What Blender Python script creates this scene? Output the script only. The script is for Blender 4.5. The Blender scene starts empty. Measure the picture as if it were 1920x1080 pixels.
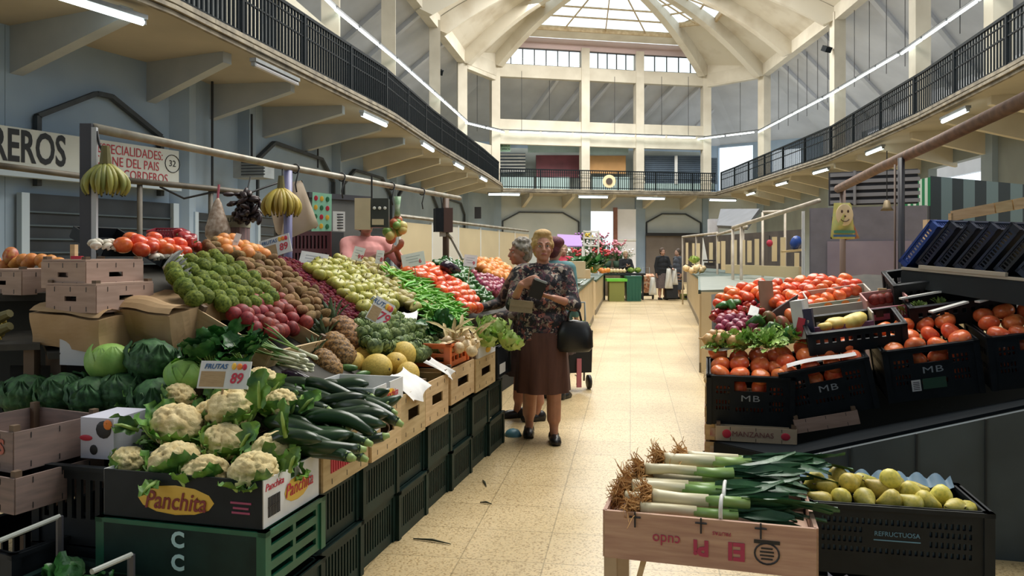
import bpy, bmesh, math, random
from math import sin, cos, pi, sqrt, radians
from mathutils import Vector, Matrix, noise, Euler
random.seed(7)
R = random.Random(11)
F, CAMH, CX, CY = 1450.0, 1.45, 960.0, 475.0
SC = bpy.context.scene
COL = SC.collection

def P(px, py, d):
    return Vector(((px-CX)*d/F, d, CAMH-(py-CY)*d/F))
def PZ(px, py, z):
    return P(px, py, (CAMH-z)*F/(py-CY))
def pix(v):
    return CX+v[0]*F/v[1], CY-(v[2]-CAMH)*F/v[1]
def on_plane(px, py, p0, n):
    r = Vector(((px-CX)/F, 1.0, -(py-CY)/F)); o = Vector((0, 0, CAMH))
    return o + r*((Vector(p0)-o).dot(n)/r.dot(n))
def inpoly(x, y, poly):
    c = False; j = len(poly)-1
    for i in range(len(poly)):
        xi, yi = poly[i]; xj, yj = poly[j]
        if (yi > y) != (yj > y) and x < (xj-xi)*(y-yi)/(yj-yi)+xi: c = not c
        j = i
    return c

# ------------------------------------------------------------------ materials
MATS = {}
def M(name, c, c2=None, rough=.6, scale=8., var=.0, bump=0., metal=0., rand=0., spec=.5, detail=3., contrast=(.35, .65), emit=0., coat=0., trans=0., stretch=None, sss=0., bscale=None):
    if name in MATS: return MATS[name]
    m = bpy.data.materials.new(name); m.use_nodes = True
    nt = m.node_tree; N = nt.nodes; L = nt.links
    b = N['Principled BSDF']
    b.inputs['Roughness'].default_value = rough
    b.inputs['Metallic'].default_value = metal
    b.inputs['Specular IOR Level'].default_value = spec
    if coat: b.inputs['Coat Weight'].default_value = coat
    if trans: b.inputs['Transmission Weight'].default_value = trans
    if sss:
        b.inputs['Subsurface Weight'].default_value = sss
        b.inputs['Subsurface Radius'].default_value = (.02, .012, .006)
    c = tuple(c)
    if c2 is None: c2 = tuple(x*(1-var) for x in c)
    tc = N.new('ShaderNodeTexCoord'); src = tc.outputs['Object']
    if stretch:
        mp = N.new('ShaderNodeMapping'); mp.inputs['Scale'].default_value = stretch
        L.new(src, mp.inputs['Vector']); src = mp.outputs['Vector']
    nz = N.new('ShaderNodeTexNoise'); nz.noise_dimensions = '4D'
    nz.inputs['Scale'].default_value = scale; nz.inputs['Detail'].default_value = detail
    L.new(src, nz.inputs['Vector'])
    oi = N.new('ShaderNodeObjectInfo')
    mu = N.new('ShaderNodeMath'); mu.operation = 'MULTIPLY'; mu.inputs[1].default_value = 37.
    L.new(oi.outputs['Random'], mu.inputs[0]); L.new(mu.outputs[0], nz.inputs['W'])
    rp = N.new('ShaderNodeValToRGB')
    rp.color_ramp.elements[0].position = contrast[0]; rp.color_ramp.elements[1].position = contrast[1]
    rp.color_ramp.elements[0].color = (*c2, 1); rp.color_ramp.elements[1].color = (*c, 1)
    L.new(nz.outputs['Fac'], rp.inputs['Fac'])
    out = rp.outputs['Color']
    if rand:
        hs = N.new('ShaderNodeHueSaturation')
        mr = N.new('ShaderNodeMapRange'); mr.inputs['To Min'].default_value = 1-rand; mr.inputs['To Max'].default_value = 1+rand*.6
        L.new(oi.outputs['Random'], mr.inputs['Value']); L.new(mr.outputs['Result'], hs.inputs['Value'])
        mh = N.new('ShaderNodeMath'); mh.operation = 'MULTIPLY'; mh.inputs[1].default_value = 7.31
        fr = N.new('ShaderNodeMath'); fr.operation = 'FRACT'
        mr2 = N.new('ShaderNodeMapRange'); mr2.inputs['To Min'].default_value = .5-rand*.05; mr2.inputs['To Max'].default_value = .5+rand*.05
        L.new(oi.outputs['Random'], mh.inputs[0]); L.new(mh.outputs[0], fr.inputs[0]); L.new(fr.outputs[0], mr2.inputs['Value']); L.new(mr2.outputs['Result'], hs.inputs['Hue'])
        L.new(out, hs.inputs['Color']); out = hs.outputs['Color']
    L.new(out, b.inputs['Base Color'])
    if bump:
        bp = N.new('ShaderNodeBump'); bp.inputs['Strength'].default_value = bump; bp.inputs['Distance'].default_value = .01
        if bscale:
            n2 = N.new('ShaderNodeTexNoise'); n2.inputs['Scale'].default_value = bscale; n2.inputs['Detail'].default_value = 4
            L.new(src, n2.inputs['Vector']); L.new(n2.outputs['Fac'], bp.inputs['Height'])
        else: L.new(nz.outputs['Fac'], bp.inputs['Height'])
        L.new(bp.outputs['Normal'], b.inputs['Normal'])
    if emit:
        b.inputs['Emission Color'].default_value = (*c, 1); b.inputs['Emission Strength'].default_value = emit
    MATS[name] = m
    return m

# ------------------------------------------------------------------ mesh builder
class MB:
    def __init__(s): s.v = []; s.f = []; s.mi = []; s.cur = 0
    def m(s, i): s.cur = i; return s
    def add(s, vs, fs):
        b = len(s.v); s.v.extend([tuple(v) for v in vs])
        for f in fs: s.f.append(tuple(b+i for i in f)); s.mi.append(s.cur)
        return s
    def box(s, c, size, rot=None, taper=1.):
        hx, hy, hz = size[0]/2, size[1]/2, size[2]/2
        vs = []
        for z in (-hz, hz):
            k = taper if z > 0 else 1.
            for x, y in ((-hx, -hy), (hx, -hy), (hx, hy), (-hx, hy)): vs.append(Vector((x*k, y*k, z)))
        if rot is not None:
            mt = rot if isinstance(rot, Matrix) else Euler(rot).to_matrix()
            vs = [mt @ v for v in vs]
        c = Vector(c)
        return s.add([v+c for v in vs], [(3, 2, 1, 0), (4, 5, 6, 7), (0, 1, 5, 4), (1, 2, 6, 5), (2, 3, 7, 6), (3, 0, 4, 7)])
    def bar(s, p0, p1, w, h, up=(0, 0, 1), w2=None, h2=None):
        p0 = Vector(p0); p1 = Vector(p1); d = (p1-p0).normalized()
        u = Vector(up)
        if abs(d.dot(u)) > .98: u = Vector((0, 1, 0))
        x = d.cross(u).normalized(); y = x.cross(d).normalized()
        w2 = w if w2 is None else w2; h2 = h if h2 is None else h2
        vs = []
        for p, a, b in ((p0, w, h), (p1, w2, h2)):
            for i, j in ((-1, -1), (1, -1), (1, 1), (-1, 1)): vs.append(p+x*(a/2*i)+y*(b/2*j))
        return s.add(vs, [(0, 1, 2, 3), (7, 6, 5, 4), (1, 0, 4, 5), (2, 1, 5, 6), (3, 2, 6, 7), (0, 3, 7, 4)])
    def tube(s, pts, r, n=8, cap=True, flat=1.):
        pts = [Vector(p) for p in pts]; k = len(pts)
        rs = r if isinstance(r, (list, tuple)) else [r]*k
        t0 = (pts[1]-pts[0]).normalized()
        ref = Vector((0, 0, 1)) if abs(t0.z) < .9 else Vector((1, 0, 0))
        x = t0.cross(ref).normalized(); vs = []
        for i, p in enumerate(pts):
            t = (pts[min(i+1, k-1)]-pts[max(i-1, 0)])
            t = t.normalized() if t.length > 1e-9 else t0
            x = (x-t*x.dot(t))
            x = x.normalized() if x.length > 1e-6 else t.cross(ref).normalized()
            y = t.cross(x)
            for j in range(n):
                a = 2*pi*j/n; vs.append(p+x*(cos(a)*rs[i])+y*(sin(a)*rs[i]*flat))
        fs = []
        for i in range(k-1):
            for j in range(n):
                a = i*n+j; b = i*n+(j+1) % n
                fs.append((a, b, b+n, a+n))
        if cap:
            fs.append(tuple(range(n-1, -1, -1))); fs.append(tuple((k-1)*n+j for j in range(n)))
        return s.add(vs, fs)
    def lathe(s, prof, n=18, mod=None, c=(0, 0, 0), mt=None):
        vs = []; fs = []; c = Vector(c)
        k = len(prof)
        for i, (r, z) in enumerate(prof):
            for j in range(n):
                a = 2*pi*j/n; q = mod(a, i/(k-1)) if mod else 1.
                v = Vector((cos(a)*r*q, sin(a)*r*q, z))
                vs.append((mt @ v if mt is not None else v)+c)
        for i in range(k-1):
            for j in range(n):
                a = i*n+j; b = i*n+(j+1) % n
                fs.append((a, b, b+n, a+n))
        fs.append(tuple(range(n-1, -1, -1))); fs.append(tuple((k-1)*n+j for j in range(n)))
        return s.add(vs, fs)
    def ell(s, c, r, n=14, k=9, rot=None, disp=None):
        if not isinstance(r, (tuple, list, Vector)): r = (r, r, r)
        c = Vector(c); vs = []; fs = []
        mt = None if rot is None else (rot if isinstance(rot, Matrix) else Euler(rot).to_matrix())
        def pt(a, b):
            q = Vector((sin(b)*cos(a), sin(b)*sin(a), cos(b)))
            e = disp(q) if disp else 1.
            v = Vector((q.x*r[0]*e, q.y*r[1]*e, q.z*r[2]*e))
            return (mt @ v if mt else v)+c
        vs.append(pt(0, 0))
        for i in range(1, k):
            for j in range(n): vs.append(pt(2*pi*j/n, pi*i/k))
        vs.append(pt(0, pi))
        for j in range(n):
            fs.append((0, 1+j, 1+(j+1) % n))
            e = 1+(k-2)*n
            fs.append((len(vs)-1, e+(j+1) % n, e+j))
        for i in range(k-2):
            for j in range(n):
                a = 1+i*n+j; b = 1+i*n+(j+1) % n
                fs.append((a, a+n, b+n, b))
        return s.add(vs, fs)
    def quad(s, a, b, c, d): return s.add([a, b, c, d], [(0, 1, 2, 3)])
    def plate(s, pts, t):
        """a polygon of 3D points thickened by t along its normal (both ways)"""
        pts = [Vector(p) for p in pts]
        n = Vector((0, 0, 0))
        for i in range(len(pts)):
            a, b = pts[i], pts[(i+1) % len(pts)]
            n += a.cross(b)
        n.normalize(); k = len(pts)
        vs = [p-n*t/2 for p in pts]+[p+n*t/2 for p in pts]
        fs = [tuple(range(k-1, -1, -1)), tuple(range(k, 2*k))]
        for i in range(k):
            j = (i+1) % k; fs.append((i, j, j+k, i+k))
        return s.add(vs, fs)
    def grid(s, fn, nu, nv, closed=False):
        vs = [fn(i/nu, j/nv) for i in range(nu+1) for j in range(nv+1)]
        fs = [(i*(nv+1)+j, (i+1)*(nv+1)+j, (i+1)*(nv+1)+j+1, i*(nv+1)+j+1) for i in range(nu) for j in range(nv)]
        return s.add(vs, fs)
    def holed(s, W, Hh, holes, t, mt):
        """upright panel: local x 0..W, z 0..Hh, thickness t about y=0; holes (x0,x1,z0,z1); mt places it"""
        xs = sorted({0., W} | {min(max(h[i], 0), W) for h in holes for i in (0, 1)})
        zs = sorted({0., Hh} | {min(max(h[i], 0), Hh) for h in holes for i in (2, 3)})
        nx, nz = len(xs)-1, len(zs)-1
        sol = [[not any(h[0]-1e-6 <= (xs[i]+xs[i+1])/2 <= h[1]+1e-6 and h[2] <= (zs[j]+zs[j+1])/2 <= h[3] for h in holes) for j in range(nz)] for i in range(nx)]
        idx = {}; vs = []; fs = []
        def V(i, j, k):
            q = (i, j, k)
            if q not in idx:
                idx[q] = len(vs); vs.append(mt @ Vector((xs[i], (k-.5)*t, zs[j])))
            return idx[q]
        S = lambda i, j: 0 <= i < nx and 0 <= j < nz and sol[i][j]
        for i in range(nx):
            for j in range(nz):
                if not sol[i][j]: continue
                fs.append((V(i, j, 0), V(i+1, j, 0), V(i+1, j+1, 0), V(i, j+1, 0)))
                fs.append((V(i, j, 1), V(i, j+1, 1), V(i+1, j+1, 1), V(i+1, j, 1)))
                if not S(i-1, j): fs.append((V(i, j, 0), V(i, j+1, 0), V(i, j+1, 1), V(i, j, 1)))
                if not S(i+1, j): fs.append((V(i+1, j, 0), V(i+1, j, 1), V(i+1, j+1, 1), V(i+1, j+1, 0)))
                if not S(i, j-1): fs.append((V(i, j, 0), V(i, j, 1), V(i+1, j, 1), V(i+1, j, 0)))
                if not S(i, j+1): fs.append((V(i, j+1, 0), V(i+1, j+1, 0), V(i+1, j+1, 1), V(i, j+1, 1)))
        return s.add(vs, fs)
    def obj(s, name, mats, parent=None, smooth=False, loc=None, rot=None, scale=None):
        me = bpy.data.meshes.new(name)
        me.from_pydata(s.v, [], s.f)
        if not isinstance(mats, (list, tuple)): mats = [mats]
        for m_ in mats: me.materials.append(m_)
        if len(mats) > 1: me.polygons.foreach_set('material_index', s.mi)
        if smooth: me.polygons.foreach_set('use_smooth', [True]*len(me.polygons))
        me.update()
        bm = bmesh.new(); bm.from_mesh(me); bmesh.ops.recalc_face_normals(bm, faces=bm.faces); bm.to_mesh(me); bm.free()
        o = bpy.data.objects.new(name, me); COL.objects.link(o)
        if parent is not None: o.parent = parent
        if loc is not None: o.location = loc
        if rot is not None: o.rotation_euler = rot
        if scale is not None: o.scale = (scale,)*3 if not isinstance(scale, (tuple, list)) else scale
        return o

def tag(o, label, cat, group=None, kind=None):
    o['label'] = label; o['category'] = cat
    if group: o['group'] = group
    if kind: o['kind'] = kind
    return o
def struct(o, label=None):
    o['kind'] = 'structure'
    if label: o['label'] = label
    return o
def empty(name, label=None, cat=None, group=None, loc=(0, 0, 0), rot=(0, 0, 0)):
    o = bpy.data.objects.new(name, None); COL.objects.link(o); o.empty_display_size = .1
    o.location = loc; o.rotation_euler = rot
    if label: tag(o, label, cat, group)
    return o
KIDS = {}
def kids(o): return [c for c in bpy.data.objects if c.parent == o]
def copytree(o, parent=None):
    c = o.copy(); COL.objects.link(c)
    if parent is not None:
        c.parent = parent
    if o.name not in KIDS: KIDS[o.name] = kids(o)
    for ch in KIDS[o.name]: copytree(ch, c)
    return c
class Proto:
    every = []
    def __init__(s, o): s.o = o; s.used = False; Proto.every.append(s)
    def place(s, loc, rot=(0, 0, 0), scale=1., label=None, cat=None, group=None):
        o = copytree(s.o) if s.used else s.o
        if not s.used:
            if s.o.name not in KIDS: KIDS[s.o.name] = kids(s.o)
            # keep the source for later copies: this first placing moves the source itself
        s.used = True
        o.location = loc; o.rotation_euler = rot; o.scale = (scale,)*3 if not isinstance(scale, (tuple, list)) else scale
        if 'group' in o: del o['group']
        tag(o, label, cat, group)
        return o
def drop_unused():
    for p in Proto.every:
        if not p.used:
            for c in kids(p.o):
                for g in kids(c): bpy.data.objects.remove(g)
                bpy.data.objects.remove(c)
            bpy.data.objects.remove(p.o)

def text(body, size, mat, parent, mt, name='lettering', align='CENTER', shear=0., bold=0., ext=.0008, sx=1., space=1.):
    cu = bpy.data.curves.new('t', 'FONT'); cu.body = body; cu.size = size; cu.align_x = align; cu.align_y = 'CENTER'
    cu.shear = shear; cu.offset = bold; cu.extrude = ext; cu.resolution_u = 3; cu.space_character = space
    t = bpy.data.objects.new('t', cu)
    me = bpy.data.meshes.new_from_object(t)
    bpy.data.objects.remove(t); bpy.data.curves.remove(cu)
    me.transform(mt @ Matrix.Diagonal((sx, 1, 1, 1)))
    me.materials.clear(); me.materials.append(mat); me.name = name
    o = bpy.data.objects.new(name, me); COL.objects.link(o)
    if parent is not None: o.parent = parent
    return o
def face_mt(o, x, up):
    """matrix whose local x runs along x, local y along up (text plane), origin o"""
    x = Vector(x).normalized(); up = Vector(up); up = (up-x*up.dot(x)).normalized(); n = x.cross(up)
    m = Matrix.Identity(4)
    for i in range(3): m[i][0], m[i][1], m[i][2], m[i][3] = x[i], up[i], n[i], o[i]
    return m
def panel_mt(o, x, up=(0, 0, 1)):
    """matrix for MB.holed: local x along x, local z along up"""
    x = Vector(x).normalized(); up = Vector(up); up = (up-x*up.dot(x)).normalized(); n = up.cross(x)
    m = Matrix.Identity(4)
    for i in range(3): m[i][0], m[i][1], m[i][2], m[i][3] = x[i], n[i], up[i], o[i]
    return m
TMP = None
def evaluated(o, name=None):
    """apply the modifiers of o into its mesh"""
    global TMP
    if TMP is None: TMP = bpy.data.scenes.new('workshop')
    TMP.collection.objects.link(o); vl = TMP.view_layers[0]; vl.update(); dg = vl.depsgraph; dg.update()
    me = bpy.data.meshes.new_from_object(o.evaluated_get(dg))
    TMP.collection.objects.unlink(o)
    old = o.data; o.modifiers.clear(); o.data = me; bpy.data.meshes.remove(old)
    return o
def blob(mb, name, mats, parent=None, voxel=.008, smooth=2, sub=False):
    o = mb.obj(name, mats, None, True)
    r = o.modifiers.new('r', 'REMESH'); r.mode = 'VOXEL'; r.voxel_size = voxel; r.use_smooth_shade = True
    if smooth:
        s_ = o.modifiers.new('s', 'SMOOTH'); s_.iterations = smooth; s_.factor = .5
    evaluated(o)
    o.data.name = name
    o.data.polygons.foreach_set('use_smooth', [True]*len(o.data.polygons))
    if parent is not None: o.parent = parent
    return o
def hexfill(protos, poly, p0, n, xdir, sp, r, label, cat, group, jit=.17, hvar=.6, scale=(.92, 1.08), rotf=None, maxn=300, ext=6., lift=0., sy=None):
    """lay copies over the sloping surface through p0 with normal n, wherever they show inside the outline poly"""
    n = Vector(n).normalized(); x = Vector(xdir); x = (x-n*x.dot(n)).normalized(); y = n.cross(x)
    sy = sy or sp*.86
    pts = []
    q = [on_plane(px, py, p0, n) for px, py in poly]
    us = [(v-Vector(p0)).dot(x) for v in q]; vs = [(v-Vector(p0)).dot(y) for v in q]
    i0, i1 = int(min(us)/sp)-2, int(max(us)/sp)+2
    j0, j1 = int(min(vs)/sy)-2, int(max(vs)/sy)+2
    for j in range(j0, j1+1):
        for i in range(i0, i1+1):
            u = (i+.5*(j % 2))*sp + R.uniform(-jit, jit)*sp; v = j*sy + R.uniform(-jit, jit)*sp
            h = r*(1+lift) + R.random()*hvar*r
            c = Vector(p0)+x*u+y*v+n*h
            if c.y < .5: continue
            a, b = pix(c)
            if inpoly(a, b, poly): pts.append(c)
    pts.sort(key=lambda c: c.y)
    pts = pts[:maxn]
    out = []
    for c in pts:
        rot = rotf() if rotf else (R.uniform(0, 6.3), R.uniform(0, 6.3), R.uniform(0, 6.3))
        out.append(R.choice(protos).place(c, rot, R.uniform(*scale), label, cat, group))
    return out
# ================================================================== THE HALL
def poly_len(pl):
    s = [0.]
    for i in range(1, len(pl)): s.append(s[-1]+(Vector(pl[i])-Vector(pl[i-1])).length)
    return s
def poly_at(pl, s, L=None):
    L = L or poly_len(pl)
    s = min(max(s, 0), L[-1])
    for i in range(1, len(pl)):
        if s <= L[i]+1e-9:
            a, b = Vector(pl[i-1]), Vector(pl[i]); t = (s-L[i-1])/max(L[i]-L[i-1], 1e-9)
            return a.lerp(b, t), (b-a).normalized()
def offset(pl, d):
    out = []
    for i in range(len(pl)):
        a = Vector(pl[max(i-1, 0)]); b = Vector(pl[min(i+1, len(pl)-1)]); t = (b-a).normalized()
        out.append(tuple(Vector(pl[i])+Vector((-t.y, t.x))*d))
    return out
def strip(pa, za, pb, zb):
    """surface between two outlines with the same number of points"""
    m = MB(); k = len(pa)
    return m.add([(p[0], p[1], za) for p in pa]+[(p[0], p[1], zb) for p in pb], [(i, i+1, k+i+1, k+i) for i in range(k-1)])
def wallstrip(pl, z0, z1, t, holes=None):
    m = MB()
    for i in range(len(pl)-1):
        a = Vector((*pl[i], z0)); b = Vector((*pl[i+1], z0))
        m.holed((b-a).length, z1-z0, (holes or {}).get(i, []), t, panel_mt(a, b-a))
    return m

cream = M('cream_plaster', (.66, .61, .50), (.55, .50, .40), rough=.8, scale=1.2, bump=.15, bscale=9)
cream2 = M('aged_cream_plaster', (.66, .61, .50), (.48, .41, .30), rough=.85, scale=.9, contrast=(.25, .5), bump=.2, bscale=7)
bluewall = M('pale_blue_plaster', (.34, .43, .52), (.25, .33, .42), rough=.75, scale=.7, bump=.12, bscale=6)
greyroof = M('grey_plaster', (.62, .63, .66), (.52, .53, .56), rough=.85, scale=.8, bump=.1, bscale=6)
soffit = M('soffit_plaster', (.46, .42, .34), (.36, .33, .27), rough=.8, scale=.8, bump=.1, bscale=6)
iron = M('black_iron', (.006, .010, .013), var=.3, rough=.6, spec=.15, scale=30)
backwall = M('pale_grey_plaster', (.56, .60, .60), (.46, .51, .52), rough=.75, scale=.7, bump=.1, bscale=6)
bracketm = M('bracket_paint', (.42, .46, .49), (.34, .38, .42), rough=.8, scale=1.5)
dark = M('dark_shutter', (.025, .033, .042), var=.4, rough=.5, scale=3)
whitep = M('white_paint', (.75, .75, .72), var=.15, rough=.5, scale=4)
tubem = M('lit_tube', (.85, 1., .97), var=0, emit=5.)
housing = M('lamp_housing', (.25, .27, .28), var=.3, rough=.5)
wirem = M('black_wire', (.015, .016, .018), rough=.6)
mould = M('dark_moulding', (.05, .06, .07), var=.3, rough=.7)

GL = [(-7.2, 2.), (-5.3, 6.), (-4.07, 8.55), (-3.04, 13.76), (-2.55, 16.2), (-2.03, 21.), (-.95, 28.8), (-.45, 33.)]
GB = [(-.5, 35.3), (9.93, 37.5)]
GR = [(9.94, 35.), (9.65, 23.6), (8.67, 16.5), (7.8, 11.84), (6.9, 8.), (5.8, 4.)]
WL = [(-10.0, 2.), (-8.2, 5.8), (-6.29, 9.5), (-5.23, 11.85), (-4.95, 14.), (-4.45, 19.), (-3.75, 23.5), (-2.95, 29.5), (-2.25, 34.8), (-.83, 37.45)]
WB = [(-.83, 37.45), (3.6, 38.4), (6.4, 39.05), (9.95, 39.7), (12.2, 37.4)]
WR = [(12.2, 37.4), (12.0, 28.5), (11.6, 22.), (11.0, 17.5), (10.2, 12.5), (9.3, 8.), (8.4, 4.)]
W = WL + WB[1:] + WR[1:]
G = GL + GB + GR
Z_G0, Z_G1, Z_L = 4.25, 4.43, 10.0

# floor: speckled cream terrazzo tiles, laid along the aisle
def floor_mat():
    m = bpy.data.materials.new('terrazzo'); m.use_nodes = True
    nt = m.node_tree; N = nt.nodes; L = nt.links; b = N['Principled BSDF']
    tc = N.new('ShaderNodeTexCoord')
    mp = N.new('ShaderNodeMapping'); mp.inputs['Rotation'].default_value = (0, 0, radians(8.7)); L.new(tc.outputs['Object'], mp.inputs['Vector'])
    br = N.new('ShaderNodeTexBrick'); br.offset = 0; br.inputs['Scale'].default_value = 1.
    br.inputs['Brick Width'].default_value = .4; br.inputs['Row Height'].default_value = .4; br.inputs['Mortar Size'].default_value = .0035
    br.inputs['Color1'].default_value = (.62, .49, .28, 1); br.inputs['Color2'].default_value = (.56, .44, .25, 1); br.inputs['Mortar'].default_value = (.36, .28, .15, 1)
    L.new(mp.outputs['Vector'], br.inputs['Vector'])
    vo = N.new('ShaderNodeTexVoronoi'); vo.inputs['Scale'].default_value = 120; L.new(tc.outputs['Object'], vo.inputs['Vector'])
    r1 = N.new('ShaderNodeValToRGB'); r1.color_ramp.elements[0].position = .0; r1.color_ramp.elements[1].position = 1.
    r1.color_ramp.elements[0].color = (.50, .42, .30, 1); r1.color_ramp.elements[1].color = (1.15, 1.1, 1.02, 1)
    e = r1.color_ramp.elements.new(.22); e.color = (.70, .64, .54, 1); e = r1.color_ramp.elements.new(.4); e.color = (1., 1., 1., 1)
    L.new(vo.outputs['Color'], r1.inputs['Fac'])
    nz = N.new('ShaderNodeTexNoise'); nz.inputs['Scale'].default_value = .9; nz.inputs['Detail'].default_value = 5; L.new(tc.outputs['Object'], nz.inputs['Vector'])
    r2 = N.new('ShaderNodeValToRGB'); r2.color_ramp.elements[0].position = .3; r2.color_ramp.elements[1].position = .62
    r2.color_ramp.elements[0].color = (.80, .78, .74, 1); r2.color_ramp.elements[1].color = (1, 1, 1, 1)
    L.new(nz.outputs['Fac'], r2.inputs['Fac'])
    a = N.new('ShaderNodeMix'); a.data_type = 'RGBA'; a.blend_type = 'MULTIPLY'; a.inputs['Factor'].default_value = 1
    L.new(br.outputs['Color'], a.inputs['A']); L.new(r1.outputs['Color'], a.inputs['B'])
    c = N.new('ShaderNodeMix'); c.data_type = 'RGBA'; c.blend_type = 'MULTIPLY'; c.inputs['Factor'].default_value = 1
    L.new(a.outputs['Result'], c.inputs['A']); L.new(r2.outputs['Color'], c.inputs['B'])
    L.new(c.outputs['Result'], b.inputs['Base Color'])
    mr = N.new('ShaderNodeMapRange'); mr.inputs['To Min'].default_value = .28; mr.inputs['To Max'].default_value = .5
    L.new(nz.outputs['Fac'], mr.inputs['Value']); L.new(mr.outputs['Result'], b.inputs['Roughness'])
    return m
fl = MB(); fl.add([(-14, -5, 0), (16, -5, 0), (16, 48, 0), (-14, 48, 0)], [(0, 1, 2, 3)])
struct(fl.obj('floor', floor_mat()), 'speckled cream terrazzo tiled floor of the market aisle')

# gallery slab: from the railing line back over the wall line
k = 90
LG, LW = poly_len(G), poly_len(W)
ga = [tuple(poly_at(G, LG[-1]*i/k, LG)[0]) for i in range(k+1)]
# match outlines segment by segment: left, back, right
def resample(pl, n):
    L = poly_len(pl); return [tuple(poly_at(pl, L[-1]*i/n, L)[0]) for i in range(n+1)]
ga = resample(GL+[GB[0]], 40)+resample(GB, 14)[1:]+resample([GB[1]]+GR, 40)[1:]
wa = resample(offset(WL[:-1], 1.6)+[(-2.6, 40.)], 40)+resample([(-2.6, 40.), (12.5, 43.)], 14)[1:]+resample([(12.5, 43.)]+[(x+1.6, y) for x, y in WR], 40)[1:]
gs = MB()
kk = len(ga)
for z, fl_ in ((Z_G0, 0), (Z_G1, 1)):
    gs.add([(p[0], p[1], z) for p in ga]+[(p[0], p[1], z) for p in wa], [(i, i+1, kk+i+1, kk+i) for i in range(kk-1)])
gs.add([(p[0], p[1], Z_G0) for p in ga]+[(p[0], p[1], Z_G1) for p in ga], [(i, i+1, kk+i+1, kk+i) for i in range(kk-1)])
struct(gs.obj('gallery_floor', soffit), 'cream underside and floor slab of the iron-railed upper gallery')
# moulded edge of the slab
ed = MB()
for off, z, hh in ((-.04, 4.40, .06), (-.07, 4.31, .05), (-.03, 4.25, .05)):
    pl = offset(ga, off) if False else ga
    for i in range(len(pl)-1):
        a, b = Vector((*pl[i], z)), Vector((*pl[i+1], z)); t = (b-a).normalized(); nrm = Vector((t.y, -t.x, 0))
        ed.bar(a+nrm*(-off*.5), b+nrm*(-off*.5)+t*.01, abs(off)+.02, hh)
struct(ed.obj('trim_1', M('edge_trim', (.33, .29, .22), (.16, .14, .11), rough=.8, scale=5)), 'weathered moulded edge along the gallery slab')

# brackets carrying the gallery and the lamps under it
LENG = [(GL, WL, 'left'), (GB, WB, 'back'), ([GB[1]]+GR, WR, 'right')]
tubes = []
def nearest_wall(p, wl):
    best = None
    for i in range(len(wl)-1):
        a, b = Vector(wl[i]), Vector(wl[i+1]); t = max(0, min(1, (p-a).dot(b-a)/(b-a).length_squared))
        q = a.lerp(b, t)
        if best is None or (q-p).length < (best-p).length: best = q
    return best
def lamp(loc, rot, label, group, L=1.25):
    r = empty('fluorescent_lamp', label, 'lamp', group, loc, rot)
    MB().box((0, 0, 0), (.1, L+.06, .05)).box((0, -L/2-.01, -.05), (.06, .03, .07)).box((0, L/2+.01, -.05), (.06, .03, .07)).obj('housing', housing, r)
    MB().tube([(-.0, -L/2, -.06), (-.0, L/2, -.06)], .036, 8).obj('tube', tubem, r)
    return r
protolamp = Proto(lamp((0, 0, 0), (0, 0, 0), 'x', 'lamps'))
for gl, wl, side in LENG:
    L = poly_len(gl); s = 1.2 if side != 'back' else 1.5; j = 0
    while s < L[-1]-.4:
        p, t = poly_at(gl, s, L)
        q = nearest_wall(p, wl)
        d = (q-p).normalized()
        if (q-p).length > 4.5: s += 2; continue
        p2 = p+d*.35
        m = MB()
        w = .16
        a0, a1 = Vector((*p2, Z_G0+.01)), Vector((*q, Z_G0+.01))
        side_v = Vector((-d.y, d.x, 0))*w/2
        tip, root = .16, .62
        v = [a0-side_v, a0+side_v, a0+side_v-Vector((0, 0, tip)), a0-side_v-Vector((0, 0, tip)), a1-side_v, a1+side_v, a1+side_v-Vector((0, 0, root)), a1-side_v-Vector((0, 0, root))]
        m.add(v, [(0, 1, 2, 3), (7, 6, 5, 4), (0, 4, 5, 1), (1, 5, 6, 2), (2, 6, 7, 3), (3, 7, 4, 0)])
        struct(m.obj('gallery_beam', bracketm if side == 'left' and p.y < 19 else cream), 'tapering cream bracket beam under the gallery')
        if side == 'back':
            pass
        s += 2.05; j += 1
def lamps_on(pxs, zz, gl, side, names):
    for (px, py), nm in zip(pxs, names):
        v = PZ(px, py, zz)
        p = nearest_wall(Vector((v.x, v.y)), gl)
        i = min(range(len(gl)-1), key=lambda k_: (nearest_wall(p, gl[k_:k_+2])-p).length)
        t = (Vector(gl[i+1])-Vector(gl[i])).normalized()
        lo = protolamp.place((v.x, v.y, zz), (0, 0, math.atan2(-t.x, t.y)), 1., nm, 'lamp', 'lamps under the gallery')
        if 'second nearest' in nm and side == 'left':
            lo['label'] = 'unlit tube lamp under the left gallery, second nearest of its row'
            for q in kids(lo):
                if q.name.startswith('tube'): q.data = q.data.copy(); q.data.materials[0] = M('unlit_tube', (.42, .42, .44), rough=.4)
ordn = ['nearest', 'second', 'third', 'fourth', 'fifth', 'sixth', 'farthest']
lamps_on([(172, 2), (518, 132), (702, 220), (802, 272), (860, 308), (906, 333), ], 4.12, GL, 'left', ['lit tube lamp under the left gallery, %s of its row' % q for q in ('nearest', 'second nearest', 'third nearest', 'fourth nearest', 'fifth nearest', 'farthest')])
lamps_on([(1790, 212), (1640, 279), (1539, 318), (1466, 342), (1408, 361)], 4.12, GR, 'right', ['lit tube lamp under the right gallery, %s of its row' % q for q in ('nearest', 'second nearest', 'third nearest', 'fourth nearest', 'farthest')])
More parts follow.
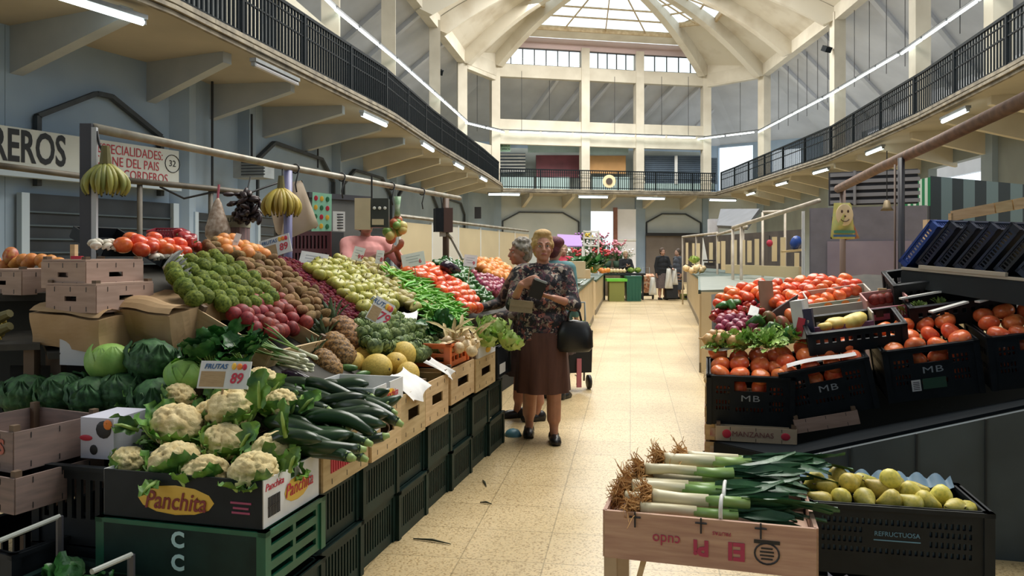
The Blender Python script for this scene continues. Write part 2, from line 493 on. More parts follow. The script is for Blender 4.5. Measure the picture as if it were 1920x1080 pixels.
for (px, py), nm in zip([(945, 362), (1112, 367), (1220, 370), (1355, 373)], ('by the left corner', 'above the bright doorway', 'right of the doorway', 'by the right corner')):
    v = PZ(px, py, 4.15); v = P(px, py, v.y-.85)
    protolamp.place((v.x, v.y, v.z), (0, 0, radians(-78)), 1.1, 'lit tube lamp under the back gallery, '+nm, 'lamp', 'lamps under the gallery')

# railings
def railing(pl, name_label, inset=.12, bw=.034, gap=.105):
    pl = offset(pl, inset); L = poly_len(pl)
    r = empty('gallery_railing', name_label, 'railing', 'black iron gallery railings')
    top, low, bal = MB(), MB(), MB()
    for i in range(len(pl)-1):
        for z, m_, hh in ((5.33, top, .05), (4.52, low, .035), (4.98, low, .025), (5.2, low, .02)):
            m_.bar((*pl[i], z), (*pl[i+1], z), .05 if z > 5.3 else .03, hh)
    s = 0.; n = 0
    while s < L[-1]:
        p, t = poly_at(pl, s, L)
        if n % 18 == 0: MB().bar((*p, Z_G1), (*p, 5.34), .06, .06, up=(t.x, t.y, 0)).obj('railing_post', iron, r)
        else: bal.bar((*p, 4.46), (*p, 5.32), bw, .026, up=(t.x, t.y, 0))
        s += gap; n += 1
    top.obj('top_rail', iron, r); low.obj('lower_rails', iron, r)
    b = bal.obj('balusters', iron, r); b['kind'] = 'stuff'
    return r
railing(GL, 'black iron railing along the left gallery')
railing(GB, 'black iron railing across the far end gallery')
railing([(9.94, 37.2)]+GR, 'black iron railing along the right gallery', .12, .022, .125)

# columns of the upper arcade, and pilasters below them
def column(x, y, ang, z0=Z_G1, z1=Z_L+.3, w=.42, mat=cream):
    m = MB(); rot = (0, 0, ang)
    m.box((x, y, (z0+z1)/2), (w, w, z1-z0), rot)
    m.box((x, y, z0+.9), (w+.05, w+.05, .06), rot).box((x, y, z0+.6), (w+.05, w+.05, .06), rot)
    return struct(m.obj('column', mat), 'tall square cream column of the upper arcade')
cols = [(-4.95, 14., .1), (-4.45, 19., .13), (-3.75, 23.5, .12), (-2.95, 29.5, .12), (-2.25, 34.8, .2), (-.83, 37.45, .3), (3.6, 38.4, .2), (6.4, 39.05, .2), (9.95, 39.7, .1), (12.2, 37.4, .4), (12., 28.5, 0), (11.6, 22., -.05), (11., 17.5, -.1)]
for x, y, a in cols: column(x, y, a)
for x, y, a in [(-5.2, 11.95, .2)]+cols:
    m = MB().box((x, y, Z_G0/2), (.5, .5, Z_G0), (0, 0, a))
    struct(m.obj('pilaster_column', bluewall), 'pale painted pilaster on the lower wall')

# lintel round the arcade, band of windows at the far end, drum above
lin = wallstrip(WL[4:]+WB[1:]+WR[1:4], Z_L, Z_L+.62, .34)
struct(lin.obj('lintel_beam', cream), 'cream beam over the upper arcade')
for nm, pl, z0, z1, mt_, lab in (('wall_back_band', WB[:4], 6.75, 7.95, cream, 'cream band wall across the far end under the sloping bays'),
                                 ):
    struct(wallstrip(pl, z0, z1, .26).obj(nm, mt_), lab)
struct(wallstrip(offset(WL[4:7], .1), Z_G1, 6.95, .14, {0: [(1., 2.0, .1, 2.2)], 1: []}).obj('wall_left_upper', cream), 'cream wall of the shops on the left gallery')
struct(wallstrip(offset(WL[6:10], .1), Z_G1, 6.65, .14).obj('wall_left_upper_far', cream), 'cream parapet wall far along the left gallery')
# far windows between lintel and drum
wf = WB[:4]
winframe = M('window_frame_dark', (.05, .05, .05), rough=.5)
glassm = bpy.data.materials.new('frosted_pane'); glassm.use_nodes = True
_n = glassm.node_tree.nodes; _l = glassm.node_tree.links
_n.remove(_n['Principled BSDF'])
_a = _n.new('ShaderNodeBsdfTransparent'); _a.inputs['Color'].default_value = (.93, .96, .97, 1); _b = _n.new('ShaderNodeBsdfGlossy'); _b.inputs['Roughness'].default_value = .15
_m = _n.new('ShaderNodeMixShader'); _m.inputs[0].default_value = .06
_l.new(_a.outputs[0], _m.inputs[1]); _l.new(_b.outputs[0], _m.inputs[2]); _l.new(_m.outputs[0], _n['Material Output'].inputs['Surface'])
for i in range(3):
    a, b = Vector((*wf[i], Z_L+.62)), Vector((*wf[i+1], Z_L+.62)); d = (b-a); Ln = d.length; d.normalize()
    r = empty('window_%d' % (i+1)); struct(r, 'bright high window strip over the far gallery')
    fr = MB(); n = (7, 5, 5)[i]
    for q in range(n+1):
        x = .2+(Ln-.4)*q/n
        fr.bar(a+d*x, a+d*x+Vector((0, 0, .85)), .05, .05, up=d)
    for z in (.03, .82): fr.bar(a+d*.2+Vector((0, 0, z)), b-d*.2+Vector((0, 0, z)), .05, .05)
    fr.obj('window_frame', winframe, r)
    MB().quad(a+d*.2, b-d*.2, b-d*.2+Vector((0, 0, .85)), a+d*.2+Vector((0, 0, .85))).obj('window_pane', glassm, r)
# columns continue between the windows
for x, y, a in cols[5:9]:
    struct(MB().box((x, y, Z_L+.95), (.42, .42, 1.3), (0, 0, a)).obj('window_column', cream), 'cream pier between the high windows')
pinkish = M('pinkish_plaster', (.62, .48, .46), (.55, .44, .42), rough=.8, scale=1)
struct(wallstrip(WB[:4], Z_L+1.47, Z_L+1.8, .3).obj('ceiling_beam_far', pinkish), 'pinkish beam over the high windows')

# vault: ribs rising to the roof light, plaster between them, glazing in the middle
C0 = Vector((4.2, 32.2))
ribs = [((-4.2, 21.), 10.2), ((-3.3, 27.), 10.2), ((-2.95, 29.8), 10.3), ((-2.25, 34.8), 10.3), ((-.83, 37.45), 10.9), ((9.95, 39.7), 10.9), ((12.2, 37.4), 10.3), ((12.1, 33.2), 10.3), ((12., 28.5), 10.3), ((11.6, 22.), 10.2)]
ZC = 13.1
def ribpt(k_, t):
    (x, y), z0 = ribs[k_]
    p = Vector((x, y)).lerp(C0, t)
    return Vector((p.x, p.y, z0+(ZC-z0)*(1-(1-t)**2.1)))
for k_ in range(len(ribs)):
    m = MB(); n = 18
    vs = []
    for i in range(n+1):
        t = i/n; p = ribpt(k_, t)
        d = (Vector((*C0, 0))-Vector((*Vector(ribs[k_][0]), 0))).normalized(); s_ = Vector((-d.y, d.x, 0))*.17
        dep = .75*(1-t)+.3
        if i == 0: dep = .55
        vs += [p-s_+Vector((0, 0, .12)), p+s_+Vector((0, 0, .12)), p+s_-Vector((0, 0, dep-.3)), p-s_-Vector((0, 0, dep-.3))]
    fs = [(3, 2, 1, 0)]
    for i in range(n):
        for j in range(4):
            a = i*4+j; b = i*4+(j+1) % 4; fs.append((a, b, b+4, a+4))
    fs.append((n*4, n*4+1, n*4+2, n*4+3))
    m.add(vs, fs)
    struct(m.obj('roof_rib_beam', cream2), 'curved cream concrete rib of the vault')
T0 = {4: .26}
for k_ in range(len(ribs)-1):
    t0 = T0.get(k_, .47 if k_ not in (5, 6) else .36)
    m = MB()
    if k_ == 4:
        # flat pinkish soffit from the windows in, then a cream upstand to the glazing
        za = Z_L+1.75
        def f(u, v, k_=k_):
            p = ribpt(k_, u*.16).lerp(ribpt(k_+1, u*.16), v); p.z = za; return p
        struct(m.grid(f, 1, 8).obj('ceiling_soffit', pinkish), 'pinkish flat soffit before the roof light')
        m2 = MB()
        def f2(u, v, k_=k_):
            t = .16+(t0-.16)*u; p = ribpt(k_, t).lerp(ribpt(k_+1, t), v); p.z = za+(ribpt(k_, t0).z-za)*u+.02; return p
        struct(m2.grid(f2, 3, 8).obj('ceiling_upstand', cream), 'cream upstand below the roof light')
    else:
        def f(u, v, k_=k_, t0=t0):
            t = u*t0; a = ribpt(k_, t); b = ribpt(k_+1, t); p = a.lerp(b, v)
            p.z += .10+.25*sin(pi*v)*u; return p
        struct(m.grid(f, 8, 8).obj('ceiling_vault', cream2), 'cream vault plaster between two ribs')
    g = MB()
    def f3(u, v, k_=k_, t0=t0):
        t = t0+(1-t0)*u; p = ribpt(k_, t).lerp(ribpt(k_+1, t), v); p.z += .12; return p
    wn = empty('window_%d' % (10+k_)); struct(wn, 'bright panel of the glazed roof light')
    g.grid(f3, 8, 4); g.obj('window_pane', glassm, wn)
    b = MB()
    for u in (0., .16, .3, .5, .75):
        b.bar(f3(u, 0), f3(u, 1), .12 if u == 0 else .06, .22 if u == 0 else .07)
    for v in ((.25, .5, .75) if k_ == 4 else (.5,)):
        b.bar(f3(0, v), f3(.98, v), .05, .05)
    b.obj('window_frame', M('glazing_bar', (.55, .42, .25), (.4, .28, .14), rough=.7, scale=6), wn)
# drum: plaster between lintel and vault foot
struct(wallstrip(WL[4:], Z_L+.6, Z_L+1.3, .2).obj('wall_left_drum', cream2), 'stained cream wall above the left arcade')
struct(wallstrip(WB[3:]+WR[1:4], Z_L+.6, Z_L+1.3, .2).obj('wall_right_drum', cream2), 'cream wall above the right arcade')
# spandrel walls at both sides of the far windows
struct(wallstrip([(-2.25, 34.8), (-.83, 37.45)], Z_L-.2, Z_L+1.75, .3).obj('wall_left_spandrel', cream2), 'stained cream corner wall left of the high windows')
struct(wallstrip([(9.95, 39.7), (12.2, 37.4)], Z_L-.05, Z_L+1.75, .3).obj('wall_right_spandrel', cream2), 'cream corner wall right of the high windows')

# sloping bays behind the arcade
OUTL = [(x-4.2, y+.4) for x, y in WL[3:-1]]+[(-5.2, 43.2)]
OUTB = [(-5.2, 43.2), (5., 44.4), (12., 45.2), (16.8, 41.5)]
OUTR = [(16.8, 41.5), (16.4, 28.5), (16., 22.), (15.4, 17.), (14.5, 12.)]
def bay_roof(inn, out, nm):
    n = 20; a = resample(inn, n); b = resample(out, n)
    m = strip(a, 10.35, b, 7.7); struct(m.obj('ceiling_'+nm, greyroof), 'grey sloping ceiling behind the %s arcade' % nm)
    m = strip(b, 7.75, b, 4.3); return m
struct(bay_roof(WL[3:-1]+[WL[-1]], OUTL, 'left').obj('wall_left_outer', bluewall), 'outer wall behind the left gallery')
bay_roof(WB[:4]+[(12.2, 37.4)], OUTB, 'back')
mo = MB(); 
for i in range(len(OUTB)-1):
    a, b = Vector((*OUTB[i], 4.3)), Vector((*OUTB[i+1], 4.3)); Ln = (b-a).length
    mo.holed(Ln, 3.5, [(.1, 2.15, .5, 3.3), (3.2, 4.8, .5, 2.9)] if i == 2 else [], .2, panel_mt(a, b-a))
struct(mo.obj('wall_back_outer', bluewall), 'outer wall behind the far gallery with a bright window')
bay_roof(WR[:5], OUTR, 'right')
mo = MB()
for i in range(len(OUTR)-1):
    a, b = Vector((*OUTR[i], 4.3)), Vector((*OUTR[i+1], 4.3)); Ln = (b-a).length
    mo.holed(Ln, 3.5, [(1.0, 3.2, .5, 2.6), (5.2, 7.4, .5, 2.6)] if i == 0 else [], .2, panel_mt(a, b-a))
struct(mo.obj('wall_right_outer', greyroof), 'outer wall behind the right gallery with bright windows')
ws = offset(WR[1:5], .9); Lw = poly_len(ws)
struct(wallstrip(ws, Z_G1, 5.9, .1).obj('wall_right_shops', M('shop_grey', (.20, .22, .25), var=.2, rough=.7, scale=1)), 'low grey shop wall on the right gallery')
for i, s_ in enumerate((1.2, 3.4, 6.0, 8.4, 9.9, 12.2, 13.6)):  # pale panels, the brightness of lit shop windows put into their colour
    p_, t_ = poly_at(ws, s_, Lw); n_ = Vector((t_.y, -t_.x))*-.12
    q_ = Vector((p_.x, p_.y, 0))-Vector((-t_.y, t_.x, 0))*.25
    tag(MB().holed((1.3, 1.6, 1.0, .9, 1.4, .8, 1.0)[i], 1.2, [], .03, panel_mt(q_+Vector((0, 0, 4.5)), Vector((t_.x, t_.y, 0)))).obj('lit_window_stand_in', M('pale_window_glow', (.66, .68, .80), var=.1, rough=.3, scale=1)), 'pale panel painted as a bright window behind the right railing, %s from the far end' % ('first', 'second', 'third', 'fourth', 'fifth', 'sixth', 'seventh')[i], 'screen', 'pale screens painted as bright windows behind the right railing')
# rafters under the sloping ceilings
for x0, y0 in [(x_, 37.6+.2*(x_+.6)) for x_ in (1.2, 2.7, 3.9, 5.9, 7.3, 8.7, 10.6, 12.2)]:
    m = MB().bar((x0+1.1, y0+.3, 10.22), (x0-1.1, y0+5.2, 7.75), .16, .3)
    struct(m.obj('rafter_beam', greyroof), 'grey rafter under the far sloping ceiling')
for y0 in (16, 18.2, 20.4, 24, 26, 30.5, 33, 35.5):
    p, q = poly_at(list(reversed(WR)), 0)[0], None
    a = nearest_wall(Vector((11.5, y0)), WR); b = nearest_wall(Vector((16, y0+3.)), OUTR)
    m = MB().bar((a.x+.2, a.y, 10.15), (b.x, b.y, 7.7), .16, .3)
    struct(m.obj('rafter_beam', greyroof), 'grey rafter under the right sloping ceiling')
for y0 in (15, 17, 21, 25.5, 28, 32):
    a = nearest_wall(Vector((-4, y0)), WL); b = nearest_wall(Vector((-8, y0+2.)), OUTL)
    m = MB().bar((a.x-.2, a.y, 10.15), (b.x, b.y, 7.7), .16, .3)
    struct(m.obj('rafter_beam', greyroof), 'grey rafter under the left sloping ceiling')
# lamps in a row round the arcade
row = offset(WL[3:-1], -.3)+[(-.55, 36.95), (3.7, 37.9), (9.8, 39.15), (11.85, 37.0)]+offset(WR, -.3)[1:]
def tubelamp():
    r = empty('strip_lamp')
    MB().box((0, 0, .05), (.07, 1.5, .05)).obj('housing', housing, r)
    MB().tube([(0, -.74, 0), (0, .74, 0)], .035, 8).obj('tube', tubem, r)
    return r
pt = Proto(tubelamp())
Lr = poly_len(row); s = 1.; n = 0
while s < Lr[-1]-6:
    p, t = poly_at(row, s, Lr)
    side = 'left' if p.x < -1 else ('right' if p.x > 11 else 'far')
    pt.place((p.x, p.y, 7.28), (0, 0, math.atan2(-t.x, t.y)), 1., 'lit strip lamp in the continuous row along the %s arcade' % side, 'lamp', 'strip lamps along the %s arcade' % side)
    s += 1.62; n += 1
cb = MB()
for i in range(len(row)-1): cb.bar((*row[i], 7.37), (*row[i+1], 7.37), .03, .03)
tag(cb.obj('lamp_cable', wirem), 'dark cable carrying the row of strip lamps round the arcade', 'cable')
# hanging wires in the upper openings
wp = Proto(MB().tube([(0, 0, 0), (0, 0, 2.9)], .012, 5).obj('hanging_wire', wirem))
for px, d in [(1460, 36.6), (1478, 35.5), (1496, 34.2), (1513, 33), (1533, 31.5), (1552, 30), (1602, 27.2), (1630, 26.2), (1662, 25.2), (1697, 24.2), (1800, 20.6), (1845, 19.6), (1388, 38.7)]:
    v = P(px, 0, d); wp.place((v.x, v.y, 7.3), (0, 0, 0), 1., 'thin dark wire hanging in the right upper openings', 'wire', 'wires in the right openings')
for px in (895, 978, 1030, 1152, 1240, 1290):
    v = P(px, 0, 38.4 if px > 1000 else 37.2); wp.place((v.x, v.y-.1, 7.3), (0, 0, 0), 1., 'thin dark wire hanging in the far upper openings', 'wire', 'wires in the far openings')
# floodlights clamped to columns
fl_ = Proto(MB().box((0, 0, 0), (.3, .22, .2), (.5, 0, 0)).bar((0, 0, 0), (.25, .1, .1), .05, .05).obj('flood_light', iron))
for px, py, d, lab in ((1550, 92, 28.3, 'small black floodlight on a right arcade column'), (822, 135, 30., 'small black floodlight on a left arcade column')):
    fl_.place(P(px, py, d), (0, 0, .5), 1., lab, 'floodlight')
# shop fronts on the far gallery
D = 39.6
def far_panel(name, x0, y0, x1, y1, mat, label, cat, d=D, slats=0, th=.06):
    a, b, c, e = P(x0, y1, d), P(x1, y1, d+.2*(x1-x0)/38), P(x1, y0, d+.2*(x1-x0)/38), P(x0, y0, d)
    m = MB().plate([a, b, c, e], th)
    if slats:
        for i in range(slats):
            t = (i+.5)/slats; m.bar(a.lerp(e, t)-Vector((0, .05, 0)), b.lerp(c, t)-Vector((0, .05, 0)), .03, .05)
    return tag(m.obj(name, mat), label, cat)
teal = M('pale_teal_paint', (.42, .56, .55), var=.15, rough=.6, scale=2)
maroon = M('maroon_paint', (.16, .035, .045), var=.3, rough=.5, scale=2)
tan = M('tan_board', (.55, .30, .11), var=.15, rough=.6, scale=2)
bluesh = M('blue_grey_shutter', (.10, .14, .19), var=.2, rough=.5, scale=2)
struct(wallstrip([(-2.2, 39.7), (10.1, 41.65)], Z_G1, 6.9, .1, {}).obj('wall_back_shops', M('greenish_wall', (.42, .47, .45), var=.2, rough=.7, scale=1)), 'pale green grey shop wall on the far gallery')
far_panel('shop_shutter', 935, 287, 985, 325, bluesh, 'white and dark striped louvred shop front on the far gallery', 'shutter')
stp = far_panel('louvre_shutter', 937, 288, 983, 324, whitep, 'white slatted louvre at the left end of the far gallery', 'louvre', d=39.3, slats=6)
bpy.data.objects.remove(stp)
m = MB()
for i in range(6):
    y = 290+i*6.2; a, b = P(935, y, 39.2), P(985, y, 39.45); m.bar(a, b, .04, .09)
tag(m.obj('louvre', whitep), 'white slatted louvre at the left end of the far gallery', 'louvre')
far_panel('shop_board', 1005, 291, 1086, 334, maroon, 'maroon shop front panel on the far gallery', 'shop front', d=39.35)
far_panel('shop_board', 1104, 292, 1173, 326, tan, 'tan board shop front in the middle of the far gallery', 'shop front', d=39.5)
far_panel('shop_shutter', 1209, 292, 1266, 345, bluesh, 'blue grey roller shutter left of the white post on the far gallery', 'shutter', d=40.0, slats=14)
far_panel('shop_shutter', 1270, 292, 1316, 345, bluesh, 'blue grey roller shutter right of the white post on the far gallery', 'shutter', d=40.4, slats=14)
far_panel('shop_post', 1265, 292, 1270, 345, whitep, 'white post between two blue grey shutters upstairs', 'post', d=39.9)
far_panel('shop_shutter', 1329, 296, 1344, 345, bluesh, 'narrow blue grey shutter beside the bright upstairs window', 'shutter', d=40.5, slats=12)
for i, (x0, x1) in enumerate(((935, 1000), (1006, 1068), (1110, 1180), (1206, 1340))):
    far_panel('parapet_board', x0, 332 if i < 3 else 344, x1, 357, teal, 'pale teal low panel behind the far railing, %s from the left' % ('first', 'second', 'third', 'last')[i], 'panel', d=38.9+.25*i)
for x0, y0, x1, y1, l in ((990, 272, 1088, 286, 'left'), (1102, 272, 1178, 290, 'middle')):
    far_panel('shop_awning', x0, y0, x1, y1, teal, 'pale teal fascia over the %s shop on the far gallery' % l, 'fascia', d=39.2)
sg = empty('green_sign', 'small green sign with dark writing at the left end upstairs', 'sign')
a, b, c, e = P(932, 284, 37.9), P(957, 284, 37.9), P(957, 270, 37.9), P(932, 270, 37.9)
MB().plate([a, b, c, e], .04).obj('board', M('green_sign', (.40, .66, .48), rough=.5), sg)
text('LIBRERIA\nCOMICS', .16, iron, sg, face_mt((a+c)/2-Vector((0, .04, 0)), (1, 0, 0), (0, 0, 1)))
# round emblem on the far railing
em = empty('round_plaque', 'round cream plaque with dark centre on the far railing', 'plaque', None, P(1142, 340, 35.6))
mt = Matrix.Rotation(pi/2, 3, 'X')
MB().lathe([(.0, 0), (.3, 0), (.3, .05), (0, .05)], 20, None, (0, 0, 0), mt).obj('disc', M('plaque_cream', (.68, .55, .33), rough=.6), em)
MB().lathe([(.0, .05), (.15, .05), (.15, .08), (0, .08)], 16, None, (0, 0, 0), mt).obj('centre', M('plaque_dark', (.06, .04, .03), rough=.5), em)

# ---------------------------------------------------------------- lower walls
struct(wallstrip(WL, 0, Z_G0+.1, .2).obj('wall_left', bluewall), 'pale blue grey wall under the left gallery')
wb = MB()
for i in range(len(WB)-1):
    a, b = Vector((*WB[i], 0)), Vector((*WB[i+1], 0)); Ln = (b-a).length
    h = []
    if i == 1: h = [(.12, 2.62, -.1, 3.55)]
    wb.holed(Ln, Z_G0+.1, h, .22, panel_mt(a, b-a))
struct(wb.obj('wall_back', backwall), 'pale blue grey end wall with a bright doorway')
# right lower wall with a high window
wr = MB()
for i in range(len(WR)-1):
    a, b = Vector((*WR[i], 0)), Vector((*WR[i+1], 0)); Ln = (b-a).length
    wr.holed(Ln, Z_G0+.1, [(.9, 4.0, 2.9, 3.75)] if i == 2 else [], .22, panel_mt(a, b-a))
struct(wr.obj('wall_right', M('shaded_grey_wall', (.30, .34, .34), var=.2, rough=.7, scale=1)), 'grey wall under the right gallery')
# white door leaf standing beside the bright doorway
dl = empty('door_1'); struct(dl, 'tall white glazed door leaf standing right of the bright doorway')
a, b = P(1156, 490, 38.1), P(1192, 490, 38.2)
for v in (a, b): v.z = 0.02
MB().plate([a, b, b+Vector((0, 0, 3.6)), a+Vector((0, 0, 3.6))], .07).obj('leaf', M('white_door', (.80, .80, .84), var=.08, rough=.35, scale=2), dl)
MB().bar(a+Vector((0, -.06, 2.1)), b+Vector((0, -.06, 2.1)), .03, .1).obj('door_rail', whitep, dl)
v = P(1153.5, 490, 38.05); v.z = 0
struct(MB().bar(v, v+Vector((0, 0, 3.7)), .2, .2).obj('door_jamb', M('brown_wood_jamb', (.22, .08, .045), var=.3, rough=.5)), 'brown wooden jamb between doorway and white door')
# chamfered arch mouldings on the lower walls
def arch(p0, p1, z0, zt, nm, off=.18, ch=.55):
    a, b = Vector((*p0, 0)), Vector((*p1, 0)); d = (b-a).normalized(); Ln = (b-a).length
    n = Vector((d.y, -d.x, 0))*off
    pts = [(.35, z0), (.35, zt-ch*.8), (.35+ch*1.5, zt), (Ln-.35-ch*1.5, zt), (Ln-.35, zt-ch*.8), (Ln-.35, z0)]
    m = MB()
    P3 = [a+d*x+n+Vector((0, 0, z)) for x, z in pts]
    for i in range(len(P3)-1): m.bar(P3[i], P3[i+1], .06, .09, up=(n.x, n.y, 0))
    return struct(m.obj('trim_2', mould), 'dark chamfered arch moulding on the %s wall' % nm)
for i in (1, 2, 4, 5, 6, 7): arch(WL[i], WL[i+1], 2.3, 3.62, 'left')
arch(WB[0], WB[1], 2.2, 3.45, 'back'); arch(WB[2], WB[3], 2.4, 3.45, 'back')
# dark openings of the shops along the left wall
shut = Proto(None) if False else None
def shopfront(i, x0, x1, z1, label, mat=dark):
    a, b = Vector((*WL[i], 0)), Vector((*WL[i+1], 0)); d = (b-a).normalized(); n = Vector((d.y, -d.x, 0))
    r = empty('roller_shutter', label, 'shutter', None)
    q0, q1 = a+d*x0+n*.16, a+d*x1+n*.16
    MB().plate([q0, q1, q1+Vector((0, 0, z1)), q0+Vector((0, 0, z1))], .06).obj('curtain', mat, r)
    m = MB()
    for k_ in range(int(z1/.17)):
        z = .1+k_*.17
        m.bar(q0+n*.04+Vector((0, 0, z)), q1+n*.04+Vector((0, 0, z)), .03, .02, up=(0, 0, 1))
    m.obj('slats', M('slat_edge', (.06, .085, .10), rough=.5), r)
    for q in (q0, q1): MB().bar(q+n*.05, q+n*.05+Vector((0, 0, z1)), .1, .1, up=n).obj('guide_rail', M('pale_blue_metal', (.42, .50, .56), rough=.5), r)
    return r
shopfront(1, .2, 3.9, 2.25, 'dark closed roller shutter at the left edge under the white sign')
shopfront(2, .15, 2.45, 2.2, 'dark roller shutter under the red lettered end of the white sign')
shopfront(3, .3, 1.9, 2.1, 'dark roller shutter just past the white shop sign')
shopfront(4, .3, 4.7, 2.3, 'long dark roller shutter behind the fruit stall', M('dark_grey_panel', (.05, .055, .06), rough=.6))
shopfront(5, .4, 4.2, 2.4, 'dark roller shutter behind the cream partition')
# the long white sign
sgn = empty('shop_sign', 'long white shop sign with black and red lettering on the left wall', 'sign')
q0 = P(-75, 226, 8.9); q1 = P(0, 238, 9.35); q2 = P(320, 285, 11.62); q3 = P(320, 345, 11.62)
xd = (q2-q1); xd.z = 0; Ls = xd.length; xd.normalize(); nn = Vector((xd.y, -xd.x, 0))
o0 = Vector((q1.x, q1.y, 0))+nn*.12
zt, zb = q1.z, q3.z-.02
zt = (q1.z+q2.z)/2
signw = M('sign_white', (.66, .68, .62), (.56, .58, .54), rough=.5, scale=1.5)
a, b = o0-xd*1.6, o0+xd*Ls
MB().plate([a+Vector((0, 0, zb)), b+Vector((0, 0, zb)), b+Vector((0, 0, zt)), a+Vector((0, 0, zt))], .1).obj('board', signw, sgn)
hs = zt-zb; zc = (zt+zb)/2
def st(body, x, z, size, mat, **kw):
    text(body, size, mat, sgn, face_mt(o0+xd*x+nn*.056+Vector((0, 0, z)), xd, (0, 0, 1)), **kw)
blackl = M('sign_black', (.012, .014, .016), rough=.5); redl = M('sign_red', (.42, .03, .05), rough=.5)
st('REROS', -.22, zc+.01, hs*1.08, blackl, align='LEFT', sx=.58, bold=.012)
st('ESPECIALIDADES:', 1.16, zc+hs*.27, hs*.36, redl, align='LEFT', sx=.76)
st('CARNE DEL PAIS', 1.10, zc-hs*.05, hs*.36, redl, align='LEFT', sx=.78)
st('CORDEROS', 1.56, zc-hs*.37, hs*.36, redl, align='LEFT', sx=.78)
st('32', Ls-.12, zc+hs*.1, .13, blackl)
m = MB(); cpos = o0+xd*(Ls-.12)+nn*.056+Vector((0, 0, zc+hs*.1))
m.tube([cpos+xd*(.13*cos(t*pi/9))+Vector((0, 0, .13*sin(t*pi/9))) for t in range(19)], .006, 4); m.obj('number_ring', blackl, sgn)
MB().bar(a+nn*.05+Vector((0, 0, zb-.06)), b+nn*.05+Vector((0, 0, zb-.06)), .12, .07).obj('bottom_rail', M('pale_blue_metal', (.42, .50, .56), rough=.5), sgn)
# wall mounted air conditioner
ac = empty('air_conditioner', 'grey boxy air conditioner on the left wall right of the sign', 'air conditioner', None)
v = P(476, 318, 12.9)
MB().box(v, (.55, .35, .3), (0, 0, -.2)).obj('case', M('grey_metal', (.30, .33, .34), var=.15, rough=.5), ac)
m = MB()
for i in range(5): m.box(v+Vector((.05, -.19, -.1+.05*i)), (.42, .02, .02), (0, 0, -.2))
m.obj('grille', mould, ac)
# conduits on the left wall
cp = Proto(MB().tube([(0, 0, 0), (0, 0, 2.2)], .02, 6).obj('wall_conduit', wirem))
for px, py, d, h, lab in ((398, 365, 12.6, 1.5, 'thin black conduit down the wall right of the sign'), (472, 300, 13.6, .55, 'thick black conduit above the air conditioner'), (596, 315, 17.6, .6, 'black conduit on the wall by the second pilaster')):
    v = P(px, py, d); cp.place(v, (0, 0, 0), (1, 1, h/1.5), lab, 'conduit')
# ceiling over the near hall, out of the picture, with an added light opening
rf = MB()
for x0, x1, y0, y1 in ((-12, -.5, -5, 22), (6.5, 14, -5, 22), (-.5, 6.5, -5, 4.), (-.5, 6.5, 17.8, 22)):
    rf.box(((x0+x1)/2, (y0+y1)/2, 11.2), (x1-x0, y1-y0, .2))
struct(rf.obj('ceiling', greyroof), 'flat ceiling of the near hall round an added light opening')
struct(MB().box((0, -5, 5.6), (26, .2, 11.2)).obj('wall_front', M('dark_blue_plaster', (.16, .20, .25), var=.2, rough=.8, scale=1)), 'wall at the near end of the hall')
# ================================================================== PRODUCE: one of each kind, copied later
def rnd3(): return (R.uniform(0, 6.28), R.uniform(0, 6.28), R.uniform(0, 6.28))
def upright(t=.35): return lambda: (R.uniform(-t, t), R.uniform(-t, t), R.uniform(0, 6.28))
green_stem = M('stem_brown', (.10, .07, .03), var=.4, rough=.7, scale=60)

def apple_p():
    r = empty('apple')
    prof = []
    for i in range(13):
        a = pi*i/12
        rr = sin(a)*(1+.08*cos(a)); z = cos(a)*.9
        if i < 3: z -= .20*(1-i/3)**1.2
        if i > 10: z += .12*(i-10)/2
        prof.append((max(rr*.5, .002), z*.5))
    MB().lathe(prof, 16).obj('body', M('apple_skin', (.44, .39, .07), (.28, .29, .05), rough=.42, scale=9, rand=.18), r, True)
    MB().tube([(0, 0, .32), (.01, 0, .44), (.05, 0, .54)], .03, 5).obj('stem', green_stem, r)
    return r
def round_fruit(name, m, lobes=0, la=.04, flat=.88, dimple=.1, n=16, k=12, crease=0.):
    prof = []
    for i in range(k+1):
        a = pi*i/k; z = cos(a)*flat*.5
        if i < 3: z -= dimple*.5*(1-i/3)
        prof.append((max(sin(a)*.5, .002), z))
    def mod(a, t):
        q = 1.
        if lobes: q += la*cos(lobes*a)*(1-t*.6)
        if crease: q -= crease*math.exp(-((a-pi)/.25)**2)
        return q
    return MB().lathe(prof, n, mod).obj(name, m, None, True)
def pear_p(name='pear', mat_=None, slim=1.):
    mat_ = mat_ or M('pear_skin', (.42, .36, .10), (.26, .20, .06), rough=.5, scale=10, rand=.25)
    r = empty(name)
    pr = [(.002, -.5), (.22, -.48), (.38, -.36), (.42, -.2), (.37, .0), (.27, .18), (.19, .32), (.14, .43), (.08, .49), (.002, .5)]
    MB().lathe([(a*slim, b) for a, b in pr], 14).obj('body', mat_, r, True)
    MB().tube([(0, 0, .48), (.02, 0, .58), (.06, 0, .68)], .025, 5).obj('stem', green_stem, r)
    return r
def knobbly(name, m, amp=.12, sc=3.2, flat=(.5, .5, .46), seed=0, n=22, k=14):
    def disp(q):
        d = noise.voronoi(q*sc+Vector((seed*7.1, seed, 0)))[0]
        return 1+amp*(.55-d[0])+.05*noise.noise(q*2+Vector((seed, 3, 0)))
    return MB().ell((0, 0, 0), flat, n, k, None, disp).obj(name, m, None, True)
def oval(name, m, l=1., w=.56, seed=0, n=14, k=10, lump=.06):
    def disp(q): return 1+lump*noise.noise(q*2.2+Vector((seed*5.3, 0, seed)))
    return MB().ell((0, 0, 0), (w/2, w/2, l/2), n, k, None, disp).obj(name, m, None, True)
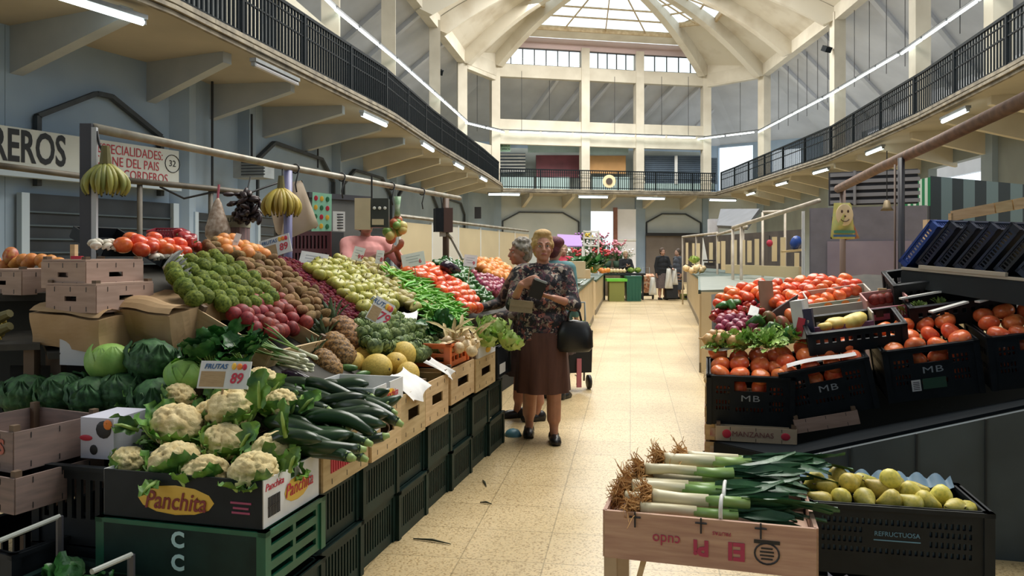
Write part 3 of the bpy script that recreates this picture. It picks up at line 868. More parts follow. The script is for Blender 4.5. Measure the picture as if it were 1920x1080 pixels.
def pepper_p(name, m, l=.5, lobes=4):
    r = empty(name)
    prof = [(.01, -l), (.18, -l*.98), (.32, -l*.7), (.38, -l*.1), (.42, l*.5), (.36, l*.85), (.2, l*.95), (.05, l*.82)]
    MB().lathe(prof, 16, lambda a, t: 1+.13*cos(lobes*a)).obj('body', m, r, True)
    MB().tube([(0, 0, l*.8), (.02, 0, l*1.05), (.08, 0, l*1.25)], [.07, .04, .05], 6).obj('stem', M('pepper_stem', (.12, .22, .04), rough=.6), r)
    return r
def leafpatch(m, base, d, up, L, Wd, curl=.3, ruffle=.06, nu=8, nv=6, fold=.2, seed=0, tipw=.35):
    """one ruffled leaf: base point, growing direction d, upper side up"""
    base = Vector(base); d = Vector(d).normalized(); up = Vector(up); up = (up-d*up.dot(d)).normalized(); x = d.cross(up)
    def f(u, v):
        w = Wd*(.25+.75*sin(pi*min(u*.85+.08, 1))**.7)*(1 if u < .8 else 1-(u-.8)*2.2*(1-tipw))
        s = (v-.5)
        bend = curl*u*u
        p = base+d*(L*u*(1-.25*abs(curl)*u))+up*(L*bend*.5)
        p = p+x*(s*w)+up*(abs(s)**1.5*fold*Wd*2)
        e = abs(s)*2
        p = p+up*(ruffle*e*sin(u*17+seed+s*4))+x*(ruffle*.5*e*cos(u*13+seed*2))
        return p
    return m.grid(f, nu, nv)
def leafm(name, c, c2, rough=.5, scale=20, rand=.15):
    return M(name, c, c2, rough=rough, scale=scale, rand=rand, bump=.25, bscale=40, sss=0)

def cauli_p(seed, rad=.095, leafy=9):
    r = empty('cauliflower')
    rr = random.Random(seed)
    def disp(q):
        w = q*3.0+Vector((seed*3.7, seed*1.3, 0))
        d = noise.voronoi(w)[0]; d2 = noise.voronoi(q*8.5+Vector((seed, 0, 2)))[0]
        dome = lambda x, m_: sqrt(max(0., 1-min(1., x/m_)**2))
        return .80+.17*dome(d[0], .75)+.07*dome(d2[0], .72)
    MB().ell((0, 0, 0), (rad*1.04, rad, rad*.84), 64, 40, None, disp).obj('curd', M('cauliflower_curd', (.82, .68, .38), (.62, .48, .23), rough=.8, scale=26, bump=.3, bscale=170, rand=.06, spec=.2), r, True)
    m = MB(); st = MB()
    for i in range(leafy):
        a = 2*pi*i/leafy+rr.uniform(-.25, .25)
        if rr.random() < .12: continue
        o = Vector((cos(a), sin(a), 0)); L = rad*rr.uniform(1.0, 1.75)
        up = Vector((-o.x, -o.y, .6))
        b = o*rad*.55+Vector((0, 0, -rad*.72))
        d = o*rr.uniform(.65, 1.0)+Vector((0, 0, rr.uniform(.6, 1.25)))
        leafpatch(m, b, d, up, L, rad*rr.uniform(.75, 1.1), rr.uniform(-.6, .5), .012, 8, 6, .2, i*1.7+seed, .5)
        dn = d.normalized()
        st.tube([b-dn*.01, b+dn*L*.35-up.normalized()*.004, b+dn*L*.62-up.normalized()*.002], [.012, .009, .004], 6)
    m.obj('leaves', leafm('cauliflower_leaf', (.20, .40, .06), (.04, .13, .035), scale=14), r, True)
    st.obj('leaf_ribs', M('leaf_rib', (.42, .58, .18), (.30, .46, .10), rough=.5, scale=20), r, True)
    return r
def cabbage_p(seed, rad=.1, savoy=False, light=True):
    r = empty('cabbage')
    rr = random.Random(seed)
    mt = leafm('cabbage_light', (.34, .54, .13), (.17, .36, .07), scale=9) if light else leafm('cabbage_dark', (.05, .15, .045), (.014, .055, .022), scale=40, rough=.65)
    def disp(q): return 1+(.09 if savoy else .015)*noise.noise(q*(8 if savoy else 3)+Vector((seed, 0, 0)))
    MB().ell((0, 0, 0), (rad, rad, rad*.9), 26, 16, None, disp).obj('head', mt, r, True)
    m = MB()
    for i in range(8):
        a = 2*pi*i/8+rr.uniform(-.2, .2); o = Vector((cos(a), sin(a), 0))
        e0 = rr.uniform(.25, .55)
        def f(u, v, a=a, e0=e0, i=i):
            th = a+(v-.5)*1.5*sin(pi*min(.15+u*.8, 1)); ph = -1.1+u*(1.5+e0)
            k = rad*(1.03+.10*u*u*(1 if i % 2 else 2.0)+(.07 if savoy else .015)*sin(v*22+i+u*6)*u+(.05*sin(u*21+i) if savoy else 0))
            return Vector((cos(th)*cos(ph)*k, sin(th)*cos(ph)*k, sin(ph)*k*.9))
        m.grid(f, 12, 14)
    m.obj('outer_leaves', mt, r, True)
    return r
def artichoke_p(seed):
    m = MB(); rr = random.Random(seed)
    m.ell((0, 0, 0), (.4, .4, .44), 10, 7)
    for ring in range(6):
        n = 9-ring; ph = -.75+ring*.36
        for j in range(n):
            a = 2*pi*(j+.5*(ring % 2))/n
            o = Vector((cos(a)*cos(ph), sin(a)*cos(ph), sin(ph)))
            up = o; d = Vector((-cos(a)*sin(ph), -sin(a)*sin(ph), cos(ph)))+o*.35
            leafpatch(m, o*.42-d*.12, d, up, .42, .36, -.25, 0, 3, 2, -.12, 0, .1)
    o = m.obj('artichoke', M('artichoke_scale', (.30, .38, .13), (.07, .12, .045), rough=.6, scale=5, rand=.2), None, True)
    return o
def pineapple_p(seed):
    r = empty('pineapple')
    m = MB(); nn, kk = 26, 22
    def f(u, v):
        a = 2*pi*v; z = -.5+u
        rr = .32*(max(1-(abs(z)/.52)**3.2, .0))**.5
        s1 = abs(sin((a*4+z*16)))*abs(sin((a*4-z*16)))
        rr *= 1+.10*s1
        return Vector((cos(a)*rr, sin(a)*rr, z))
    m.grid(f, 44, 56)
    m.obj('body', M('pineapple_skin', (.42, .22, .07), (.10, .055, .025), rough=.7, scale=26, contrast=(.4, .6), rand=.15), r, True)
    c = MB(); rr = random.Random(seed)
    for i in range(26):
        a = i*2.4; t = i/26; o = Vector((cos(a), sin(a), 0))
        d = o*(1.1-t)+Vector((0, 0, .6+t*1.2))
        leafpatch(c, (o.x*.06, o.y*.06, .47+t*.05), d, Vector((-o.x, -o.y, .5)), rr.uniform(.36, .55), .10, -.3+rr.uniform(-.2, .2), 0, 5, 2, .35, 0, 0)
    c.obj('crown', leafm('pineapple_crown', (.09, .15, .06), (.03, .06, .03), scale=8), r, True)
    return r
def melon_o():
    def disp(q): return 1+.012*cos(10*math.atan2(q.y, q.x))*(1-abs(q.z))
    r = empty('melon')
    MB().ell((0, 0, 0), (.47, .47, .52), 28, 16, None, disp).obj('rind', M('melon_rind', (.72, .50, .10), (.52, .35, .06), rough=.55, scale=16, bump=.3, bscale=60, rand=.1), r, True)
    MB().ell((0, 0, .51), (.05, .05, .02), 8, 5).obj('stem_scar', green_stem, r)
    return r
def bent(name, pts, rad, m, cap=None, n=9):
    """tapering bent fruit such as courgette, bean or aubergine, with a stem part if cap is given"""
    if cap is None: return MB().tube(pts, rad, n).obj(name, m, None, True)
    r = empty(name)
    MB().tube(pts, rad, n).obj('body', m, r, True)
    a, b = Vector(pts[-2]), Vector(pts[-1]); d = (b-a).normalized()
    MB().tube([b-d*.008, b+d*.008, b+d*.020], [rad[-1]*1.1, rad[-1]*.7, rad[-1]*.55], 7).obj('stem', cap, r, True)
    return r
def courgette_p(seed, L=.24, w=.024):
    rr = random.Random(seed); b = rr.uniform(.01, .05)
    pts = []; rad = []
    for i in range(11):
        t = i/10; pts.append((-L/2+L*t, b*sin(pi*t), 0)); rad.append(w*(.45+.55*min(1, t*5) if t < .2 else 1-.38*max(0, t-.55)/.45))
    rad[0] = w*.2
    return bent('courgette', pts, rad, M('courgette_skin', (.022, .055, .018), (.010, .028, .010), rough=.28, scale=26, rand=.3, stretch=(.2, 1, 1)), M('courgette_stem', (.30, .42, .14), rough=.5), 12)
def bean_p(seed):
    rr = random.Random(seed); L = .15; b = rr.uniform(.005, .035); c = rr.uniform(-.02, .02)
    pts = [(-L/2+L*i/8, b*sin(pi*i/8), c*cos(pi*i/8)) for i in range(9)]
    return bent('green_bean', pts, [.0015, .0055, .006, .0062, .006, .0062, .006, .005, .001], M('bean_skin', (.24, .56, .08), (.13, .38, .04), rough=.4, scale=10, rand=.35), None, 6)
def banana_bunch(name, label, n, loc, seed, sc=1., rows=2, green=False, rot=(0, 0, 0)):
    r = empty(name, label, 'bananas', None, loc, rot); rr = random.Random(seed)
    mt = M('banana_green' if green else 'banana_skin', (.50, .38, .06) if not green else (.40, .36, .07), (.34, .25, .05) if not green else (.16, .20, .05), rough=.5, scale=6, rand=.2)
    tip = M('banana_tip', (.03, .025, .015), rough=.7)
    MB().tube([(0, 0, .08), (0, 0, -.01), (0, .01, -.04)], [.02, .03, .025], 8).obj('stalk', M('banana_stalk', (.16, .14, .05), var=.3, rough=.7), r)
    for j in range(rows):
        k_ = n//rows
        for i in range(k_):
            a = 2*pi*i/k_+j*.3+rr.uniform(-.08, .08); o = Vector((cos(a), sin(a)*.8, 0))
            pts = []; rad = []
            for q in range(8):
                t = q/7
                out = (.02+.10*sin(t*2.2)+.015*j)*sc; z = (-.02-.185*t**1.15-.012*j)*sc
                pts.append(o*out+Vector((0, 0, z))); rad.append((.0085+.0115*sin(pi*min(t*1.02+.08, 1))**.6)*sc)
            rad[-1] = .005*sc
            b = MB().tube(pts, rad, 7).obj('banana', mt, r, True)
            MB().ell(pts[-1], .0065*sc, 5, 4).obj('banana_tip', tip, b)
    return r
def leek_p(seed, L=.62):
    r = empty('leek'); rr = random.Random(seed); w = rr.uniform(.015, .019)
    MB().tube([(0, 0, 0), (.006, 0, 0), (.03, 0, 0), (.10, .004, 0), (.20, .0, 0)], [w*.5, w*1.05, w*.95, w*.85, w*.86], 10).obj('white_shaft', M('leek_white', (.76, .70, .50), (.66, .58, .36), rough=.4, scale=20, stretch=(.1, 1, 1)), r, True)
    MB().tube([(.19, 0, 0), (.26, -.004, 0), (.34, .0, 0)], [w*.86, w*.95, w*1.1], 10, True, .8).obj('green_shaft', M('leek_green', (.30, .42, .12), (.16, .30, .08), rough=.4, scale=20, stretch=(.1, 1, 1)), r, True)
    m = MB()
    for i in range(6):
        a = rr.uniform(-.13, .13); up = Vector((0, rr.uniform(-.8, .8), 1))
        leafpatch(m, (.31, rr.uniform(-.008, .008), rr.uniform(-.006, .012)), (1, a, rr.uniform(-.05, .05)), up, rr.uniform(.22, .38), .032, rr.uniform(-.25, .25), .002, 7, 2, .3, i, .1)
    m.obj('leaves', leafm('leek_leaf', (.06, .17, .07), (.025, .08, .045), scale=8, rough=.4), r, True)
    t = MB()
    for i in range(90):
        y, z = rr.gauss(0, .6)*w, rr.gauss(0, .6)*w
        p = Vector((.0, y, z)); q = p+Vector((-rr.uniform(.02, .045), rr.gauss(0, .014), rr.gauss(0, .013)))
        q2 = q+Vector((-rr.uniform(-.02, .03), rr.gauss(0, .022), rr.gauss(0, .02)))
        t.tube([p, q, q2], [.002, .0017, .001], 4, False)
    t.obj('roots', M('leek_root', (.56, .31, .11), (.42, .22, .075), rough=.8, scale=40), r)
    return r
def spring_onion_p(seed):
    r = empty('spring_onion'); rr = random.Random(seed)
    MB().tube([(0, 0, 0), (.012, 0, 0), (.05, 0, 0), (.12, 0, 0)], [.006, .012, .008, .007], 8).obj('bulb', M('spring_onion_white', (.74, .72, .58), (.60, .62, .40), rough=.4, scale=20), r, True)
    m = MB()
    for i in range(3):
        b = rr.uniform(-.05, .05)
        m.tube([(.11, 0, 0), (.2, b*.3, .0), (.33, b, rr.uniform(-.02, .02)), (.42, b*1.6, rr.uniform(-.03, .0))], [.005, .005, .0045, .001], 5)
    m.obj('leaves', M('spring_onion_leaf', (.22, .34, .08), (.08, .19, .05), rough=.45, scale=10, rand=.3), r, True)
    return r
def lettuce_p(seed, rad=.12):
    o_ = MB(); rr = random.Random(seed)
    for i in range(20):
        a = i*2.4; t = i/20; o = Vector((cos(a), sin(a), 0))
        d = o*(1.2-t*.9)+Vector((0, 0, .35+t*1.4))
        leafpatch(o_, o*.015, d, Vector((-o.x, -o.y, .7)), rad*rr.uniform(.9, 1.25), rad*rr.uniform(.8, 1.1), .5+t*.3, .016, 8, 7, .3, i*2.1, .8)
    return o_.obj('lettuce', leafm('lettuce_leaf', (.50, .62, .20), (.28, .44, .09), scale=16), None, True)
def bunch_p(name, seed, n=26, L=.22, Wd=.09, mat_=None, spread=.8, stalk=True):
    r = empty(name); rr = random.Random(seed); m = MB(); s = MB()
    for i in range(n):
        a = rr.uniform(0, 2*pi); e = rr.uniform(.1, spread); o = Vector((cos(a)*e, sin(a)*e, 0))
        d = o+Vector((0, 0, rr.uniform(.35, 1.)))
        b = o*.05
        k_ = L*rr.uniform(.3, .5)
        p = b+d.normalized()*k_
        if stalk: s.tube([b, b+(p-b)*.5+Vector((0, 0, .004)), p, p+d.normalized()*.05], [.005, .0045, .0035, .001], 5)
        leafpatch(m, p-d.normalized()*.005, d+Vector((0, 0, -.2)), Vector((-o.x, -o.y, .8)), L*rr.uniform(.5, .8), Wd*rr.uniform(.7, 1.1), rr.uniform(-.9, .1), .010, 7, 5, .2, i, .6)
    m.obj('leaves', mat_, r, True)
    if stalk: s.obj('stalks', M('leaf_stalk', (.26, .42, .10), (.14, .28, .06), rough=.45, scale=20), r, True)
    return r

# protos
PR = {}
PR['apple'] = [Proto(apple_p())]
tom = M('tomato_skin', (.80, .16, .04), (.70, .09, .03), rough=.25, scale=5, rand=.2)
PR['tomato'] = [Proto(round_fruit('tomato', tom, 5, .03, .8, .12)), Proto(round_fruit('tomato', tom, 4, .025, .84, .1))]
PR['bigtomato'] = [Proto(round_fruit('tomato', M('large_tomato_skin', (.86, .24, .08), (.74, .12, .04), rough=.25, scale=4, rand=.15), 6, .035, .78, .1, 24, 14))]
PR['peach'] = [Proto(round_fruit('peach', M('peach_skin', (.30, .028, .02), (.15, .010, .012), rough=.6, scale=7, rand=.2), 0, 0, .95, .1, 20, 12, .06))]
PR['orange'] = [Proto(round_fruit('orange', M('orange_skin', (.72, .30, .06), (.62, .20, .04), rough=.45, scale=8, bump=.15, bscale=90, rand=.15), 0, 0, .95, .05))]
PR['mango'] = [Proto(oval('mango', M('mango_skin', (.60, .28, .06), (.42, .07, .03), rough=.4, scale=5, rand=.2), 1.1, .8, 3))]
PR['chirimoya'] = [Proto(knobbly('custard_apple', M('custard_apple_skin', (.19, .23, .035), (.05, .08, .015), spec=.15, rough=.7, scale=9, rand=.25), .22, 3.4, (.5, .46, .44), s_)) for s_ in (1, 2)]
PR['kiwi'] = [Proto(oval('kiwi', M('kiwi_skin', (.30, .17, .06), (.15, .08, .03), rough=.8, scale=12, rand=.3, bump=.2, bscale=80), 1.05, .62, s_)) for s_ in (1, 2)]
PR['cherry'] = [Proto(round_fruit('cherry', M('cherry_skin', (.17, .014, .024), (.07, .006, .012), spec=.1, rough=.6, scale=8, rand=.4), 0, 0, .95, .12, 10, 8))]
PR['pear'] = [Proto(pear_p())]
PR['bean'] = [Proto(bean_p(s_)) for s_ in (1, 2, 3)]
PR['green_pepper'] = [Proto(pepper_p('green_pepper', M('green_pepper_skin', (.045, .17, .03), (.02, .08, .015), rough=.25, scale=5, rand=.3), .62, 3))]
PR['red_pepper'] = [Proto(pepper_p('red_pepper', M('red_pepper_skin', (.45, .03, .025), (.28, .012, .015), rough=.25, scale=5, rand=.3), .5, 4))]
onion_pr = [(.004, -.46), (.16, -.45), (.36, -.32), (.5, -.05), (.44, .2), (.24, .36), (.09, .46), (.045, .6), (.05, .7)]
PR['onion'] = [Proto(MB().lathe(onion_pr, 16).obj('onion', M('onion_skin', (.60, .36, .16), (.46, .24, .09), rough=.4, scale=6, rand=.2), None, True))]
PR['red_onion'] = [Proto(MB().lathe(onion_pr, 16).obj('red_onion', M('red_onion_skin', (.34, .05, .10), (.20, .02, .05), rough=.35, scale=6, rand=.25), None, True))]
PR['white_onion'] = [Proto(MB().lathe(onion_pr, 16).obj('white_onion', M('white_onion_skin', (.78, .62, .38), (.66, .46, .24), rough=.45, scale=6, rand=.12), None, True))]
PR['mushroom'] = [Proto(MB().lathe([(.002, -.3), (.16, -.3), (.15, -.1), (.46, -.06), (.5, .06), (.4, .26), (.2, .36), (.002, .38)], 12).obj('mushroom', M('mushroom_cap', (.78, .74, .64), (.66, .60, .48), rough=.6, scale=5), None, True))]
PR['artichoke'] = [Proto(artichoke_p(1))]
PR['pineapple'] = [Proto(pineapple_p(1))]
PR['melon'] = [Proto(melon_o())]
PR['courgette'] = [Proto(courgette_p(s_)) for s_ in (1, 2, 5)]
PR['cucumber'] = [Proto(oval('cucumber', M('cucumber_skin', (.10, .24, .05), (.04, .12, .03), rough=.35, scale=12, rand=.3), 1.15, .42, 4))]
PR['cauli'] = [Proto(cauli_p(s_)) for s_ in (1, 2, 3, 4)]
PR['cabbage'] = [Proto(cabbage_p(2)), Proto(cabbage_p(5))]
PR['savoy'] = [Proto(cabbage_p(3, .1, True, False))]
PR['leek'] = [Proto(leek_p(s_)) for s_ in (1, 2, 3)]
PR['spring'] = [Proto(spring_onion_p(s_)) for s_ in (1, 2)]
PR['lettuce'] = [Proto(lettuce_p(1)), Proto(lettuce_p(4))]
chardm = leafm('chard_leaf', (.05, .19, .04), (.018, .075, .022), scale=12, rough=.35)
PR['chard'] = [Proto(bunch_p('leafy_bunch', 1, 30, .24, .12, chardm)), Proto(bunch_p('leafy_bunch', 6, 30, .24, .12, chardm))]
palem = leafm('celery_leaf', (.40, .56, .16), (.20, .38, .08), scale=14)
PR['celery'] = [Proto(bunch_p('leafy_bunch', 3, 30, .2, .07, palem, .9))]
PR['aubergine'] = [Proto(bent('aubergine', [(-.5, 0, 0), (-.45, 0, 0), (-.3, 0, 0), (-.05, .02, 0), (.25, .02, 0), (.45, .0, 0)], [.02, .12, .2, .2, .13, .07], M('aubergine_skin', (.018, .008, .022), rough=.15, scale=4), M('pepper_stem', (.12, .22, .04), rough=.6), 12))]
PR['purple'] = [Proto(oval('mango', M('dark_mango_skin', (.30, .06, .04), (.12, .10, .03), rough=.35, scale=3, rand=.2), 1.15, .8, 6))]
PR['pumpkin'] = [Proto(round_fruit('pumpkin', M('pumpkin_skin', (.70, .56, .16), (.60, .42, .09), rough=.5, scale=5, rand=.1), 9, .05, .62, .16, 36, 12))]
# ================================================================== LEFT FRUIT STALL
O0 = Vector((-.846, 2.64, 0)); A_ = Vector((.243, .970, 0)); V_ = Vector((.970, -.243, 0)); TH = math.atan2(-.243, .970)
def SL(u, w, z=0.): return O0+A_*u-V_*w+Vector((0, 0, z))
NS = Vector((.5*V_.x, .5*V_.y, 1)).normalized()
PS = Vector((O0.x, O0.y, .70))
def onS(px, py, lift=0.): return on_plane(px, py, PS+NS*lift, NS)

wood = M('crate_wood', (.62, .45, .24), (.50, .34, .17), rough=.7, scale=6, stretch=(1, 1, 8), bump=.15, rand=.12)
woodp = M('crate_wood_pinkish', (.42, .29, .23), (.34, .23, .18), rough=.75, scale=6, stretch=(1, 1, 8), rand=.1)
woodd = M('crate_wood_dark', (.16, .10, .06), var=.3, rough=.7, scale=8)
blackp = M('black_plastic', (.012, .016, .020), var=.3, rough=.5, spec=.25, scale=12)
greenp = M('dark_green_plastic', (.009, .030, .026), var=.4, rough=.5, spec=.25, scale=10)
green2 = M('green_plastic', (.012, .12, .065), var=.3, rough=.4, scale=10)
card = M('brown_card', (.44, .29, .15), (.34, .21, .10), rough=.8, scale=5, bump=.2, bscale=12)
whitec = M('white_card', (.74, .74, .72), (.62, .62, .62), rough=.6, scale=8)
yel = M('yellow_ink', (.80, .48, .05), rough=.5); redi = M('red_ink', (.52, .03, .06), rough=.5); blki = M('black_ink', (.015, .015, .018), rough=.5); bluei = M('blue_ink', (.04, .12, .28), rough=.5)
metal = M('galvanised_tube', (.36, .34, .28), (.24, .20, .15), rough=.45, metal=.35, scale=9)
clothw = M('white_paper', (.82, .80, .77), (.72, .69, .65), rough=.6, scale=9, bump=.3, bscale=18)

def slots(x0, x1, n, z0, z1, gap=.5):
    st = (x1-x0)/n; return [(x0+i*st, x0+i*st+st*gap, z0, z1) for i in range(n)]
def plastic_crate(name, W_, D_, H_, mat, fh, sh=None, t=.012):
    """open plastic crate, origin at base centre, front towards -y; fh / sh: holes of the long and the short panels"""
    r = empty(name); sh = fh if sh is None else sh
    MB().holed(W_, H_, fh, t, panel_mt((-W_/2, -D_/2, 0), (1, 0, 0))).obj('front_panel', mat, r)
    MB().holed(W_, H_, fh, t, panel_mt((-W_/2, D_/2, 0), (1, 0, 0))).obj('back_panel', mat, r)
    for s in (-1, 1): MB().holed(D_, H_, sh, t, panel_mt((s*W_/2, -D_/2, 0), (0, 1, 0))).obj('side_panel', mat, r)
    MB().box((0, 0, .008), (W_, D_, .016)).obj('base', mat, r)
    m = MB()
    for y in (-1, 1): m.box((0, y*D_/2, H_-.008), (W_+.03, .03, .016))
    for x in (-1, 1): m.box((x*W_/2, 0, H_-.008), (.03, D_+.03, .016))
    for x in (-1, 1):
        for y in (-1, 1): m.box((x*(W_/2-.004), y*(D_/2-.004), H_/2), (.035, .035, H_))
    m.obj('rim', mat, r)
    return r
def wood_crate(name, W_, D_, H_, mat, hole=True, lid=False, split=True):
    """thin veneer fruit crate, origin at base centre"""
    r = empty(name); t = .008
    def panel(L, nm, mt, hl):
        h = []
        if hl == 2: h.append((L*.38, L*.62, H_*.42, H_*.60))
        elif hl: h.append((L*.28, L*.74, H_*.40, H_*.64))
        m = MB().holed(L, H_, h, t, mt)
        m.obj(nm, mat, r)
    panel(W_, 'front_panel', panel_mt((-W_/2, -D_/2, 0), (1, 0, 0)), hole)
    panel(W_, 'back_panel', panel_mt((-W_/2, D_/2, 0), (1, 0, 0)), hole)
    for s in (-1, 1): panel(D_, 'side_panel', panel_mt((s*W_/2, -D_/2, 0), (0, 1, 0)), hole)
    MB().box((0, 0, .006), (W_, D_, .012)).obj('base', mat, r)
    for x in (-1, 1):
        for y in (-1, 1): MB().box((x*(W_/2-.016), y*(D_/2-.016), H_/2+.012), (.026, .026, H_+.024)).obj('corner_post', woodd, r)
    m = MB()
    for x in (-.32, 0, .32):
        for z in (.14, .86): m.box((W_*x, -D_/2-.0045, H_*z), (.003, .002, .022)); m.box((W_/2+.0045, D_*x, H_*z), (.002, .003, .022))
    m.obj('staples', blki, r)
    if lid: MB().box((0, 0, H_+.006), (W_, D_, .01)).obj('lid', mat, r)
    return r

# the display table under everything
tb = empty('display_table', 'sloping dark wooden display table under the heaps of fruit on the left stall', 'display table')
m = MB()
def slope_board(u0, u1, w0, w1, dz=-.085, th=.03):
    m.plate([SL(u0, w0, .70+.5*w0+dz), SL(u1, w0, .70+.5*w0+dz), SL(u1, w1, .70+.5*w1+dz), SL(u0, w1, .70+.5*w1+dz)], th)
slope_board(.92, 3.42, .06, 1.52); slope_board(3.42, 7.2, .5, 1.40)
slope_board(.45, .92, .06, .46)
m.obj('top_board', M('dark_board', (.05, .045, .035), var=.4, rough=.8, scale=8), tb)
for u in (1.2, 3.3, 5.0, 7.0):
    for w_ in (.75, 1.3):
        MB().bar(SL(u, w_), SL(u, w_, .60+.5*w_), .05, .05, up=A_).obj('leg', woodd, tb)
MB().bar(SL(.92, 1.1, .6), SL(7.1, 1.1, .6), .04, .08).obj('stretcher', woodd, tb)
MB().holed(6.2, .9, [], .02, panel_mt(SL(.95, .62), A_)).obj('front_skirt', M('skirt_dark', (.014, .018, .02), rough=.8), tb)
MB().plate([SL(.94, .5), SL(.94, 1.5), SL(.94, 1.5, 1.33), SL(.94, .5, .84)], .02).obj('end_panel', M('skirt_dark', (.014, .018, .02)), tb)

# dark crates stacked below the front line
sl = slots(.03, .37, 12, .05, .20)
gc = Proto(plastic_crate('plastic_crate', .40, .46, .245, greenp, sl, slots(.03, .43, 14, .05, .20)))
us = [.66, 1.08, 1.50, 1.92, 2.34, 2.76, 3.18]
on = ['first', 'second', 'third', 'fourth', 'fifth', 'sixth', 'last']
for i, u in enumerate(us):
    for j in range(2):
        gc.place(SL(u, .28+.02*((i*3+j) % 2), j*.25), (0, 0, TH+pi/2), 1., 'dark green slotted crate, %s of the %s stack from the cauliflowers' % (('bottom', 'top')[j], on[i]), 'crate', 'dark crates under the left stall')

# front crates of thin wood
fr = [(.64, .42, .50, .19), (1.065, .35, .50, .235), (1.41, .34, .50, .24), (1.775, .38, .51, .235), (2.25, .47, .545, .215), (2.77, .48, .53, .22)]
lab = ['thin wood crate with red print under the courgettes, nearest the cauliflowers', 'thin wood crate with a ringed label under the white yellow-printed box', 'thin wood crate under the hanging white paper by the melons',
       'thin wood crate in front of the artichokes', 'thin wood crate with wide dark handle hole under the orange crate', 'thin wood crate with small white carton on top by the lettuces']
for (u, L, z, h), l in zip(fr, lab):
    r = wood_crate('wooden_crate', L, .36, h, wood)
    tag(r, l, 'crate', 'thin wood crates along the left stall front')
    r.location = SL(u, .19, z); r.rotation_euler = (0, 0, TH+pi/2)
    f = face_mt(Vector((0, -.187, 0)), (1, 0, 0), (0, 0, 1))
    if u < .7:
        m = MB()
        for i in range(9): m.box((-.14+i*.021, -.186, h*.52), (.013, .004, .075))
        m.obj('red_print', redi, r)
    if .9 < u < 1.1:
        m = MB(); m.tube([(-.07+.085*cos(a*pi/8), -.187, h*.5+.035*sin(a*pi/8)) for a in range(17)], .004, 5); m.obj('ring_print', woodd, r)
# cartons on the crates
def carton(u, w_, z, L, D_, h, label, printm=yel, word=None, group=None, name='carton_tray', open_=True):
    r = empty(name, label, 'carton', group, SL(u, w_, z), (0, 0, TH+pi/2))
    for y, nm in ((-D_/2, 'front_flap'), (D_/2, 'back_flap')): MB().holed(L, h, [(L*.42, L*.54, h*.72, h)] if y < 0 else [], .006, panel_mt((-L/2, y, 0), (1, 0, 0))).obj(nm, whitec, r)
    for x in (-1, 1): MB().holed(D_, h, [], .006, panel_mt((x*L/2, -D_/2, 0), (0, 1, 0))).obj('side_flap', whitec, r)
    MB().box((0, 0, .004), (L, D_, .008)).obj('base', whitec, r)
    MB().ell((L*.05, -D_/2-.004, h*.42), (L*.16, .002, h*.26), 16, 6).obj('yellow_print', printm, r)
    if word: text(word, h*.5, redi, r, face_mt(Vector((L*.05, -D_/2-.0075, h*.42)), (1, 0, 0), (0, 0, 1)), shear=.3)
    return r
carton(1.065, .17, .738, .35, .34, .10, 'white carton with yellow oval print on a crate in front of the melons', word='Panchita')
carton(2.77, .17, .752, .42, .34, .085, 'small white carton with orange print on a crate under the lettuces')
r = plastic_crate('plastic_crate', .38, .36, .23, blackp, slots(.04, .34, 8, .03, .09)); tag(r, 'black plastic crate with small white sticker at the far end of the front row', 'crate')
r.location = SL(3.24, .19, .54); r.rotation_euler = (0, 0, TH+pi/2)
MB().box((-.05, -.19, .06), (.16, .004, .07)).obj('sticker', whitec, r)
r = plastic_crate('plastic_crate', .36, .30, .14, M('orange_plastic', (.72, .15, .035), var=.2, rough=.4), slots(.03, .33, 4, .03, .06, .8)+slots(.03, .33, 3, .08, .11, .85)); tag(r, 'orange plastic crate holding pale onions on the front row', 'crate')
r.location = SL(2.25, .19, .762); r.rotation_euler = (0, 0, TH+pi/2)

# the nearest corner: green crate stack with the black printed carton of cauliflowers
cb_ = SL(.195, .32, .02)
r = plastic_crate('plastic_crate', .66, .40, .26, greenp, [(.05, .61, .03, .05)]+slots(.06, .60, 20, .07, .16), slots(.03, .37, 4, .02, .05, .85)+slots(.03, .37, 4, .075, .11, .85)+slots(.03, .37, 3, .14, .18, .85)); tag(r, 'dark green slotted crate on the floor below the cauliflowers', 'crate')
r.location = SL(.20, .33, .0); r.rotation_euler = (0, 0, TH)
m = MB()
m.tube([(-.26, -.21, .03), (-.26, -.21, .20), (-.22, -.21, .235), (.22, -.21, .235), (.26, -.21, .20), (.26, -.21, .03)], .012, 6); m.obj('rounded_moulding', green2, r)
r = plastic_crate('plastic_crate', .66, .40, .20, green2, [(.28, .40, .12, .16)], slots(.03, .37, 2, .03, .055, .88)+slots(.03, .37, 2, .085, .11, .88)+slots(.03, .37, 2, .14, .165, .88)); tag(r, 'bright green crate with slotted end right below the white cauliflower carton', 'crate')
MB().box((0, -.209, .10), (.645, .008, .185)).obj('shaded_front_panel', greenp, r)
r.location = SL(.20, .33, .30); r.rotation_euler = (0, 0, TH)
f = face_mt(Vector((0, -.214, .10)), (1, 0, 0), (0, 0, 1))
for z, in ((.145,), (.065,)):
    text('C', .075, M('pale_blue_ink', (.40, .62, .66), rough=.4), r, face_mt(Vector((-.0, -.215, z)), (1, 0, 0), (0, 0, 1)), bold=.003)
r = empty('printed_carton', 'black and white printed carton with yellow oval, full of cauliflowers', 'carton', None, SL(.20, .33, .505), (0, 0, TH))
MB().holed(.64, .165, [], .008, panel_mt((-.32, -.195, 0), (1, 0, 0))).obj('front_flap', blackp, r)
MB().holed(.64, .165, [], .008, panel_mt((-.32, .195, 0), (1, 0, 0))).obj('back_flap', blackp, r)
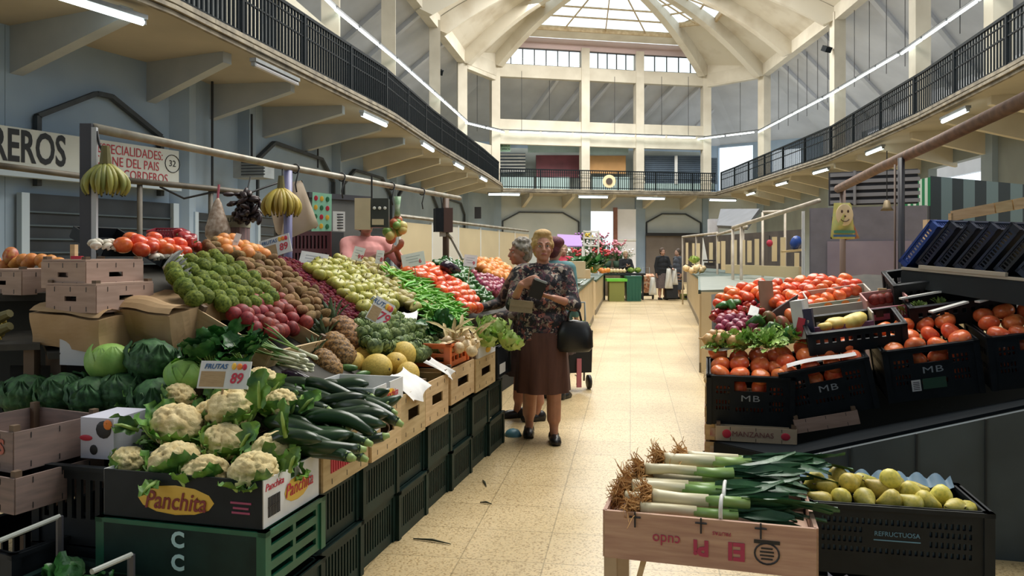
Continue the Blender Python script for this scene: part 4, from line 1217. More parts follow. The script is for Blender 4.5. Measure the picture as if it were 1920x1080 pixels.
MB().holed(.39, .165, [(.18, .22, .12, .17)], .008, panel_mt((.32, -.195, 0), (0, 1, 0))).obj('white_side_flap', whitec, r)
MB().holed(.39, .165, [], .008, panel_mt((-.32, -.195, 0), (0, 1, 0))).obj('side_flap', whitec, r)
MB().box((0, 0, .005), (.64, .39, .01)).obj('base', blackp, r)
MB().ell((-.02, -.2, .075), (.155, .004, .052), 24, 6).obj('yellow_oval', M('gold_ink', (.72, .46, .07), rough=.5), r)
text('Panchita', .088, M('brown_red_ink', (.22, .03, .03), rough=.5), r, face_mt(Vector((-.02, -.2055, .07)), (1, 0, 0), (0, 0, 1)), shear=.25, bold=.001, sx=.85)
MB().ell((.3255, .03, .08), (.003, .09, .045), 20, 6).obj('yellow_oval', M('gold_ink', (.72, .46, .07)), r)
text('Panchita', .07, redi, r, face_mt(Vector((.3295, .04, .085)), (0, 1, 0), (0, 0, 1)), shear=.25, sx=.85)
text('Panchita', .036, redi, r, face_mt(Vector((.3255, -.125, .135)), (0, 1, 0), (0, 0, 1)), shear=.25)
m = MB()
for i in range(9): m.box((.3255, -.165+i*.009, .065), (.003, .004 if i % 2 else .0025, .07))
m.box((.3252, -.13, .065), (.003, .075, .004))
m.obj('barcode', blki, r)
m = MB()
for i, (a, b) in enumerate(((.0, .08), (-.018, .06), (-.034, .07))): m.box((.24, -.2005, .085+a), (b, .003, .007))
m.obj('pink_print', M('pink_ink', (.35, .06, .14), rough=.5), r)

# cauliflowers, one by one
cl = [(475, 887, 2.74, .088, 'cauliflower at the front right corner of the carton above the white flap'), (386, 889, 2.80, .084, 'cauliflower in the front row over the yellow oval'), (330, 868, 2.88, .096, 'large cauliflower in the front row, second from the left'),
      (243, 866, 2.92, .066, 'small shaded cauliflower at the left front corner of the carton'), (512, 846, 2.96, .086, 'cauliflower beside the white flap below the courgettes'), (421, 829, 3.0, .084, 'cauliflower in the middle of the heap half hidden by leaves'),
      (333, 797, 3.06, .10, 'biggest cauliflower on the left of the heap'), (398, 778, 3.16, .074, 'cauliflower wrapped in pale leaves, left of the one under the price sign'), (432, 768, 3.14, .10, 'cauliflower below the price sign wrapped in its leaves'),
      (525, 757, 3.20, .072, 'cauliflower at the right edge of the heap against the courgettes'), (488, 717, 3.30, .078, 'topmost cauliflower right of the price sign'), (337, 744, 3.26, .066, 'cauliflower at the back left of the heap')]
for i, (px, py, d, rad, l) in enumerate(cl):
    p = P(px, py, d)
    PR['cauli'][i % 4].place(p-Vector((0, 0, .0)), (R.uniform(.15, .5), R.uniform(-.35, .35), R.uniform(0, 6)), rad/.095, l, 'cauliflower', 'cauliflowers in the front carton')
# big leaf standing up in the middle of the cauliflowers, and loose leaves round them
lf = [(487, 760, 3.05, .16, .10, (.05, -.2, 1), 'tall dark cauliflower leaf standing in the middle of the heap'), (455, 835, 2.86, .14, .09, (.35, -.4, .5), 'curled green leaf lying over the middle cauliflowers'), (535, 815, 2.88, .15, .05, (-.05, -.25, 1), 'pale rib of a leaf standing by the white flap'),
      (545, 880, 2.74, .10, .06, (.2, -.2, .6), 'small green leaf hanging over the white flap'), (255, 805, 3.05, .12, .07, (-.5, -.3, .3), 'green leaf sticking out left of the biggest cauliflower'), (300, 900, 2.76, .10, .06, (-.2, -.5, -.1), 'green leaf hanging over the yellow oval'),
      (430, 905, 2.70, .11, .05, (.7, -.3, 0), 'green leaf between the two front right cauliflowers'), (565, 770, 3.15, .12, .07, (.5, -.1, .6), 'bright leaf between cauliflowers and courgettes')]
for i, (px, py, d, L, wd, dr, l) in enumerate(lf):
    r = empty('cauliflower_leaf', l, 'leaf', 'loose leaves among the cauliflowers', P(px, py, d))
    m = MB(); leafpatch(m, (0, 0, 0), dr, (-.2, -.8, .5), L, wd, -.4, .012, 9, 6, .25, i, .5); m.obj('blade', MATS['cauliflower_leaf'], r, True)
    dv = Vector(dr).normalized(); st = MB(); st.tube([dv*-.01, dv*L*.45+Vector((0, -.008, .0)), dv*L*.7+Vector((0, -.006, -.01))], [.009, .007, .003], 6); st.obj('rib', MATS['leaf_rib'], r, True)
m = MB(); rr = random.Random(4)
for i in range(130):
    px, py = rr.uniform(225, 575), rr.uniform(735, 905)
    p = P(px, py, 3.52-(py-700)*.0038+.10)
    leafpatch(m, p, (rr.uniform(-1, 1), rr.uniform(-1, .3), rr.uniform(-.2, .9)), (rr.uniform(-.3, .3), -.5, 1), rr.uniform(.05, .11), rr.uniform(.03, .06), rr.uniform(-.7, .5), .008, 5, 4, .25, i, .5)
tag(m.obj('leaf_trimmings', leafm('bright_leaf', (.20, .42, .06), (.05, .17, .04), scale=8), None, True), 'green leaf trimmings packed between the cauliflowers', 'leaves', None, 'stuff')
r = wood_crate('wooden_crate', .58, .36, .2, woodd, False); tag(r, 'dark crate under the back cauliflowers', 'crate'); r.location = SL(.60, .44, .52); r.rotation_euler = (0, 0, TH)

# price sign FRUTAS 89
def price_sign(px0, py0, w_, h, d, tilt, label, word='FRUTAS', price='89', rz=0., roll=0., name='price_sign', plain=False, stick=.25, digits=None):
    p = P(px0, py0, d)
    r = empty(name, label, 'price sign', None, p, (tilt, roll, rz))
    MB().box((0, 0, 0), (w_, .006, h)).obj('board', whitec, r)
    MB().bar((0, .006, -h*.2), (0, .006, -h/2-stick), .008, .005).obj('stake', M('stake_wood', (.40, .27, .13), rough=.7), r)
    if plain:
        m = MB()
        for i in range(3): m.box((-.01*(i % 2), -.0035, h*(.25-.2*i)), (w_*(.62-.1*i), .001, h*.05))
        m.obj('writing', M('faded_ink', (.45, .47, .50), rough=.6), r)
        if price: text(price, h*.42, redi, r, face_mt(Vector((w_*.28, -.0045, -h*.2)), (1, 0, 0), (0, 0, 1)), bold=.0006)
        return r
    text(word, h*.26, bluei, r, face_mt(Vector((-w_*.19, -.0045, h*.29)), (1, 0, 0), (0, 0, 1)), shear=.25, bold=.0004, sx=.95)
    MB().box((-w_*.22, -.0035, -h*.16), (w_*.48, .002, h*.56)).obj('writing_panel', M('chalk_panel', (.44, .30, .16), (.36, .24, .12), rough=.7, scale=30, stretch=(1, 1, 8)), r)
    text(price, h*.52, redi, r, face_mt(Vector((w_*.25, -.0045, -h*.14)), (1, 0, 0), (0, 0, 1)), bold=.0012, shear=.15, sx=.9)
    m = MB(); m.m(0).ell((w_*.17, -.004, h*.31), (h*.09, .003, h*.13), 12, 6); m.m(1).ell((w_*.28, -.004, h*.30), (h*.11, .004, h*.12), 12, 6); m.m(2).ell((w_*.38, -.004, h*.29), (h*.09, .003, h*.12), 12, 6)
    m.obj('fruit_print', [yel, M('orange_ink', (.78, .22, .03), rough=.5), redi], r, True)
    return r
price_sign(421, 703, .215, .112, 3.12, -.35, 'price sign reading FRUTAS 89 stuck above the cauliflowers', rz=-.12)
price_sign(517, 462, .23, .14, 5.6, -.2, 'price sign with blue heading and red digits stuck behind the kiwis', rz=-.1, roll=-.28)
price_sign(713, 585, .13, .16, 4.7, -.3, 'diamond-tilted price sign with red digits stuck in the artichokes', rz=.3, roll=.55, price='79')
price_sign(588, 487, .20, .11, 5.6, -.4, 'plain white card behind the apples', plain=True, price='', roll=.15)
price_sign(672, 476, .085, .11, 6.0, -.3, 'small white price card standing in front of the pink-shirted seller', plain=True, price='99', roll=.25)
price_sign(712, 482, .06, .11, 6.1, -.3, 'narrow pale price card right of the one before the seller', plain=True, price='8', roll=.1)
price_sign(775, 487, .20, .12, 6.6, -.3, 'white price card with red digit stuck in the tomatoes', plain=True, price='6', roll=-.2)
price_sign(882, 489, .13, .12, 7.6, -.3, 'white price card with red digit stuck behind the green peppers', plain=True, price='9', roll=.1)
price_sign(437, 468, .035, .22, 4.9, -.3, 'narrow white card standing at the top of the custard apples', plain=True, price='', roll=.25)

# heaps on the slope
def heap(kind, poly, sp, r, label, cat, group, sc, **kw):
    return hexfill(PR[kind], poly, PS, NS, A_, sp, r, label, cat, group, scale=(sc*.93, sc*1.07), **kw)
heap('chirimoya', [(318, 500), (365, 484), (420, 478), (452, 505), (500, 540), (520, 565), (490, 580), (400, 575), (345, 560)], .088, .046, 'green knobbly custard apple in the heap at the near end of the slope', 'custard apple', 'custard apples on the slope', .094)
heap('kiwi', [(436, 478), (500, 478), (545, 500), (605, 560), (622, 605), (590, 612), (560, 585), (510, 545), (455, 505)], .078, .04, 'brown kiwi in the heap between custard apples and dark cherries', 'kiwi', 'kiwis on the slope', .094, sy=.07)
heap('cherry', [(498, 484), (560, 484), (600, 520), (640, 560), (690, 590), (680, 608), (630, 604), (585, 545), (540, 505)], .037, .02, 'small dark red cherry in the band between kiwis and apples', 'cherry', 'cherries on the slope', .042, maxn=230)
heap('apple', [(572, 500), (600, 488), (640, 484), (668, 500), (700, 520), (738, 555), (742, 580), (715, 592), (688, 585), (640, 550), (600, 520)], .088, .046, 'yellow green apple in the heap between cherries and pears', 'apple', 'apples on the slope', .098, rotf=upright(.7))
heap('pear', [(650, 488), (700, 492), (745, 512), (790, 548), (806, 572), (770, 582), (745, 560), (705, 520), (668, 500)], .078, .04, 'green brown pear in the heap between apples and green beans', 'pear', 'pears on the slope', .105, rotf=lambda: (R.uniform(1.2, 1.9), R.uniform(-.4, .4), R.uniform(0, 6.3)))
heap('bean', [(722, 502), (765, 508), (810, 540), (850, 566), (872, 592), (868, 612), (845, 618), (800, 605), (800, 575), (770, 545)], .050, .03, 'bright green bean in the big heap left of the tomatoes', 'bean', 'green beans on the slope', 1.45, rotf=lambda: (R.uniform(-.5, .5), R.uniform(-.4, .4), R.gauss(.9, .7)), sy=.026, maxn=300, hvar=3.)
heap('tomato', [(750, 492), (800, 492), (838, 515), (880, 545), (898, 572), (890, 590), (868, 586), (850, 560), (800, 530), (760, 510)], .105, .05, 'red tomato in the band between green beans and green peppers', 'tomato', 'tomatoes on the left slope', .118, rotf=upright(.6))
heap('green_pepper', [(812, 488), (850, 486), (885, 512), (915, 545), (925, 572), (905, 574), (890, 552), (850, 520)], .088, .035, 'green pepper in the band between tomatoes and red onions', 'pepper', 'green peppers on the slope', .085)
heap('orange', [(886, 488), (930, 486), (955, 505), (955, 528), (915, 520)], .108, .05, 'small orange in the heap beside the grey-haired woman', 'orange', 'oranges beyond the peppers', .115)
heap('red_onion', [(880, 510), (912, 518), (945, 528), (940, 552), (915, 552), (895, 530)], .095, .045, 'red onion in the heap beside the grey-haired woman', 'onion', 'red onions beyond the peppers', .10)
heap('tomato', [(225, 452), (255, 444), (300, 445), (345, 452), (352, 472), (300, 470), (232, 466)], .085, .045, 'red tomato at the top of the stall behind the white mushrooms', 'tomato', 'tomatoes behind the mushrooms', .095, rotf=upright(.6))
heap('red_pepper', [(312, 436), (350, 440), (378, 452), (372, 470), (345, 462)], .085, .04, 'red pepper at the top of the stall left of the oranges', 'pepper', 'red peppers at the top', .085)
heap('kiwi', [(372, 450), (420, 452), (440, 472), (415, 480), (375, 470)], .085, .04, 'brown kiwi at the top of the stall behind the custard apples', 'kiwi', 'kiwis behind the custard apples', .1)
heap('orange', [(402, 452), (425, 446), (470, 462), (500, 478), (470, 482), (430, 478)], .085, .04, 'orange at the top of the stall behind the kiwis', 'orange', 'oranges at the top of the stall', .092)
heap('mushroom', [(168, 455), (205, 451), (236, 458), (232, 466), (175, 462)], .045, .02, 'white mushroom in the black tray at the far left of the slope', 'mushroom', 'mushrooms in the left tray', .055, rotf=upright(.5))
heap('mushroom', [(268, 472), (330, 468), (352, 477), (345, 486), (285, 484)], .045, .02, 'white mushroom in the tray above the custard apples', 'mushroom', 'mushrooms in the right tray', .055, rotf=upright(.5))
heap('artichoke', [(652, 602), (690, 598), (745, 590), (800, 612), (850, 635), (852, 664), (800, 672), (775, 668), (740, 655), (700, 652), (668, 628)], .088, .04, 'green artichoke in the heap behind the melons', 'artichoke', 'artichokes behind the melons', .098, rotf=upright(.9))
def tray(px, py, L, D_, h, label, mat=blackp, lift=-.03):
    c = onS(px, py, lift); r = empty('produce_tray', label, 'tray', None, c, (0, 0, 0))
    r.rotation_euler = (Matrix((A_.cross(NS).normalized(), A_, NS)).transposed()).to_euler()
    MB().box((0, 0, 0), (D_, L, .01)).obj('base', mat, r)
    for s in (-1, 1):
        MB().box((s*D_/2, 0, h/2), (.012, L, h)).obj('long_side', mat, r); MB().box((0, s*L/2, h/2), (D_, .012, h)).obj('short_side', mat, r)
    return r
tray(202, 462, .30, .22, .06, 'black tray of white mushrooms at the far left'); tray(308, 482, .30, .22, .06, 'black tray of white mushrooms above the custard apples')
# dried palm frond along the near edge of the custard apples
r = empty('dried_frond', 'grey dried palm frond along the near edge of the custard apples', 'frond'); m = MB()
sp_ = [P(308, 500, 3.95), P(330, 545, 3.92), P(360, 575, 3.9), P(400, 592, 3.88)]
m.tube(sp_, [.012, .011, .009, .005], 6); m.obj('midrib', M('dry_rib', (.30, .24, .16), var=.3, rough=.7), r, True)
m = MB()
for i in range(22):
    t = i/22*2.99; k_ = int(t); b = sp_[k_].lerp(sp_[k_+1], t-k_)
    m_d = Vector((.35, .1, .5+.1*sin(i))) if i % 2 else Vector((.25, .35, .55))
    leafpatch(m, b, m_d, (0, -1, .4), .15-.003*i, .018, -.5, 0, 5, 2, .3, i, .1)
m.obj('leaflets', M('dry_leaflet', (.34, .33, .30), (.14, .15, .14), rough=.7, scale=20), r, True)

# tray of peaches
c = SL(1.16, .76, .995); mt3 = Matrix((A_, -(A_.cross(NS).normalized()), NS)).transposed()
r = wood_crate('wooden_crate', .54, .44, .10, wood, False); tag(r, 'shallow wood crate of red peaches tilted on the slope', 'crate'); r.location = c; r.rotation_euler = mt3.to_euler()
MB().box((-.2745, -.08, .055), (.003, .14, .085)).obj('white_paper', whitec, r)
hexfill(PR['peach'], [(430, 585), (455, 562), (500, 552), (545, 562), (585, 598), (560, 618), (500, 632), (470, 612)], c+NS*.035, NS, A_, .066, .036, 'red peach heaped in the shallow tilted crate', 'peach', 'peaches in the tilted crate', hvar=1.5, scale=(.068, .092))
# pineapples: body centre and crown direction
for i, (px, py, d, qx, qy, l) in enumerate([(650, 630, 4.45, 620, 592, 'largest pineapple, topmost of the group left of the artichokes'), (634, 658, 4.25, 602, 620, 'middle pineapple of the group left of the melons'), (613, 684, 4.05, 583, 650, 'lowest small pineapple by the spring onions')]):
    p = P(px, py, d); q = P(qx, qy, d+.05); dv = (q-p).normalized()
    e = dv.to_track_quat('Z', 'Y').to_euler()
    PR['pineapple'][0].place(p, e, (.255, .235, .19)[i], l, 'pineapple', 'pineapples')
m_lab = ['rearmost left melon, below the artichokes', 'melon on the left above the cucumbers', 'rear right melon, largest', 'melon in the middle of the right pair', 'front middle melon with a green flush', 'leftmost melon behind the cucumbers', 'front right melon over the white paper']
for (px, py, d, s_), l in zip([(704, 661, 4.5, .135), (683, 672, 4.38, .132), (755, 667, 4.48, .145), (741, 684, 4.34, .132), (707, 690, 4.2, .148), (663, 684, 4.26, .125), (765, 702, 4.22, .12)], m_lab):
    PR['melon'][0].place(P(px, py, d), rnd3(), s_*1.13, 'yellow '+l, 'melon', 'yellow melons')
for (px, py, d, s_, rz, l) in [(651, 690, 4.12, .10, .1, 'left of the front melon'), (681, 701, 4.08, .085, .9, 'round one just below the front melon'), (657, 708, 4.0, .075, .3, 'pale one at the lower left'), (704, 716, 3.95, .10, .2, 'below the front melon by the white carton'), (664, 722, 3.88, .12, .0, 'darkest one above the courgettes')]:
    PR['cucumber'][0].place(P(px, py, d), (pi/2, 0, pi/2+rz), s_, 'short green cucumber, '+l, 'cucumber', 'short cucumbers below the melons')
# courgettes
cg = [(575, 727, 3.72), (625, 735, 3.70), (650, 730, 3.72), (588, 745, 3.62), (640, 752, 3.6), (675, 745, 3.66), (545, 740, 3.6), (600, 765, 3.52), (655, 770, 3.5), (690, 762, 3.58), (560, 768, 3.45), (615, 785, 3.42), (668, 788, 3.44), (580, 792, 3.36), (640, 802, 3.36), (560, 805, 3.28), (605, 815, 3.28), (660, 806, 3.38), (575, 828, 3.2), (610, 838, 3.2), (550, 835, 3.14), (625, 822, 3.28), (590, 848, 3.12)]
cg += [(px+R.uniform(-18, 18), py+R.uniform(-10, 8), d+.06) for px, py, d in cg[:20]]
for i, (px, py, d) in enumerate(cg):
    PR['courgette'][i % 3].place(P(px-6, py, d-.20), (R.uniform(-3, 3), R.uniform(.0, .22), TH+R.uniform(-.2, .3)+(pi if i % 4 == 0 else 0)), R.uniform(1.1, 1.35), 'dark green courgette in the heap right of the cauliflowers', 'courgette', 'courgettes')
PR['aubergine'][0].place(P(560, 712, 3.7), (0, .2, TH+.2), .2, 'dark purple aubergine lying behind the courgettes', 'aubergine', 'aubergines'); PR['aubergine'][0].place(P(530, 722, 3.62), (0, .1, TH-.1), .2, 'dark purple aubergine nearest the topmost cauliflower', 'aubergine', 'aubergines')
PR['aubergine'][0].place(P(846, 503, 7.3), (0, .2, 1.0), .3, 'dark aubergine lying among the green peppers', 'aubergine')
for i in range(16):
    t = i/15
    p = P(588-70*(i % 4)/4*.5+R.uniform(-8, 8), 697-28*t+R.uniform(-4, 4), 3.78-.02*i)
    PR['spring'][i % 2].place(p, (R.uniform(-1, 1), R.uniform(-.30, -.12), TH+pi+R.uniform(-.25, .25)), R.uniform(.8, 1.), 'thin spring onion with white bulb lying between chard and pineapples', 'spring onion', 'spring onions')
for px, py, d, sc, l in ((400, 672, 3.42, .66, 'left bunch of dark glossy leaves behind the price sign'), (458, 664, 3.45, .66, 'right bunch of dark glossy leaves below the peach crate'), (425, 650, 3.55, .66, 'rear bunch of dark glossy leaves under the peach crate')):
    PR['chard'][int(px) % 2].place(P(px, py, d)-Vector((0, 0, .04)), (.35, 0, px), sc, l, 'leafy greens', 'bunches of chard')
for kind, px, py, d, sc, l in (('cabbage', 207, 680, 3.52, .98, 'pale round cabbage, leftmost of the lit ones'), ('savoy', 286, 676, 3.52, 1.08, 'large dark green cabbage right of the pale one'), ('cabbage', 345, 704, 3.36, .76, 'small pale cabbage left of the price sign'),
                              ('savoy', 232, 738, 3.45, 1.0, 'dark crinkled cabbage below the pale one'), ('savoy', 292, 748, 3.4, 1.0, 'dark crinkled cabbage right above the biggest cauliflower'), ('savoy', 172, 742, 3.42, .95, 'dark crinkled cabbage above the white printed box'), ('savoy', 118, 738, 3.46, 1., 'dark crinkled cabbage second from the left edge'), ('savoy', 52, 742, 3.5, 1.05, 'dark crinkled cabbage at the left edge')):
    PR[kind][0 if kind == 'savoy' else int(px) % 2].place(P(px, py, d), (R.uniform(-.3, .3), R.uniform(-.3, .3), R.uniform(0, 6)), sc, l, 'cabbage', 'cabbages at the near end')
sh = empty('cabbage_shelf', 'dark shelf board under the cabbages at the near left end', 'shelf')
m = MB(); m.plate([P(20, 775, 3.5), P(330, 785, 3.35), P(330, 690, 3.85), P(20, 690, 3.95)], .03); m.obj('board', MATS['dark_board'], sh)
for px in (40, 310):
    p = P(px, 740, 3.6); MB().bar((p.x, p.y, 0), (p.x, p.y, p.z-.1), .05, .05).obj('leg', woodd, sh)
for px, py, d, l in ((940, 618, 5.35, 'lettuce at the far end beside the women'), (912, 612, 5.4, 'lettuce left of the one beside the women'), (950, 640, 5.2, 'lettuce hanging over the black crate'), (905, 632, 5.2, 'lettuce next to the pale onions')):
    PR['lettuce'][int(px) % 2].place(P(px, py+8, d)-Vector((0, 0, .03)), (.3, .3, px), 1., 'pale green '+l, 'lettuce', 'lettuces')
PR['chard'][0].place(P(812, 622, 5.1), (.8, 0, 1.), .62, 'dark green leafy bunch at the foot of the bean heap', 'leafy greens'); PR['chard'][1].place(P(840, 632, 5.05), (.8, .2, 2.), .5, 'small leafy bunch between beans and pale onions', 'leafy greens')
for i, (px, py) in enumerate([(838, 640), (852, 632), (866, 640), (880, 634), (845, 650), (860, 652), (875, 648), (832, 652), (890, 645), (840, 625), (870, 625), (885, 658)]):
    PR['white_onion'][0].place(P(px, py, 4.75+.1*(650-py)/10), rnd3(), .075, 'pale onion heaped over the orange crate', 'onion', 'pale onions')
m = MB(); rr = random.Random(8)
for i in range(26):
    p = P(rr.uniform(835, 900), rr.uniform(620, 655), 4.85); leafpatch(m, p, (rr.uniform(-.6, .8), rr.uniform(-.5, .5), rr.uniform(.1, .8)), (0, -.6, 1), rr.uniform(.12, .2), .025, -.6, .003, 6, 2, .4, i, .2)
tag(m.obj('onion_tops', M('dry_onion_top', (.62, .48, .26), (.44, .36, .14), rough=.7, scale=20), None, True), 'dry straw-coloured onion tops lying over the pale onions', 'onion tops', None, 'stuff')
# white paper hanging over the crates
def paper(pts, label, sag=.03):
    a, b, c, e = pts
    def f(u, v):
        p = a.lerp(b, u).lerp(e.lerp(c, u), v); s = sin(pi*u)*sin(pi*min(v, 1))
        return p+Vector((V_.x, V_.y, 0))*(sag*s+.012*sin(u*11+v*3))+Vector((0, 0, -.03*sin(pi*u)*v+.01*sin(u*9)))
    m = MB(); m.grid(f, 14, 10); o = m.obj('paper_sheet', clothw, None, True)
    return tag(o, label, 'paper', 'white papers over the crate fronts')
paper([SL(.66, .10, .775), SL(.93, .10, .79), SL(.88, -.03, .66), SL(.70, -.03, .62)], 'white paper hanging over the first wood crate below the courgettes')
paper([SL(1.27, .10, .82), SL(1.58, .12, .83), SL(1.55, -.03, .74), SL(1.32, -.03, .70)], 'white paper hanging over the crate in front of the melons')
paper([SL(1.85, .12, .82), SL(1.99, .12, .83), SL(1.99, -.02, .75), SL(1.90, -.02, .74)], 'small white paper over the crate before the artichokes')
paper([onS(745, 590, .06), onS(790, 580, .06), onS(775, 608, .04), onS(755, 612, .05)], 'white paper between the apples and the artichokes')
r = empty('shop_ledge', 'thin slat of the apple display edge', 'edging board'); MB().bar(onS(640, 612, .02), onS(745, 594, .02), .012, .05, up=NS).obj('slat', wood, r)

# tube frame of the stall
fm = empty('stall_gantry', 'rusty tube frame of the left stall with bananas hanging from its long bar', 'frame')
b0, b1, b2 = P(176, 240, 4.0), P(530, 312, 5.78), P(862, 372, 8.8)
MB().tube([b0, b1, b2], .026, 8).obj('long_bar', metal, fm, True)
p = b0.copy(); MB().bar((p.x-.03, p.y, .6), (p.x-.03, p.y, p.z+.02), .06, .05).obj('post', M('dark_post', (.05, .05, .06), rough=.4), fm)
MB().bar((p.x+.015, p.y-.02, .6), (p.x+.015, p.y-.02, p.z), .025, .02).obj('pale_strip', M('pale_strip', (.45, .47, .50), rough=.4), fm)
p = P(540, 320, 5.85); MB().tube([(p.x, p.y, .9), (p.x, p.y, p.z)], .032, 10).obj('lilac_post', M('lilac_tube', (.24, .24, .42), var=.1, rough=.35), fm, True)
p = P(836, 372, 8.4); MB().tube([(p.x, p.y, .9), (p.x, p.y, p.z)], .035, 8).obj('far_post', M('brown_tube', (.10, .06, .04), rough=.5), fm, True)
f2 = empty('rear_gantry', 'thin dark second bar behind the long bar, below the white sign', 'frame')
MB().tube([P(236, 338, 7.3), P(400, 354, 8.2), P(470, 362, 8.7)], .03, 8).obj('bar', M('rusty_tube', (.12, .10, .07), var=.4, rough=.6), f2, True)
for px, py, d in ((262, 342, 7.45), (395, 354, 8.2)):
    p = P(px, py, d); MB().tube([(p.x, p.y, 0), (p.x, p.y, p.z)], .025, 6).obj('post', M('rusty_tube', (.2, .16, .1)), f2, True)
f3 = MB().tube([P(-20, 308, 7.), P(165, 332, 7.7)], .03, 8).obj('rusty_rail', MATS['rusty_tube'], None, True); tag(f3, 'rusty rail under the white sign at the left edge', 'rail')
ww = MB(); ww.tube([P(300, 350, 8), P(345, 372, 8), P(400, 360, 8.2), P(455, 366, 8.6), P(500, 350, 8.8), P(535, 338, 9)], .012, 5); tag(ww.obj('cable', wirem, None, True), 'black cable slung along the thin rear bar', 'cable')
for px, d, l in ((546, 5.9, 'over the second bananas'), (612, 6.4, 'left of the grey cabinet'), (700, 7.2, 'over the weighing scale'), (765, 7.8, 'between the two scales')):
    p = b1.lerp(b2, (px-530)/332); pts = [p+Vector((cos(a*pi/6)*.03, 0, sin(a*pi/6)*.035)) for a in range(13)]+[p+Vector((.0, 0, -.12)), p+Vector((.01, 0, -.18))]
    tag(MB().tube(pts, .006, 5).obj('wire_hook', wirem, None, True), 'bent wire hook on the long bar, '+l, 'hook', 'hooks on the long bar')
# hanging bananas
banana_bunch('banana_bunch', 'green yellow bunch of bananas hanging from the near post by the sign', 20, P(198, 303, 3.98), 3, .80, 2, True)
tag(MB().tube([P(182, 246, 3.98), P(186, 270, 3.98), P(198, 296, 3.98)], .007, 5).obj('hanging_wire', wirem, None, True), 'wire holding the near bananas', 'wire')
banana_bunch('banana_bunch', 'ripe yellow bunch of bananas hanging before the beige bag', 22, P(527, 350, 5.7), 5, 1.0, 2)
tag(MB().tube([b1+Vector((0, 0, .02)), P(530, 330, 5.74), P(527, 345, 5.7)], .007, 5).obj('hanging_wire', wirem, None, True), 'wire holding the ripe bananas', 'wire')
# beige bag hung behind the bananas
def bagmesh(c4, th, mat, name, seed=0):
    a, b, c, e = c4; n = (b-a).cross(e-a).normalized(); m = MB()
    for s in (-1, 1):
        def f(u, v, s=s):
            p = a.lerp(b, u).lerp(e.lerp(c, u), v); k_ = (sin(pi*u)*sin(pi*v))**.5
            return p+n*(s*th*k_+.02*sin(u*7+v*5+seed)*k_)
        m.grid(f, 12, 14)
    return m.obj(name, mat, None, True)
tag(bagmesh([P(543, 342, 6.0), P(566, 338, 6.0), P(598, 424, 6.0), P(525, 455, 6.0)], .05, M('beige_bag', (.62, .50, .38), (.54, .42, .31), rough=.5, scale=5, bump=.2, bscale=10), 'carrier_bag'), 'big beige carrier bag hanging behind the ripe bananas', 'bag')
tag(bagmesh([P(502, 372, 6.05), P(545, 345, 6.05), P(560, 440, 6.05), P(518, 440, 6.05)], .03, MATS['beige_bag'], 'carrier_bag'), 'folded part of a second beige bag left of the lilac post', 'bag')
r = empty('garlic_sack', 'hanging net sack of pale nuts left of the dark dried bunch', 'sack', None, P(408, 415, 6.3))
MB().lathe([(.01, .19), (.03, .15), (.06, .06), (.095, -.05), (.10, -.12), (.06, -.16), (.01, -.17)], 14, lambda a, t: 1+.08*sin(a*5+t*9)).obj('net', M('nut_net', (.52, .42, .34), (.26, .17, .11), rough=.7, scale=32), r, True)
MB().tube([(0, 0, .18), (.01, 0, .3)], .01, 5).obj('tie', M('pink_tie', (.5, .12, .16), rough=.5), r)
r = empty('dried_bunch', 'dark bunch of dried peppers hanging from the rear bar', 'dried peppers', None, P(462, 388, 6.4)); m = MB(); rr = random.Random(2)
for i in range(80):
    p = Vector((rr.gauss(0, .05), rr.gauss(0, .045), rr.uniform(-.12, .12))); m.ell(p, (.022, .022, .05), 7, 5, rnd3())
m.obj('peppers', M('dried_pepper', (.045, .022, .022), (.02, .015, .018), rough=.4, scale=20), r, True)
MB().tube([(0, 0, .1), (0, .1, .26)], .006, 5).obj('string', wirem, r)
r = empty('stacked_box', 'printed box with a pale lid standing behind the oranges under the dark bunch', 'box', None, P(442, 440, 6.5), (0, 0, -.2))
MB().box((0, 0, -.06), (.17, .16, .24)).obj('body', M('box_pinkish', (.34, .20, .20), (.16, .12, .12), rough=.6, scale=30, stretch=(1, 1, .05)), r); MB().box((0, 0, .11), (.18, .17, .1)).obj('lid', M('box_olive', (.36, .34, .24), rough=.7), r)
text('FRUTA', .05, blki, r, face_mt(Vector((0, -.087, .12)), (1, 0, 0), (0, 0, 1)))
r = empty('red_basket', 'small red plastic basket standing on the tomatoes at the top left', 'basket', None, P(308, 442, 4.75), (.2, 0, -.1))
MB().holed(.16, .09, slots(.01, .15, 8, .01, .04, .6)+slots(.01, .15, 8, .05, .08, .6), .006, panel_mt((-.08, -.05, -.05), (1, 0, 0))).obj('front_panel', M('red_plastic', (.30, .03, .05), rough=.4), r)
MB().holed(.16, .09, slots(.01, .15, 8, .01, .04, .6)+slots(.01, .15, 8, .05, .08, .6), .006, panel_mt((-.08, .05, -.05), (1, 0, 0))).obj('back_panel', MATS['red_plastic'], r)
for s in (-1, 1): MB().box((s*.08, 0, -.005), (.006, .1, .09)).obj('side_panel', MATS['red_plastic'], r)

